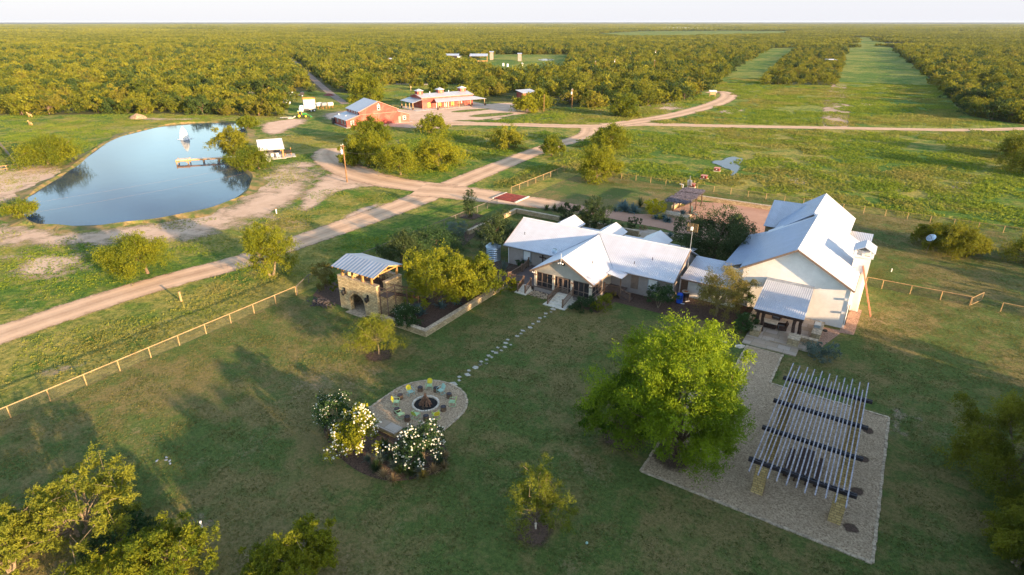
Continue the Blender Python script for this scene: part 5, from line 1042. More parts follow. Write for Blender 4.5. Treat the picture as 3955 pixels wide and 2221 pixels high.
LB(B2, 'porch_roof', 'roof_barn', lambda b: b.slab([(28.4, -4.4, 2.75), (28.4, 8, 2.75), (24.45, 8, 3.75), (24.45, -.05, 3.75)], .07)); LB(B2, 'gable_wall', 'barn_red', lambda b: b.face([(4.3, -4.3, 2.7), (5.5, -.06, 3.7), (5.5, -.06, 2.4)]))
for s_ in (5.3, 9.8, 15, 20.6, 27.6): LB(B2, 'post', 'pipe', lambda b: b.box(s_-.14, s_+.14, -4.2, -3.92, .1, 2.7))
for q in (.2, 3.4, 7, 10.9): LB(B2, 'post', 'pipe', lambda b: b.box(-4.3, -4.02, q-.14, q+.14, .1, 2.65))
LB(B2, 'slab', 'concrete', lambda b: b.box(-5.4, 29.4, -5.4, 11.5, .0, .1))
for s_ in (.2, 10.0, 20.8):
    c = LB(B2, 'cupola', 'barn_red', lambda b: b.box(s_, s_+2.5, 4.2, 6.7, 4.7, 6.7)); LB(c, 'cupola_roof', 'roof_pav', lambda b: [b.slab([(s_+1.25+x0*1.6, 5.45+y0*1.6, 6.68), (s_+1.25+x1*1.6, 5.45+y1*1.6, 6.68), (s_+1.25, 5.45, 7.45)], .05) for x0, y0, x1, y1 in ((-1, -1, 1, -1), (1, -1, 1, 1), (1, 1, -1, 1), (-1, 1, -1, -1))])
    LB(c, 'louvre', 'pipe', lambda b: b.box(s_+.9, s_+1.6, 4.13, 4.19, 5.4, 6.3))
for s_ in (3.2, 8.2, 14.2): LB(B2, 'window', 'yellow_pane', lambda b: b.box(s_-.7, s_+.7, -.07, -.01, .5, 2.3))
for s_ in (6.6, 10.5, 11.3, 12.2, 17.4, 18.6): LB(B2, 'door_frame', 'white', lambda b: b.box(s_-.1, s_+.1, -.09, -.01, .1, 2.4))
for s_, q in ((6.4, 5.3), (15.5, 5.3)): LB(B2, 'roof_vent', 'white', lambda b: b.tube((s_, q, 5.2), (s_, q, 6.1), .15))
LB(B2, 'chimney_pipe', 'pipe', lambda b: (b.tube((-.2, 9.5, 4), (-.2, 9.5, 8.4), .12), b.tube((-.2, 9.5, 7.6), (-.2, 9.5, 8.2), .35)))
LB(B2, 'lean_bench', 'dark_wood', lambda b: b.box(17.0, 19.6, -1.0, -.5, .1, 1.1))
fb = local((-169.0, 192.4, 0), A67)
for s_, q, lb in ((-5.6, 7.9, 'dark barrel at the far left corner of the barn house porch'), (-4.9, -1.3, 'dark barrel left of the front porch steps'), (4.2, -5.8, 'dark pot at the front porch corner of the barn house'), (7.4, -1.2, 'dark trough against the front wall of the barn house'), (20.4, -5.2, 'small dark planter by the right porch post'), (27.4, -5.0, 'dark box beside the last porch post')):
    p = fb(s_, q); t = thing('barrel_planter', lb, 'barrel', (p.x, p.y, .1)); b = MB(); b.lathe([(.32, 0), (.4, .4), (.33, .8)], (0, 0, 0), 12); b.build('barrel_body', 'dark_wood', t, world=False); b = MB(); b.lathe([(.38, .25), (.40, .3)], (0, 0, 0), 12, cap=False); b.build('hoop', 'orange', t, world=False)
# ---------------------------------------------------------------- pavilion, dock, fountain
PV = thing('pond_pavilion', 'open pavilion with plain white gable roof by the pond', 'pavilion', (-139.5, 100, 0), R(57))
fp = local((-139.3, 93.9, 0), R(57)); PV.location = (-139.3, 93.9, 0)
LB(PV, 'roof', 'roof_pav', lambda b: b.slab([(0, 0, 2.45), (6.4, 0, 2.45), (6.4, 5.6, 4.3), (0, 5.6, 4.3)], .09)); LB(PV, 'roof', 'roof_pav', lambda b: b.slab([(0, 11.2, 2.45), (6.4, 11.2, 2.45), (6.4, 5.6, 4.3), (0, 5.6, 4.3)], .09))
for s_ in (.5, 5.9):
    for q in (.7, 5.6, 10.5): LB(PV, 'post', 'warm_wood', lambda b: b.box(s_-.16, s_+.16, q-.16, q+.16, .1, 2.55 if q != 5.6 else 4.1))
LB(PV, 'slab', 'concrete', lambda b: (b.box(-.1, 6.5, -.6, 11.5, .02, .14), b.box(6.5, 9.0, .4, 5, .02, .11))); LB(PV, 'side_wall', 'beam_dark', lambda b: b.box(.7, 5.7, 9, 9.2, .1, 2.4)); LB(PV, 'beam', 'warm_wood', lambda b: b.box(.3, 6.1, .5, .8, 2.3, 2.5))
p = fp(7.3, 3.2); t = thing('smoker_grill', 'large dark smoker beside the white roofed pavilion', 'grill', (p.x, p.y, .1), R(57)); LB(t, 'drum', 'rubber', lambda b: b.tube((-.9, 0, 1.0), (.9, 0, 1.0), .45, n=12)); LB(t, 'stand', 'orange', lambda b: (b.box(-.8, -.7, -.3, .3, 0, .8), b.box(.7, .8, -.3, .3, 0, .8), b.box(.75, .85, -.05, .05, 1.2, 2.0)))
def adirondack(label, p, rz, up=True, group='white chairs by the pond'):
    t = thing('white_chair', label, 'chair', (p.x, p.y, p.z), rz, group)
    LB(t, 'seat', 'white', lambda b: b.slab([(-.3, -.3, .25), (.3, -.3, .25), (.3, .32, .42), (-.3, .32, .42)], .05)); LB(t, 'backrest', 'white', lambda b: b.slab([(-.3, -.3, .25), (.3, -.3, .25), (.36, -.62, 1.05), (-.36, -.62, 1.05)], .05))
    for s_ in (-.36, .36): LB(t, 'armrest', 'white', lambda b: b.box(s_-.08, s_+.08, -.42, .38, .56, .6)); LB(t, 'leg', 'white', lambda b: b.box(s_-.04, s_+.04, .28, .36, 0, .56))
    return t
adirondack('white chair on the pavilion slab left of the right post', fp(3.0, .6, .14), R(57+160)); adirondack('white chair nearest the right post of the pavilion', fp(4.6, .9, .14), R(57+190)); adirondack('white chair on the slab half hidden by the willowy tree', fp(1.6, .3, .14), R(57+150))
adirondack('white chair standing on the dirt between pavilion and tree', at('c4', 2000, 560), R(200)); adirondack('white chair on the dirt next to the one by the tree', at('c4', 1950, 575), R(170))
for x, y, lb in ((1545, 622, 'flat white bench on the pond bank under the willowy tree'), (1625, 608, 'white seat beside the trunk of the willowy tree')):
    p = at('c4', x, y); t = thing('white_bench', lb, 'bench', (p.x, p.y, 0), R(50)); LB(t, 'seat', 'white', lambda b: b.box(-.6, .6, -.25, .25, .4, .48)); LB(t, 'leg', 'white', lambda b: b.box(-.5, -.4, -.2, .2, 0, .4)); LB(t, 'leg', 'white', lambda b: b.box(.4, .5, -.2, .2, 0, .4))
DK = thing('fishing_dock', 'narrow wooden dock with wider end platform in the pond', 'dock', (-152.3, 79.0, 0), R(49))
LB(DK, 'deck_boards', 'pale_stone', lambda b: b.box(2.9, 17.5, .5, 1.9, .92, 1.02)); LB(DK, 'platform', 'pale_stone', lambda b: b.box(0, 3.0, 0, 2.6, 1.0, 1.1)); LB(DK, 'side_beam', 'warm_wood', lambda b: (b.box(2.9, 17.5, .42, .5, .72, .98), b.box(-.05, 3.05, -.06, 0, .7, 1.0), b.box(-.06, 0, 0, 2.6, .7, 1.0)))
for s_, q in ((.1, .1), (2.8, .1), (.1, 2.5), (2.8, 2.5), (6.2, .55), (6.2, 1.85), (9.8, .55), (9.8, 1.85), (13.4, .55), (13.4, 1.85)): LB(DK, 'pile', 'warm_wood', lambda b: b.tube((s_, q, -.6), (s_, q, .95 if s_ > 3 else 1.2), .13))
LB(DK, 'brace', 'warm_wood', lambda b: (b.beam((.1, .05, .2), (1.2, .05, .95), .1, .1), b.beam((2.8, .05, .2), (1.9, .05, .95), .1, .1)))
p = at('c4', 330, 96); FN = thing('fountain', 'white spray fountain jetting from the pond', 'fountain', (p.x, p.y, .1)); rr = random.Random(2); b = MB()
for k in range(1500):
    a = rr.random()*6.283; h_ = rr.random()**1.15; z_ = .05+3.5*h_; rr_ = (1.25*(1-h_**1.6)**.8+.12)*math.sqrt(rr.random()); s_ = rr.uniform(.04, .10); b.ball((rr_*math.cos(a), rr_*math.sin(a), z_), s_, n=4, sq=(1, 1, 1.9))
b.build('water_spray', 'foam', FN, world=False); b = MB()
for k in range(220): a = rr.random()*6.283; q = rr.uniform(.3, 2.3); b.ball((q*math.cos(a), q*math.sin(a), .03), rr.uniform(.08, .2), n=4, sq=(1.4, 1, .25))
b.build('foam_ring', 'foam', FN, world=False); LB(FN, 'float', 'black', lambda b: b.lathe([(.5, -.1), (.5, .12), (.2, .2)], (0, 0, 0), 12))
# ---------------------------------------------------------------- power poles and wires
def pole(label, base, H, arm=True, trans=True, rz=0.6):
    t = thing('power_pole', label, 'pole', (base.x, base.y, 0), rz); LB(t, 'pole_shaft', 'pole_wood', lambda b: b.tube((0, 0, 0), (0, 0, H), .17, .12, 8))
    if arm: LB(t, 'crossarm', 'pole_wood', lambda b: b.box(-.5, .5, -.06, .06, H-.35, H-.2)); LB(t, 'insulator', 'white', lambda b: (b.lathe([(.07, H-.2), (.09, H-.05), (.04, H+.05)], (-.4, 0, 0), 8), b.lathe([(.07, H), (.09, H+.15), (.04, H+.25)], (0, 0, 0), 8)))
    if trans: LB(t, 'transformer', 'white_metal', lambda b: b.lathe([(.2, H-2.0), (.27, H-1.9), (.27, H-1.15), (.2, H-1.05), (.08, H-.95)], (-.42, 0, 0), 12)); LB(t, 'fuse', 'white', lambda b: b.box(-.45, -.35, -.3, -.2, H-.8, H-.5))
    return Vector((base.x, base.y, H))
P1 = pole('tall wooden power pole with white transformer by the dirt road bend', at('b2', 832, 1128), 8.3)
P2 = pole('slim wooden pole beside the yard trees without transformer', d(1368, 280), 6.6, False, False); P3 = pole('wooden pole with transformer at the brush edge', d(1438.5, 273), 7.6, rz=1)
P4 = pole('distant pole standing left in the brush', d(1497, 183), 7.6, True, False); P5 = pole('distant pole with transformer in the brush', d(1546, 177), 7.6); P6 = pole('distant pole right of two others in the brush', d(1644, 187), 9, True, False); P7 = pole('most distant pole with transformer in the brush', d(1648, 152), 8.5); P8 = pole('faint distant pole farthest left of the far row', d(1585, 152), 7, True, False); P9 = pole('pole in the brush left of the grass track', d(1785, 155), 7.5, False, False)
PT_ = Vector((-132, 35, 8.5)); PT2 = Vector((-150, 130, 7.0))
def wire(label, a, c, sag, mat='rail_wood', r_=.006):
    b = MB(); P_ = [a.lerp(c, k/16)-Vector((0, 0, sag*4*(k/16)*(1-k/16))) for k in range(17)]; b.path(P_, r_, 4); tag(b.build('power_line', mat), label, 'power line')
wire('upper sunlit wire running from the near pole over the pond', P1+Vector((0, 0, -.1)), Vector((-112, 12, 8.6)), 1.0); wire('lower sunlit wire running from the near pole over the pond', P1+Vector((0, 0, -1.2)), Vector((-112, 12, 7.2)), 1.2)
wire('upper wire from the near pole over the trees to the red barn', P1+Vector((0, 0, -.1)), at('c2', 1345, 270, 7.6), 1.2); wire('lower wire from the near pole into the pond-side tree crowns', P1+Vector((0, 0, -1.4)), Vector((-99.5, 106, 5.2)), .9, 'black', .03)
wire('thin wire sagging left from the pole at the brush edge', P3+Vector((0, 0, -.8)), P2+Vector((0, 0, -.4)), 1.2)
wire('guy wire from the near pole down to the dirt road edge', P1+Vector((0, 0, -1.4)), at('b2', 595, 1100), .05)
# ---------------------------------------------------------------- vehicles and farm clutter
def wheel(par, name, x, y, r_, w_, hub='white_metal', side=-1):
    o = LB(par, name, 'rubber', lambda b: b.tube((x, y-w_/2, r_), (x, y+w_/2, r_), r_, n=16)); LB(o, 'rim', hub, lambda b: b.tube((x, y+side*w_/2, r_), (x, y+side*(w_/2+.03), r_), r_*.55, n=12)); return o
p = at('c1', 1090, 985); a = at('c1', 1200, 980)-at('c1', 980, 990); TR = thing('tractor', 'green tractor with yellow wheels and front loader', 'tractor', (p.x, p.y, 0), math.atan2(a.y, a.x))
LB(TR, 'chassis', 'beam_dark', lambda b: b.box(-1.0, 1.6, -.35, .35, .5, .95)); LB(TR, 'hood', 'green_paint', lambda b: b.extr([(.1, .95), (1.95, .95), (1.95, 1.45), (1.7, 1.62), (.1, 1.75)], (0, -.4, 0), (1, 0, 0), (0, 1, 0), .8))
LB(TR, 'cab_glass', 'glass', lambda b: b.box(-1.15, .05, -.55, .55, 1.2, 2.4)); LB(TR, 'cab_roof', 'chair_mint', lambda b: b.box(-1.35, .2, -.72, .72, 2.4, 2.58)); LB(TR, 'fender', 'green_paint', lambda b: (b.box(-1.6, -.3, -1.0, -.6, 1.35, 1.5), b.box(-1.6, -.3, .6, 1.0, 1.35, 1.5)))
LB(TR, 'cab_pillar', 'yellow_paint', lambda b: [b.box(x-.05, x+.05, y-.05, y+.05, 1.2, 2.4) for x in (-1.15, .05) for y in (-.6, .6)])
for y in (-.85, .85): wheel(TR, 'rear_wheel', -.95, y, .82, .42, 'yellow_paint', 1 if y > 0 else -1); wheel(TR, 'front_wheel', 1.35, y, .6, .34, 'yellow_paint', 1 if y > 0 else -1)
LB(TR, 'loader', 'green_paint', lambda b: (b.beam((.5, -.6, 1.3), (2.5, -.6, .9), .1, .16), b.beam((.5, .6, 1.3), (2.5, .6, .9), .1, .16), b.beam((2.5, -.6, .9), (3.0, -.6, .4), .1, .16), b.beam((2.5, .6, .9), (3.0, .6, .4), .1, .16), b.extr([(2.9, .1), (3.7, .1), (3.0, .8)], (0, -.95, 0), (1, 0, 0), (0, 1, 0), 1.9)))
p = at('c1', 1300, 790); TK = thing('tanker_truck', 'white water tanker truck parked behind the tractor', 'truck', (p.x, p.y, 0), math.atan2(a.y, a.x)+R(8))
LB(TK, 'tank', 'white_metal', lambda b: b.lathe([(.7, 0), (.92, .12), (.92, 4.3), (.7, 4.45)], (0, 0, 0), 18)); o = TK.children[0]; o.rotation_euler = (0, R(90), 0); o.location = (-1.6, 0, 2.0)
LB(TK, 'cab', 'white_metal', lambda b: b.extr([(-3.5, .8), (-1.9, .8), (-1.9, 2.6), (-3.0, 2.6), (-3.5, 1.8)], (0, -1.0, 0), (1, 0, 0), (0, 1, 0), 2.0)); LB(TK, 'windscreen', 'glass', lambda b: (b.slab([(-3.55, -.85, 1.85), (-3.55, .85, 1.85), (-3.06, .85, 2.5), (-3.06, -.85, 2.5)], .03), b.box(-2.8, -2.1, -1.02, -1.005, 1.9, 2.4)))
LB(TK, 'chassis', 'beam_dark', lambda b: b.box(-3.6, 3.0, -.5, .5, .6, 1.05)); LB(TK, 'fender', 'white_metal', lambda b: b.box(.2, 3.0, -1.1, 1.1, 1.05, 1.12))
for x in (-2.4, 1.0, 2.2):
    for y in (-.9, .9): wheel(TK, 'wheel', x, y, .5, .35, 'white_metal', 1 if y > 0 else -1)
p = at('c1', 1330, 600); HP = thing('grain_trailer', 'cream box trailer with rusty orange top behind the tanker', 'trailer', (p.x, p.y, 0), math.atan2(a.y, a.x)+R(8))
LB(HP, 'box_body', 'pale_stone', lambda b: b.box(-2.4, 2.4, -1.2, 1.2, 1.0, 3.0)); LB(HP, 'top_rim', 'orange', lambda b: (b.box(-2.5, 2.5, -1.3, -1.2, 2.9, 3.4), b.box(-2.5, 2.5, 1.2, 1.3, 2.9, 3.4), b.box(-2.5, -2.4, -1.2, 1.2, 2.9, 3.4), b.box(2.4, 2.5, -1.2, 1.2, 2.9, 3.4)))
for x in (-1.4, 1.4): wheel(HP, 'wheel', x, -1.1, .5, .3); wheel(HP, 'wheel', x, 1.1, .5, .3, side=1)
LB(HP, 'chassis', 'beam_dark', lambda b: b.box(-2.6, 2.6, -.6, .6, .7, .98)); b = None
for (x, y), lb, mt in (((1665, 690), 'pale tank on stand nearest the tanker truck', 'white_metal'), ((1830, 690), 'middle of three round tanks on stands, duller grey', 'grey'), ((2035, 680), 'round cream tank on stand nearest the red barn', 'pale_stone')):
    p = at('c1', x, y); t = thing('storage_tank', lb, 'tank', (p.x, p.y, 0), math.atan2(a.y, a.x)-R(60), 'three tanks on stands behind the barn'); o = LB(t, 'tank_shell', mt, lambda b: b.lathe([(.55, 0), (.78, .1), (.78, 2.4), (.55, 2.5)], (0, 0, 0), 16)); o.rotation_euler = (R(90), 0, 0); o.location = (0, 1.2, 1.75)
    for q in (-.8, .8): LB(t, 'leg', 'orange', lambda b: (b.beam((-.5, q, 0), (-.4, q, 1.2), .1, .1), b.beam((.5, q, 0), (.4, q, 1.2), .1, .1)))
p = at('c1', 680, 285); t = thing('tank_trailer', 'white tank on a long dark trailer in the grass', 'trailer', (p.x+1, p.y, 0), math.atan2(a.y, a.x)); o = LB(t, 'tank', 'white', lambda b: b.lathe([(.6, 0), (.85, .1), (.85, 2.3), (.6, 2.4)], (0, 0, 0), 14)); o.rotation_euler = (0, R(90), 0); o.location = (-1, 0, 1.4)
LB(t, 'frame', 'beam_dark', lambda b: (b.box(-1.2, 6.0, -.7, .7, .5, .7), b.box(1.6, 4.2, -.8, .8, .7, .8), b.box(4.3, 6.1, -1, 1, .7, 2.0))); wheel(t, 'wheel', .3, -.9, .42, .25); wheel(t, 'wheel', 5.2, -1.1, .45, .25)
p = at('c1', 420, 580); t = thing('pickup_truck', 'dark flatbed truck with white cab half behind bushes', 'truck', (p.x, p.y, 0), math.atan2(a.y, a.x)+R(25)); LB(t, 'cab', 'white_metal', lambda b: b.extr([(1.4, .7), (3.6, .7), (3.6, 1.3), (2.9, 1.4), (2.6, 2.2), (1.4, 2.2)], (0, -.95, 0), (1, 0, 0), (0, 1, 0), 1.9)); LB(t, 'bed', 'beam_dark', lambda b: (b.box(-2.6, 1.3, -1, 1, .7, .95), b.box(-.4, .8, -.7, .7, .95, 1.5)))
for x in (-1.6, 2.7): wheel(t, 'wheel', x, -.95, .42, .3); wheel(t, 'wheel', x, .95, .42, .3, side=1)
LB(t, 'window', 'glass', lambda b: b.box(1.6, 2.5, -.97, -.955, 1.5, 2.05))
p = at('c1', 600, 1020); t = thing('farm_implement', 'low grey disc harrow lying left of the tractor', 'implement', (p.x, p.y, 0), math.atan2(a.y, a.x)); LB(t, 'frame', 'grey', lambda b: (b.beam((-2.5, -.6, .5), (2.4, -.8, .5), .15, .15), b.beam((-2.5, .6, .5), (2.0, .8, .5), .15, .15), b.beam((-2, -.6, .5), (-2, .6, .5), .12, .12), b.beam((1.8, -.8, .5), (3.0, 0, .6), .12, .12))); LB(t, 'discs', 'beam_dark', lambda b: [b.tube((-2.3+k*.45, -.65, .32), (-2.2+k*.45, -.65, .32), .3, n=10) for k in range(10)])
LB(t, 'beam_arm', 'pale_stone', lambda b: b.path([(.2, -1.0, .3), (1.8, -1.2, .25), (2.9, -.6, .9)], .14))
# tan animals in the pasture
def animal(label, base, L_, heading, headup):
    k = L_/1.5; o = thing('tan_deer', label, 'deer', (base.x, base.y, 0), heading); me = bpy.data.meshes.new('body'); V = []; Eg = []; Rd = []
    def add(p, r_, par): V.append(tuple(c*k for c in p)); Rd.append(r_*k); i = len(V)-1; (Eg.append((par, i)) if par is not None else None); return i
    pel = add((-.42, 0, .78), .19, None); bel = add((-.05, 0, .74), .20, pel); chs = add((.38, 0, .76), .22, bel); nk = add((.62, 0, .98), .11, chs)
    hd = add((.78, 0, 1.2) if headup else (.92, 0, .72), .09, nk); mz = add((.98, 0, 1.14) if headup else (1.08, 0, .56), .05, hd)
    for s_ in (-1, 1): add(((.72, s_*.14, 1.32) if headup else (.86, s_*.14, .86)), .025, hd)
    add((-.66, 0, .74), .03, pel)
    for s_ in (-1, 1):
        h1 = add((-.38, s_*.12, .52), .10, pel); h2 = add((-.52, s_*.12, .32), .045, h1); add((-.46, s_*.12, .02), .03, h2)
        f1 = add((.38, s_*.12, .5), .075, chs); f2 = add((.40, s_*.12, .28), .04, f1); add((.40, s_*.12, .02), .03, f2)
    me.from_pydata(V, Eg, []); b_ = bpy.data.objects.new('body', me); COL.objects.link(b_); b_.parent = o; me.materials.append(M['tan_fur'])
    b_.modifiers.new('skin', 'SKIN'); bpy.context.view_layer.update()
    for i, r_ in enumerate(Rd): me.skin_vertices[0].data[i].radius = (r_, r_)
    me.skin_vertices[0].data[0].use_root = True; b_.modifiers.new('sub', 'SUBSURF').render_levels = 1
try:
    animal('tan deer standing in the green pasture left of the pond', at('c5', 620, 440), 2.0, R(190), True); animal('tan deer at the brush edge behind the other one', at('c5', 610, 275), 2.2, R(200), True)
except Exception as e: print('animal', e)
# ---------------------------------------------------------------- far structures
def shed(name, label, cat, base, w_, dp, h, rz, wall='barn_red', roof='roof_barn', rise=.6, open_=False, zb=0.0):
    t = thing(name, label, cat, (base.x, base.y, 0), rz)
    if not open_: LB(t, 'wall', wall, lambda b: b.box(-w_/2, w_/2, -dp/2, dp/2, zb, h))
    else: LB(t, 'post', wall, lambda b: [b.box(x-.12, x+.12, y-.12, y+.12, 0, h) for x in (-w_/2, w_/2) for y in (-dp/2, dp/2)]); LB(t, 'rail', wall, lambda b: (b.box(-w_/2, w_/2, -dp/2-.1, -dp/2, .8, 1.3), b.box(-w_/2, w_/2, -dp/2-.1, -dp/2, .3, .5)))
    LB(t, 'roof', roof, lambda b: b.slab([(-w_/2-.5, -dp/2-.6, h), (w_/2+.5, -dp/2-.6, h), (w_/2+.5, dp/2+.6, h+rise), (-w_/2-.5, dp/2+.6, h+rise)], .12)); return t
RZ2 = R(33)
M['wood_pink'] = simple('wood_pink', (.34, .26, .23), .85, var=.2)
shed('hunting_blind', 'tall narrow grey wood blind on the left of the clearing', 'blind', at('c7', 932, 238), 3.2, 3.2, 6.8, RZ2, 'wood_pink', 'roof_galv', .6)
shed('hunting_blind', 'tall narrow grey wood blind on the right of the clearing', 'blind', at('c7', 1438, 262), 3.2, 3.2, 6.2, RZ2, 'wood_pink', 'roof_galv', .6)
shed('range_shelter', 'open orange timber shelter with blue grey roof at the far clearing', 'shelter', at('c7', 700, 275), 15, 8, 5.0, RZ2, 'warm_wood', 'roof_galv', 1.6, True)
shed('field_shed', 'long low shed with pale blue roof in the far brush', 'shed', at('c7', 185, 225), 16, 8, 3.4, RZ2, 'beam_dark', 'roof_galv', 1.2)
shed('field_shed', 'small white hut beside the long shed in the far brush', 'shed', at('c7', 348, 240), 3.4, 3, 3.2, RZ2, 'white', 'roof_galv', .3)
shed('field_shed', 'small pale roofed shed alone in the brush at far left', 'shed', at('b3', 205, 368), 6, 6, 3.0, RZ2, 'beam_dark', 'roof_pav', 1.3)
shed('red_shed', 'small dark red shed with pale roof behind the yard tree', 'shed', at('c7', 1560, 950), 7.5, 5, 3.2, R(67), 'barn_red', 'roof_barn', .9)
for x, y, lb in ((1140, 352, 'leftmost of three pale round targets in the far clearing'), (1218, 364, 'middle of three pale round targets in the far clearing'), (1484, 345, 'rightmost of three pale round targets in the far clearing')):
    p = at('c7', x, y); t = thing('range_target', lb, 'target', (p.x, p.y, 0), RZ2, 'targets in the far clearing'); LB(t, 'drum', 'white', lambda b: b.lathe([(.8, 0), (.8, 2.0), (.6, 2.2)], (0, 0, 0), 12)); LB(t, 'stand', 'grey', lambda b: b.box(-.9, .9, -.9, .9, 0, .12))
p = d(1722, 73.2)
for k, (dx, w_) in enumerate(((-70, 60), (0, 75), (85, 50))): shed('white_building', ('left', 'middle', 'right')[k]+' one of the low white buildings near the horizon', 'building', Vector((p.x+dx*c33, p.y+dx*s33, 0)), w_, 25, 5, RZ2, 'pale_stone', 'white', 1)
p = d(694, 63.4); shed('white_building', 'tiny pale building on the horizon at left', 'building', p, 50, 30, 6, RZ2, 'pale_stone', 'pale_stone', 1)
p = d(1792, 243); t = thing('road_sign', 'white roofed notice kiosk where the dirt road bends', 'sign', (p.x, p.y, 0), RZ2)
for x in (-1.3, 1.3): LB(t, 'post', 'pipe', lambda b: b.box(x-.12, x+.12, -.12, .12, 0, 2.4))
LB(t, 'roof', 'roof_pav', lambda b: b.slab([(-1.8, -.9, 2.3), (1.8, -.9, 2.3), (1.8, .9, 2.9), (-1.8, .9, 2.9)], .08)); LB(t, 'board', 'pipe', lambda b: b.box(-1.2, 1.2, -.06, .06, .9, 2.1))
p = at('b4', 1040, 380); shed('feeder_hut', 'small white roofed feeder in the young brush block', 'feeder', p, 7, 5, 3.2, RZ2, 'pipe', 'roof_pav', .3, True)
for zn, x, y, lb in (('a3', 1215, 235, 'red well house box with pale base nearest the puddle path'), ('a3', 1440, 100, 'red well house box at the puddle edge'), ('a3', 1000, 380, 'red well house box behind the stick ramada')):
    p = at(zn, x, y); t = thing('well_box', lb, 'box', (p.x, p.y, 0), 0); LB(t, 'base', 'pale_stone', lambda b: b.box(-.8, .8, -.6, .6, 0, .2)); LB(t, 'box_body', 'cattle_red', lambda b: b.box(-.62, .62, -.42, .42, .2, .85)); LB(t, 'roof', 'trim_pink', lambda b: b.slab([(-.72, -.5, .85), (.72, -.5, .85), (.72, .5, .95), (-.72, .5, .95)], .05)); LB(t, 'badge', 'white', lambda b: b.box(-.12, .12, -.43, -.425, .45, .68))
p = at('a3', 955, 385); t = thing('utility_pedestal', 'grey utility cabinets on a post behind the stick ramada', 'cabinet', (p.x, p.y, 0)); LB(t, 'post', 'grey', lambda b: b.box(-.06, .06, -.06, .06, 0, 2.6)); LB(t, 'cabinet', 'gutter', lambda b: (b.box(-.45, -.08, -.2, .1, .5, 1.7), b.box(.08, .45, -.2, .1, .6, 1.7)))
p = at('a3', 845, 400); b = MB(); b.path([(p.x, p.y, 0), (p.x, p.y, .9), (p.x-.8, p.y, .95)], .07); tag(b.build('white_pipe', 'white'), 'bent white pipe rising behind the stick ramada', 'pipe')
def mound(label, p, r_, h, mat='bank'):
    q = random.Random(int(p.x)); b = MB(); N = 14; rings = [[(r_*k/4*q.uniform(.85, 1.15)*math.cos(i*2*math.pi/N), r_*k/4*q.uniform(.85, 1.15)*math.sin(i*2*math.pi/N)*.7, h*(1-(k/4)**1.5)*q.uniform(.8, 1.1)) for i in range(N)] for k in range(1, 5)]
    for i in range(N):
        j = (i+1) % N; b.face([(0, 0, h), rings[0][i], rings[0][j]])
        for a, c in zip(rings, rings[1:]): b.face([a[i], c[i], c[j], a[j]])
    o = b.build('dirt_mound', mat); o.location = (p.x, p.y, -.02); tag(o, label, 'mound')
M['mound'] = simple('mound_soil', (.45, .29, .17), .95, var=.3, scale=2, bump=1)
mound('pale tan earth mound between the pond and the brush', d(348, 297), 4.2, 1.7, 'mound'); mound('tan heap at the brush edge above the small pond tree', d(634, 247), 4.5, 3.2, 'mound'); mound('rusty brown heap in the grass behind the white tank trailer', d(828, 240), 3.5, 1.0, 'cattle_red')
# ---------------------------------------------------------------- single trees and shrubs
def height_for(b, ytop):
    lo, hi = 0, 30
    for _ in range(40):
        m_ = (lo+hi)/2
        if toD(b.x, b.y, m_)[1] > ytop: lo = m_
        else: hi = m_
    return lo
def T(name, label, bx, by, x0, x1, yt, leaf='mesq', n=5000, size=None, seed=1, hk=.9, cat='tree', back=0.0, **kw):
    b = d(bx, by); dep = toD(b.x, b.y)[2]; ppm = F*.65133/dep; R_ = (x1-x0)/2/ppm; H = height_for(b, yt)*hk
    cxp = ((x0+x1)/2-bx)/ppm
    size = size if size else max(.12, 1.6/ppm*2.0)
    return tree(name, label, cat, (b.x, b.y, 0), R_, H, leaf, n, size, seed=seed, shift=(cxp*c33-back*s33, cxp*s33+back*c33), **kw)
T('mesquite_tree', 'large bright lime green tree filling the lawn beside the pergola', 1700, 1143, 1522, 1872, 785, 'lime', 120000, .21, 11, .90, nclump=230, nl=26, multi=3, z0=.9, tight=.165, aspect=.32, base_r=.16, low=-.85, lump=.25, back=1.0)
T('mesquite_tree', 'darker low tree left of the lime green lawn tree', 1562, 1105, 1462, 1640, 955, 'lime', 26000, .24, 12, .9, nclump=70, nl=16, multi=3, z0=1.7, tight=.2, aspect=.32, base_r=.10, low=-.4, back=.8)
T('sapling', 'small feathery yellow green tree in front of the tower', 953, 892, 880, 1012, 785, 'feather', 30000, .15, 13, .95, nclump=120, nl=26, z0=1.4, tight=.19, aspect=.2, base_r=.07, trunk='bark_pale', twigs=120, lump=.5)
T('sapling', 'sparse spiky sapling alone at the bottom of the lawn', 1345, 1325, 1268, 1442, 1172, 'feather', 24000, .12, 14, .92, nclump=110, nl=44, z0=.9, tight=.16, aspect=.3, base_r=.06, trunk='bark_pale', twigs=160, lump=.7, low=-.5)
T('mesquite_tree', 'dense yellow lit tree left of the cistern, nearer the tower', 1105, 765, 1018, 1192, 600, 'mesq', 26000, .24, 15, .82, nclump=80, z0=1.2, tight=.2, low=-.6, multi=3, nl=14)
T('mesquite_tree', 'yellow lit tree between the tower tree and the deck', 1200, 745, 1130, 1262, 618, 'mesq', 20000, .24, 16, .8, nclump=70, z0=1.2, tight=.2, low=-.6, multi=2, nl=10)
T('olive_tree', 'dark bluish tree right behind the tower roof', 1010, 665, 955, 1082, 575, 'oak', 12000, .22, 17, .9, nclump=50, z0=1.3, nl=12)
T('olive_tree', 'dark tree behind the yellow lit trees near the wire fence', 1095, 630, 1020, 1165, 572, 'dark', 12000, .22, 18, .95, nclump=50, z0=.8, nl=8, low=-.5)
T('oak_tree', 'dark round tree with lit top at the left end of the house', 1243, 640, 1200, 1302, 525, 'oak', 14000, .2, 19, .9, nclump=50, z0=1.8, nl=12)
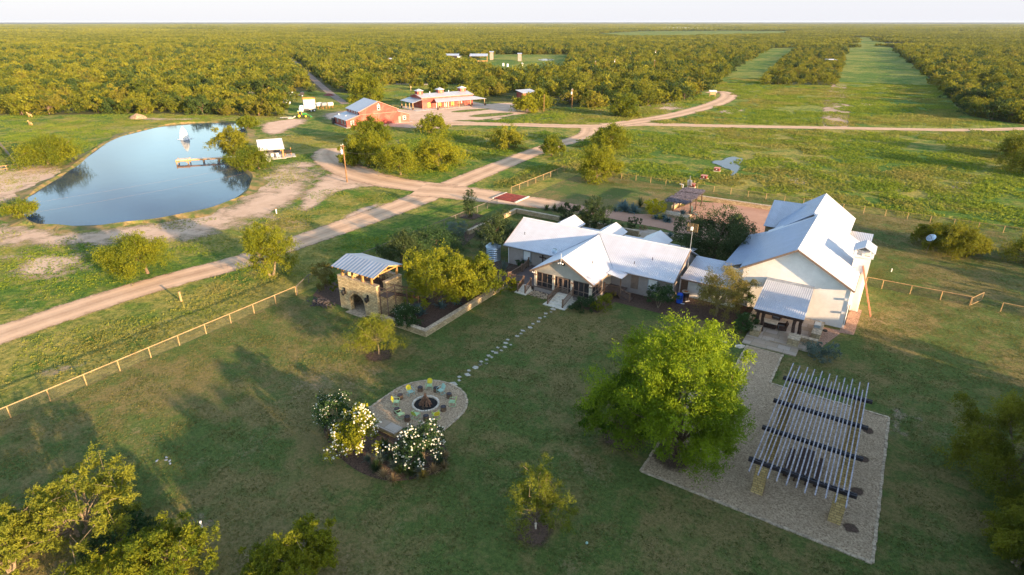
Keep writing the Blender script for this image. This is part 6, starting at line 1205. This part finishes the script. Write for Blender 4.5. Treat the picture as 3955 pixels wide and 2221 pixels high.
T('conifer', 'slender dark young conifer by the wire fence', 1183, 548, 1166, 1200, 475, 'oak', 6000, .16, 20, .98, nclump=50, z0=.5, nl=4, low=-.95, tight=.4, lump=.1)
T('oak_tree', 'dark rounded tree behind the first two dormers', 1497, 588, 1450, 1538, 492, 'oak', 14000, .22, 21, .92, nclump=50, z0=1.8, nl=12)
T('shrub', 'dark leafless topped shrub left of the oak behind the dormer', 1432, 560, 1402, 1462, 510, 'oak', 4000, .24, 22, .95, cat='shrub', nclump=22, z0=.5, low=-.8, nl=8)
T('oak_tree', 'big dark green tree between the house and the gabled wing', 1795, 650, 1692, 1898, 515, 'oak', 34000, .24, 23, .88, nclump=90, z0=1.6, low=-.5, nl=18, tight=.2)
T('olive_tree', 'grey olive tree with pale trunk left of the patio', 1800, 795, 1738, 1892, 652, 'olive', 22000, .17, 24, .86, nclump=70, z0=1.5, nl=22, trunk='bark_pale', tight=.19, low=-.45, aspect=.3, twigs=100)
T('shrub', 'dark shrub tucked between the olive tree and stucco wall', 1855, 775, 1815, 1895, 715, 'dark', 6000, .18, 25, .95, cat='shrub', nclump=30, z0=.4, low=-.9, nl=4)
T('shrub', 'rounded green shrub at the left patio pier', 1863, 838, 1836, 1905, 785, 'dark', 8000, .14, 26, .9, cat='shrub', nclump=30, z0=.3, low=-.9, nl=3)
T('shrub', 'low silvery blue shrub right of the patio pier', 2065, 900, 2025, 2100, 862, 'grey', 5000, .14, 27, .95, cat='shrub', nclump=26, z0=.3, low=-.9, nl=3)
T('small_tree', 'little dark round tree against the house under the white shutter', 1655, 775, 1622, 1696, 718, 'dark', 6000, .16, 28, .95, nclump=30, z0=1.2, nl=10, trunk='bark_pale', multi=3, base_r=.05, low=-.3)
T('shrub', 'dark green shrub left of the porch corner below the screens', 1463, 780, 1435, 1503, 750, 'dark', 6000, .13, 29, .95, cat='shrub', nclump=26, z0=.3, low=-.9, nl=3)
T('shrub', 'paler grey green shrub wrapped around the porch corner', 1510, 782, 1480, 1545, 742, 'mesq', 5000, .13, 30, .95, cat='shrub', nclump=26, z0=.3, low=-.9, nl=3)
T('shrub', 'small pale shrub at the foot of the side steps', 1541, 752, 1528, 1556, 735, 'olive', 1500, .12, 31, .95, cat='shrub', nclump=12, z0=.3, low=-.9, nl=3)
T('shrub', 'yellow tipped dark shrub by the deck steps', 1287, 730, 1268, 1306, 698, 'mesq', 4500, .13, 32, .95, cat='shrub', nclump=22, z0=.3, low=-.9, nl=3)
T('shrub', 'dark low hedge under the house wall behind the deck', 1308, 672, 1288, 1338, 652, 'dark', 3500, .13, 33, .95, cat='shrub', nclump=22, z0=.3, low=-.9, nl=3)
T('shrub', 'tall thin shrub with one lit tip left of the tower', 822, 728, 788, 852, 655, 'olive', 7000, .15, 34, .95, cat='shrub', nclump=36, z0=.4, low=-.8, nl=26, twigs=60, tight=.22)
T('shrub', 'bushy green shrub beside the tower wall', 845, 735, 828, 858, 688, 'mesq', 3500, .13, 35, .95, cat='shrub', nclump=20, z0=.4, low=-.8, nl=5)
T('shrub', 'bright yellow flowering bush between ramada and yuccas', 1655, 545, 1622, 1682, 503, 'yellow', 4500, .2, 36, .95, cat='shrub', nclump=26, z0=.3, low=-.9, nl=3)
T('shrub', 'silvery cushion shrub by the back garden fence', 1152, 590, 1120, 1180, 558, 'grey', 5000, .16, 37, .95, cat='shrub', nclump=26, z0=.2, low=-.95, nl=3)
T('shrub', 'small grey green shrub on the gravel behind the dormers', 1595, 572, 1572, 1612, 545, 'oak', 2500, .16, 38, .95, cat='shrub', nclump=20, z0=.2, low=-.95, nl=3)
T('shrub', 'rust brown grass clump beside the grey green shrub', 1618, 580, 1606, 1630, 570, 'straw', 900, .16, 39, .95, cat='shrub', nclump=10, z0=.2, low=-.95, nl=2)
T('shrub', 'low dark shrubs mass against the garden wall', 1560, 590, 1520, 1580, 568, 'dark', 3000, .16, 40, .95, cat='shrub', nclump=20, z0=.2, low=-.95, nl=2)
def flowering(label, bx, by, x0, x1, yt, seed, nf=260, nleaf=9000, z0=1.0, cat='tree', name='flowering_tree', lowk=-.35, trunk='bark_pale', fs=.13, leafk='dark'):
    t = T(name, label, bx, by, x0, x1, yt, leafk, nleaf, .15, seed, .92, cat=cat, nclump=46, z0=z0, tight=.24, nl=14, base_r=.07, multi=2, trunk=trunk, low=lowk, aspect=.55)
    cr = [c for c in t.children if c.name.startswith('crown')][0]; rng = np.random.default_rng(seed+500); me = cr.data; co = np.empty(len(me.vertices)*3, np.float32); me.vertices.foreach_get('co', co); co = co.reshape(-1, 4, 3).mean(1)
    cen = co.mean(0); dd = np.linalg.norm((co-cen)/(co.std(0)+1e-6), axis=1); idx = np.where(dd > np.quantile(dd, .45))[0]; idx = rng.permutation(idx)[:nf]; b = MB()
    for q in co[idx]: b.ball(Vector(q)+Vector((q-cen)/np.linalg.norm(q-cen)*.05), fs*rng.uniform(.35, .6), n=6, sq=(1, 1, .75))
    o = b.build('blossoms', 'flower', t, world=False); o.location = cr.location; tag(o, kind='stuff'); return t
flowering('round dark tree with small white flowers, left of the three', 850, 1085, 793, 907, 985, 51, 300, 10000, .8, fs=.09)
flowering('sunlit white flowering tree in the middle of the three', 910, 1138, 840, 970, 1022, 52, 330, 8500, 1.0, fs=.15, leafk='mesq')
flowering('white flowering tree right, in front of the fire pit', 1065, 1165, 998, 1128, 1056, 53, 360, 11000, .9, fs=.15)
flowering('broad low shrub dotted with white flowers at the tower stair', 1025, 820, 985, 1062, 768, 54, 220, 12000, .3, 'shrub', 'flowering_shrub', -.9, fs=.07)
def RS(label, zn, x, y, z=0.0, **kw): p = at(zn, x, y); return rosette(kw.pop('name', 'agave'), label, kw.pop('cat', 'agave'), (p.x, p.y, z), **kw)
RS('tall blue green agave beside the white flowered shrub', 'D', 1058, 792, n=60, L_=1.5, w_=.16, lo=25, hi=85, seed=1, heads=3, spread=.5); RS('low blue agave under the yellow lit tree, left of two', 'D', 1112, 770, n=46, L_=1.15, w_=.14, lo=5, hi=70, seed=2, heads=2, spread=.7)
RS('blue agave under the yellow lit tree, right of two', 'D', 1150, 762, n=46, L_=1.15, w_=.14, lo=5, hi=75, seed=3); RS('pale spiky century plant at the left of the wood deck', 'D', 1268, 683, n=34, L_=2.0, w_=.13, lo=30, hi=88, seed=4, leaf='grey', curl=.15); RS('small pale agave on the bed by the deck rail', 'D', 1284, 693, n=20, L_=.7, w_=.1, seed=5)
RS('big blue agave behind the dark oak by the gravel drive', 'D', 1577, 535, n=70, L_=2.0, w_=.22, lo=10, hi=85, seed=6, heads=3, spread=.8); RS('smaller blue agave left of the big one by the drive', 'D', 1547, 532, n=40, L_=1.3, w_=.16, seed=7); RS('low blue agave spread in front of the stone platform', 'D', 1660, 552, n=80, L_=1.2, w_=.14, lo=5, hi=70, seed=8, heads=4, spread=.9)
RS('pale blue agave on the stone platform edge by the big dark tree', 'D', 1728, 545, n=60, L_=1.7, w_=.2, lo=10, hi=85, seed=9, heads=2, leaf='blue'); RS('small blue agave at the foot of the big dark tree', 'D', 1655+30, 595, n=40, L_=1.0, w_=.14, seed=10)
for x, y, s_, lb in ((1610, 520, 1.9, 'spiky dark green yucca behind the other yucca'), (1633, 528, 2.2, 'large spiky yucca beside the yellow bush'), (1395, 530, 1.4, 'yucca cluster on the garden wall, left one'), (1412, 533, 1.5, 'yucca cluster on the garden wall, right one'), (1120+90, 600, 1.6, 'strappy green yucca by the cistern garden wall'), (1375, 528, 1.2, 'small yucca at the end of the yucca cluster')):
    RS(lb, 'D', x, y, name='yucca', cat='yucca', n=110, L_=s_, w_=.09, lo=-10, hi=88, seed=int(x), leaf='oak', curl=.1)
# bunch grasses in front of the fire pit
gi = 0
for x, y, k, s_ in [(300, 730, 'oak', 1.1), (350, 840, 'straw', .8), (420, 870, 'olive', .8), (480, 950, 'oak', 1.0), (540, 1000, 'straw', .9), (530, 1050, 'straw', .9), (790, 1110, 'grey', .9), (890, 1190, 'oak', 1.1), (930, 1090, 'grey', 1.1), (960, 960, 'oak', 1.3), (1000, 1000, 'oak', 1.3), (1040, 1110, 'oak', 1.1), (1090, 1180, 'grey', 1.1), (880, 1220, 'oak', 1.0), (960, 1290, 'straw', 1.0), (1065, 1340, 'straw', .9), (1150, 1240, 'oak', 1.1), (1170, 1120, 'oak', 1.0), (1270, 1270, 'oak', 1.1), (1370, 1250, 'grey', 1.1), (1400, 1290, 'olive', .9), (1520, 1230, 'straw', 1.0), (1560, 1120, 'grey', 1.0), (1640, 1190, 'straw', .9), (1650, 1060, 'straw', .8), (1600, 1150, 'oak', 1.0), (1200, 1190, 'grey', 1.0), (1300, 1200, 'oak', .9)]:
    p = at('z4', x, y+10); gi += 1
    nm = {'oak': 'dark green', 'grey': 'grey green', 'straw': 'dry straw coloured', 'olive': 'olive'}[k]
    rosette('bunch_grass', nm+' clump of bunch grass in the bed below the flowering trees', 'grass clump', (p.x, p.y, .05), n=150, L_=s_, w_=.035, leaf=k, seed=gi, lo=35, hi=89, curl=.55, group='bunch grasses below the flowering trees')
# trees between the house and the brush
MT = [
 ('broad double trunked tree on the far left bank of the pond', 122, 413, 55, 207, 337, 12000, 61), ('sunlit tree standing alone between pond track and road', 372, 688, 274, 432, 586, 16000, 62), ('sunlit tree at the edge of the dirt road near the tower', 683, 693, 620, 746, 560, 14000, 63),
 ('dark green tree at the pond edge above the dock', 588, 388, 543, 628, 315, 9000, 64), ('willowy yellow tree hanging over the dock and bank', 652, 425, 583, 682, 368, 7000, 65), ('small tree at the far end of the pond', 623, 322, 597, 646, 292, 4000, 66),
 ('lime tree directly in front of the red barn', 938, 365, 895, 982, 290, 11000, 67), ('tree left of the group in front of the red barn', 878, 415, 852, 912, 345, 8000, 68), ('middle tree of the group in front of the red barn', 930, 418, 890, 975, 325, 10000, 69), ('tree with pale trunk right of the pole group', 1008, 440, 945, 1062, 355, 9000, 70),
 ('bright round tree right of the barn group', 1102, 418, 1040, 1172, 333, 14000, 71), ('small tree standing above the bright round tree', 1083, 335, 1055, 1130, 285, 5000, 72), ('low dark tree in the grass island', 1280, 372, 1232, 1320, 316, 6000, 73),
 ('small leaning tree at the road bend', 1388, 392, 1357, 1417, 338, 5000, 74), ('open crowned tree right of the road junction', 1533, 375, 1484, 1586, 310, 8000, 75), ('wide dense tree standing on the back lawn corner', 1500, 452, 1450, 1556, 357, 10000, 76),
 ('yard tree left of the slim pole', 1322, 282, 1290, 1358, 238, 5000, 77), ('yard tree behind the slim pole', 1352, 276, 1322, 1385, 222, 5000, 78), ('tree between the two dirt roads', 1562, 292, 1534, 1606, 236, 6000, 79), ('tall yellow tree behind the red barn roof', 930, 256, 885, 972, 178, 9000, 80),
 ('sunlit tree with dark left side in the right lawn', 2395, 640, 2330, 2440, 558, 12000, 81), ('dark tree right of the dish in the right lawn', 2432, 642, 2395, 2482, 580, 8000, 82), ('dark bush tree left of the dish in the right lawn', 2335, 615, 2298, 2372, 562, 7000, 83), ('dark tree cut off at the right edge of the lawn', 2580, 660, 2530, 2650, 598, 8000, 84),
 ('round dark tree at the right edge of the pasture', 2575, 398, 2520, 2640, 335, 9000, 85), ('lower dark tree at the right edge of the pasture', 2600, 440, 2545, 2680, 372, 9000, 86), ('bush by the pond inlet at the far left bottom', 55, 545, 20, 100, 505, 5000, 87),
 ('small dark tree behind the barn house', 1050, 216, 1030, 1068, 196, 2500, 88), ('tree between the barn house cupolas', 1103, 232, 1078, 1124, 200, 3000, 89)]
for lb, bx, by, x0, x1, yt, n_, sd in MT:
    dk = 'dark' in lb
    T('mesquite_tree', lb, bx, by, x0, x1, yt, 'brush' if dk else 'mesq', int(n_*2.2), None, sd, .9, nclump=60+sd % 17, tight=.25, multi=1+(sd % 3 == 0), nl=12, low=-.35, trunk='bark_pale' if sd % 2 else 'bark', z0=1.5 if sd in (69, 70, 74, 75, 62, 63, 61, 73, 72) else .9)
for lb, bx, by, x0, x1, yt, n_, sd, lf in [('big yellow bare limbed tree at the lower left corner', 205, 1345, 30, 360, 1215, 19000, 91, 'feather'), ('yellow green bush at the bottom left of the centre', 430, 1440, 330, 545, 1330, 12000, 92, 'mesq'), ('green bush at the bottom, right of two', 775, 1440, 690, 862, 1315, 16000, 93, 'mesq'), ('darker bush beside the bottom green bush', 690, 1455, 610, 770, 1385, 9000, 94, 'mesq'),
 ('yellow bush in the bottom left corner', 30, 1440, -70, 110, 1290, 9000, 95, 'feather'), ('bush low behind the yellow bush by the bottom edge', 330, 1480, 200, 440, 1395, 9000, 96, 'mesq'), ('dark undergrowth shrub under the corner tree', 300, 1375, 230, 400, 1320, 6000, 97, 'dark'), ('dark shrub left under the corner tree', 80, 1360, 0, 160, 1300, 6000, 98, 'dark'),
 ('big dark green tree at the right edge beside the pergola', 2515, 1230, 2395, 2660, 990, 24000, 99, 'brush'), ('dark tree in the bottom right corner', 2560, 1420, 2470, 2700, 1310, 14000, 100, 'brush')]:
    T('mesquite_tree', lb, bx, by, x0, x1, yt, lf, int(n_*(3 if sd > 98 else 1.8)), .17, sd, .9, nclump=90, tight=.22 if sd > 98 else (.12 if sd == 91 else .16), multi=3, nl=50 if sd == 91 else 16, low=-.5, trunk='bark_pale', z0=.8, twigs=200 if sd == 91 else 40, aspect=.35, base_r=.12 if sd == 91 else None)

# ---------------------------------------------------------------- the brush: 300 trees of their own, the rest one mass
rng = np.random.default_rng(42)
def tree_mesh_pair(seed, n, size, R_=3.2, H=5.2, leaf='brush', nclump=26):
    r = np.random.default_rng(seed); P, off, ct, cc = crown_pts(r, n, R_, H, H*.1, nclump, .75, .3, lump=.45, low=-.5)
    me = leaf_mesh('crown', P, size*(.6+.8*r.random(n)), LF[leaf], r, .5, .6, tint=ct); mb = MB(); limbs(r, mb, cc, H*.3, .16, H, 7); return me, mb
VAR = []
hid = bpy.data.collections.new('brush_sources')
for s_ in range(5):
    me, mb = tree_mesh_pair(200+s_, 2200, .42, R_=3.1+.25*s_, H=4.2+.3*s_, leaf=('brush', 'brush_gold', 'brush', 'brush_dark', 'brush')[s_]); VAR.append((me, mb))
def inside(poly, x, y):
    r = np.zeros(x.shape, bool); n = len(poly); j = n-1
    for i in range(n):
        xi, yi = poly[i]; xj, yj = poly[j]; c = ((yi > y) != (yj > y)) & (x < (xj-xi)*(y-yi)/((yj-yi) or 1e-9)+xi); r ^= c; j = i
    return r
YB = [(1990, 116), (2126, 106), (2110, 222), (1882, 222)]
def is_brush(X, Y, pad=0):
    dx, dy, dep = toD(X, Y); ok = dep > 1; yn = np.interp(dx, [q[0] for q in NEAR], [q[1] for q in NEAR]); m_ = ok & (dy < yn-pad)
    for c in CLEAR+[STRIP1, STRIP2]: m_ &= ~inside(c, dx, dy)
    for a, b in zip(TRACK, TRACK[1:]):
        ab = np.array([b.x-a.x, b.y-a.y]); t_ = np.clip(((X-a.x)*ab[0]+(Y-a.y)*ab[1])/(ab@ab), 0, 1); m_ &= np.hypot(X-a.x-t_*ab[0], Y-a.y-t_*ab[1]) > 5
    return m_, dx, dy, dep
def grid(r0, r1, sp, half=52):
    xs = np.arange(-r1, r1, sp); g = np.stack(np.meshgrid(xs, xs), -1).reshape(-1, 2).astype(float); g += rng.uniform(-.42, .42, g.shape)*sp
    rr = np.hypot(g[:, 0], g[:, 1]); an = np.degrees(np.arctan2(g[:, 1], g[:, 0]))-123; an = (an+180) % 360-180
    return g[(rr > r0) & (rr <= r1) & (np.abs(an) < half)]
G = grid(60, 950, 5.0); m_, dx, dy, dep = is_brush(G[:, 0], G[:, 1]); thin = rng.random(len(G)) < .70+.16*(np.sin(G[:, 0]*.045+2*np.sin(G[:, 1]*.02))+np.sin(G[:, 1]*.06+np.sin(G[:, 0]*.03)))
yb = inside(YB, dx, dy); G = G[m_ & thin]; dxk, dyk, depk, ybk = dx[m_ & thin], dy[m_ & thin], dep[m_ & thin], yb[m_ & thin]
scl = rng.uniform(.5, 1.4, len(G)); scl = np.where(ybk, scl*.62, scl)
inview = (dxk > -30) & (dxk < 2606); order = np.argsort(np.where(inview, depk/scl, 1e9)); pick = order[:300]; rest = np.ones(len(G), bool); rest[pick] = False
protos = []
for k, (me, mb) in enumerate(VAR):
    t = thing('brush_tree', 'mesquite tree at the near edge of the wide green brush', 'tree', (0, 0, 0), 0, 'trees at the near edge of the brush'); o = bpy.data.objects.new('crown', me); COL.objects.link(o); o.parent = t; mb.build('trunk', 'bark', t, world=False); protos.append(t)
for i, k in enumerate(pick):
    src = protos[int(rng.integers(5))]; s_ = float(scl[k]); loc = (float(G[k, 0]), float(G[k, 1]), 0)
    dup(src, loc, float(rng.uniform(0, 6.28)), (s_*float(rng.uniform(.85, 1.2)), s_*float(rng.uniform(.85, 1.2)), s_*float(rng.uniform(.8, 1.15))))
for t in protos:
    for c in list(t.children): bpy.data.objects.remove(c)
    bpy.data.objects.remove(t)
def src_obj(me, name):
    o = bpy.data.objects.new(name, me); hid.objects.link(o); return o
for s_ in range(5):
    me, mb = tree_mesh_pair(300+s_, 700, .75, R_=3.2+.25*s_, H=4.2+.3*s_, leaf=('brush', 'brush_gold', 'brush', 'brush_dark', 'brush')[s_]); src_obj(me, 'brush_a%d' % s_)
hid2 = bpy.data.collections.new('brush_far')
def patch_src(coll, seed, S, sp, n, size, name, H=4.6, Rr=3.0):
    r = np.random.default_rng(seed); xs = np.arange(-S/2+sp/2, S/2, sp); g = np.stack(np.meshgrid(xs, xs), -1).reshape(-1, 2)+r.uniform(-.45, .45, (len(xs)**2, 2))*sp
    g = g[r.random(len(g)) < .88]; P = []; TT = []
    for q in g:
        k = r.uniform(.65, 1.3); u = r.normal(size=(n, 3)); u /= np.linalg.norm(u, axis=1, keepdims=True); u[:, 2] = np.abs(u[:, 2]); u *= (r.random(n)**.3)[:, None]
        u *= np.array([Rr*k*r.uniform(.8, 1.2), Rr*k*r.uniform(.8, 1.2), H*.62*k]); u[:, 2] += H*.3*k; u[:, :2] += q; P.append(u); TT.append(np.full(n, r.random()))
    P = np.concatenate(P); me = leaf_mesh(name, P, size*(.6+.8*r.random(len(P))), LF['brush'], r, .5, .7, tint=np.concatenate(TT)); o = bpy.data.objects.new(name, me); coll.objects.link(o)
for s_ in range(4): patch_src(hid2, 400+s_, 48, 6, 150, 1.3, 'brush_b%d' % s_)
hid3 = bpy.data.collections.new('brush_farther')
for s_ in range(3): patch_src(hid3, 500+s_, 220, 9, 30, 3.4, 'brush_c%d' % s_, 5.5, 4.2)
def scatter(name, P, S, coll, label=None):
    me = bpy.data.meshes.new(name); me.vertices.add(len(P)); co = np.zeros((len(P), 3), np.float32); co[:, :2] = P; me.vertices.foreach_set('co', co.ravel())
    a = me.attributes.new('scl', 'FLOAT', 'POINT'); a.data.foreach_set('value', S.astype(np.float32)); a = me.attributes.new('rot', 'FLOAT', 'POINT'); a.data.foreach_set('value', rng.uniform(0, 6.28, len(P)).astype(np.float32)); me.update()
    o = bpy.data.objects.new(name, me); COL.objects.link(o); ng = bpy.data.node_groups.new(name, 'GeometryNodeTree')
    ng.interface.new_socket('Geometry', in_out='INPUT', socket_type='NodeSocketGeometry'); ng.interface.new_socket('Geometry', in_out='OUTPUT', socket_type='NodeSocketGeometry')
    gi_, go = ng.nodes.new('NodeGroupInput'), ng.nodes.new('NodeGroupOutput'); ip = ng.nodes.new('GeometryNodeInstanceOnPoints'); ci = ng.nodes.new('GeometryNodeCollectionInfo'); ci.inputs[0].default_value = coll; ci.inputs[1].default_value = True; ci.inputs[2].default_value = True
    ip.inputs['Pick Instance'].default_value = True; ra = ng.nodes.new('FunctionNodeRandomValue'); ra.data_type = 'INT'; ra.inputs[4].default_value = 0; ra.inputs[5].default_value = 97
    na = ng.nodes.new('GeometryNodeInputNamedAttribute'); na.data_type = 'FLOAT'; na.inputs[0].default_value = 'scl'; nr = ng.nodes.new('GeometryNodeInputNamedAttribute'); nr.data_type = 'FLOAT'; nr.inputs[0].default_value = 'rot'
    cx_ = ng.nodes.new('ShaderNodeCombineXYZ'); l_ = ng.links.new; l_(nr.outputs[0], cx_.inputs[2]); l_(gi_.outputs[0], ip.inputs['Points']); l_(ci.outputs[0], ip.inputs['Instance']); l_(ra.outputs[2], ip.inputs['Instance Index']); l_(cx_.outputs[0], ip.inputs['Rotation']); l_(na.outputs[0], ip.inputs['Scale']); l_(ip.outputs[0], go.inputs[0])
    md = o.modifiers.new('scatter', 'NODES'); md.node_group = ng; return tag(o, label, None, None, 'stuff')
Gr, Sr = G[rest], scl[rest]
# unseen trees right of the picture, sized and spaced for their lawn shadows
off = []
for _ in range(3000):
    v = rng.uniform(-25, 190); u = rng.uniform(0.33*v+9 if v > 0 else 14, .33*v+70 if v > 0 else 80)
    if 58 < v < 86 or (u > 52 and v > 130): continue
    if 30 < v < 58 and u > 42: continue
    if v < 3: continue
    off.append((u, v))
off = np.array(off); off = np.concatenate([off[off[:, 1] < 58][:330], off[off[:, 1] >= 58][:230]]); so_ = rng.uniform(.8, 1.25, len(off)); k_ = off[:, 1] < 58; pth = off[:, 1]+(off[:, 0]+18)*.176; lim = np.where(np.abs(pth-27) < 7.5, -22.0, np.where(off[:, 1] < 10, -30.0, -50.0))
so_ = np.where(k_, np.clip(.1817*(off[:, 0]-lim)/5.3, .8, 2.4)*rng.uniform(.85, 1.05, len(off)), so_)
scatter('brush_wood', np.concatenate([Gr, off]), np.concatenate([Sr, so_]), hid, 'endless low green brush of mesquite reaching the horizon')
G2 = grid(950, 2600, 44, 50); m2, *_ = is_brush(G2[:, 0], G2[:, 1], 0); G2 = G2[m2]; scatter('brush_wood', G2, rng.uniform(.85, 1.1, len(G2)), hid2, 'farther brush fading towards the horizon')
G3 = grid(2600, 9000, 205, 48); scatter('brush_wood', G3, rng.uniform(.9, 1.15, len(G3)), hid3, 'hazy strip of brush along the horizon')

# weeds and coarse grass in the open pasture
hid4 = bpy.data.collections.new('weed_sources')
def weed_src(name, seed, S, n, h):
    r = np.random.default_rng(seed); c = r.uniform(-S/2, S/2, (n, 2)); m = 7; hh = h*(.4+.9*r.random(n)**1.5); P = np.zeros((n, m, 3)); P[:, :, 0] = c[:, :1]+r.normal(size=(n, m))*hh[:, None]*.45; P[:, :, 1] = c[:, 1:]+r.normal(size=(n, m))*hh[:, None]*.45
    P[:, :, 2] = hh[:, None]*(.15+.7*r.random((n, m))); me = leaf_mesh(name, P.reshape(-1, 3), (np.repeat(hh, m)*(.5+.7*r.random(n*m))), LF['weed'], r, .15, .55, tint=np.repeat(r.random(n), m)); o = bpy.data.objects.new(name, me); hid4.objects.link(o)
for s_ in range(5): weed_src('weed_%d' % s_, 600+s_, 7.5, 330, .30)
hid5 = bpy.data.collections.new('short_weed_sources'); hid6 = bpy.data.collections.new('turf_sources'); hid4_ = hid4; hid4 = hid5
for s_ in range(5): weed_src('short_weed_%d' % s_, 650+s_, 7.5, 420, .15)
hid4 = hid6
for s_ in range(5): weed_src('turf_%d' % s_, 670+s_, 2.3, 150, .085)
for o in hid6.objects: o.data.materials[0] = LF['turf']
hid4 = hid4_
ROADS = [pts('D', l) for l in ([(-500, 1060), (0, 842), (400, 712), (720, 620), (980, 530), (1230, 428), (1490, 330)], [(850, 302), (1120, 312), (1500, 319), (1720, 315), (2300, 326), (2760, 318)], [(1530, 316), (1680, 294), (1800, 262), (1832, 245), (1786, 234)], [(1130, 478), (960, 455), (860, 425), (832, 374)], [(1050, 478), (1200, 490), (1400, 517)])]
def near_lines(X, Y, lines, dd):
    m = np.zeros(X.shape, bool)
    for l in lines:
        for a, b in zip(l, l[1:]):
            ab = np.array([b.x-a.x, b.y-a.y]); t_ = np.clip(((X-a.x)*ab[0]+(Y-a.y)*ab[1])/(ab@ab), 0, 1); m |= np.hypot(X-a.x-t_*ab[0], Y-a.y-t_*ab[1]) < dd
    return m
GW = grid(30, 420, 6.2, 56); X, Y = GW[:, 0], GW[:, 1]; wx, wy, wd = toD(X, Y); ok = (wd > 1) & (wx > -500) & (wx < 3100) & (wy > 90) & ~is_brush(X, Y)[0]
ok &= ~((X > -66.5) & (Y < 130)) & ~near_lines(X, Y, ROADS, 6.8) & ~near_lines(X, Y, [TRACK], 5) & (poly_dist(pw, X, Y) < -4.5)
for pl in ([(790, 285), (850, 272), (960, 262), (1210, 222), (1330, 262), (1390, 282), (1300, 298), (1180, 330), (1020, 330), (830, 318)], [(640, 340), (735, 340), (740, 402), (600, 420), (590, 400)], [(1780, 410), (1815, 396), (1872, 394), (1872, 425), (1845, 445), (1800, 430)], [(700, 240), (830, 240), (830, 300), (700, 310)], [(640, 300), (800, 300), (800, 340), (640, 345)], [(0, 560), (300, 585), (500, 560), (650, 490), (820, 430), (830, 470), (650, 560), (480, 610), (0, 620)]): ok &= ~inside(pl, wx, wy)
# patchy: thinner where the soil shows
nn = np.sin(X*.09+np.sin(Y*.05)*2)+np.sin(Y*.11+np.sin(X*.07)*2)+rng.normal(size=len(X))*.6; ok &= nn > -1.3
GW = GW[ok]; tall = (GW[:, 1] > 105) & (GW[:, 0] > -125)
scatter('pasture_weeds', GW[tall], rng.uniform(.75, 1.2, tall.sum()), hid4, 'rough green weeds and tall grass over the open pasture')
scatter('pasture_grass', GW[~tall], rng.uniform(.8, 1.2, (~tall).sum()), hid5, 'shorter grass over the pasture beside the dirt road')
GT = grid(14, 135, 2.0, 58); X, Y = GT[:, 0], GT[:, 1]; wx, wy, wd = toD(X, Y); ok = (wd > 1) & (wx > -120) & (wx < 2700) & (wy < 1560) & (X > -61.8) & (Y < 125.5)
BX = [(-48.6, -40.2, 44, 69), (-46, -19, 60.6, 84), (-16, .8, 62.5, 102), (-20.5, -9, 64.5, 78), (-55.5, -46.5, 43.4, 51), (-12.4, 5.3, 36.3, 56.6), (-10.2, -5, 54, 63), (-36.8, -27.6, 30, 39), (-62, -12, 95.4, 119.6), (-37, -23, 84, 96), (-37.5, -27.5, 23.5, 31), (-62, -54, 44.5, 51.5)]
for x0, x1, y0, y1 in BX: ok &= ~((X > x0) & (X < x1) & (Y > y0) & (Y < y1))
GT = GT[ok]; scatter('lawn_grass', GT, rng.uniform(.85, 1.15, len(GT)), hid6, 'short mown grass of the lawn round the house'); print('weeds', len(GW), 'turf', len(GT), 'brush', len(Gr), len(G2), len(G3))
# ---------------------------------------------------------------- evening haze
HZ = MB(); HZ.box(-14000, 14000, -14000, 14000, -1.0, 36.5); M['haze'] = None
hm = bpy.data.materials.new('haze'); hm.use_nodes = True; ht_ = hm.node_tree; ht_.nodes.clear(); ho = ht_.nodes.new('ShaderNodeOutputMaterial'); pv = ht_.nodes.new('ShaderNodeVolumePrincipled')
pv.inputs['Color'].default_value = (.62, .76, 1.0, 1); pv.inputs['Density'].default_value = 0.000028; pv.inputs['Anisotropy'].default_value = 0.0; ht_.links.new(pv.outputs[0], ho.inputs['Volume']); M['haze'] = hm
HAZE = tag(HZ.build('haze', 'haze'), kind='stuff')
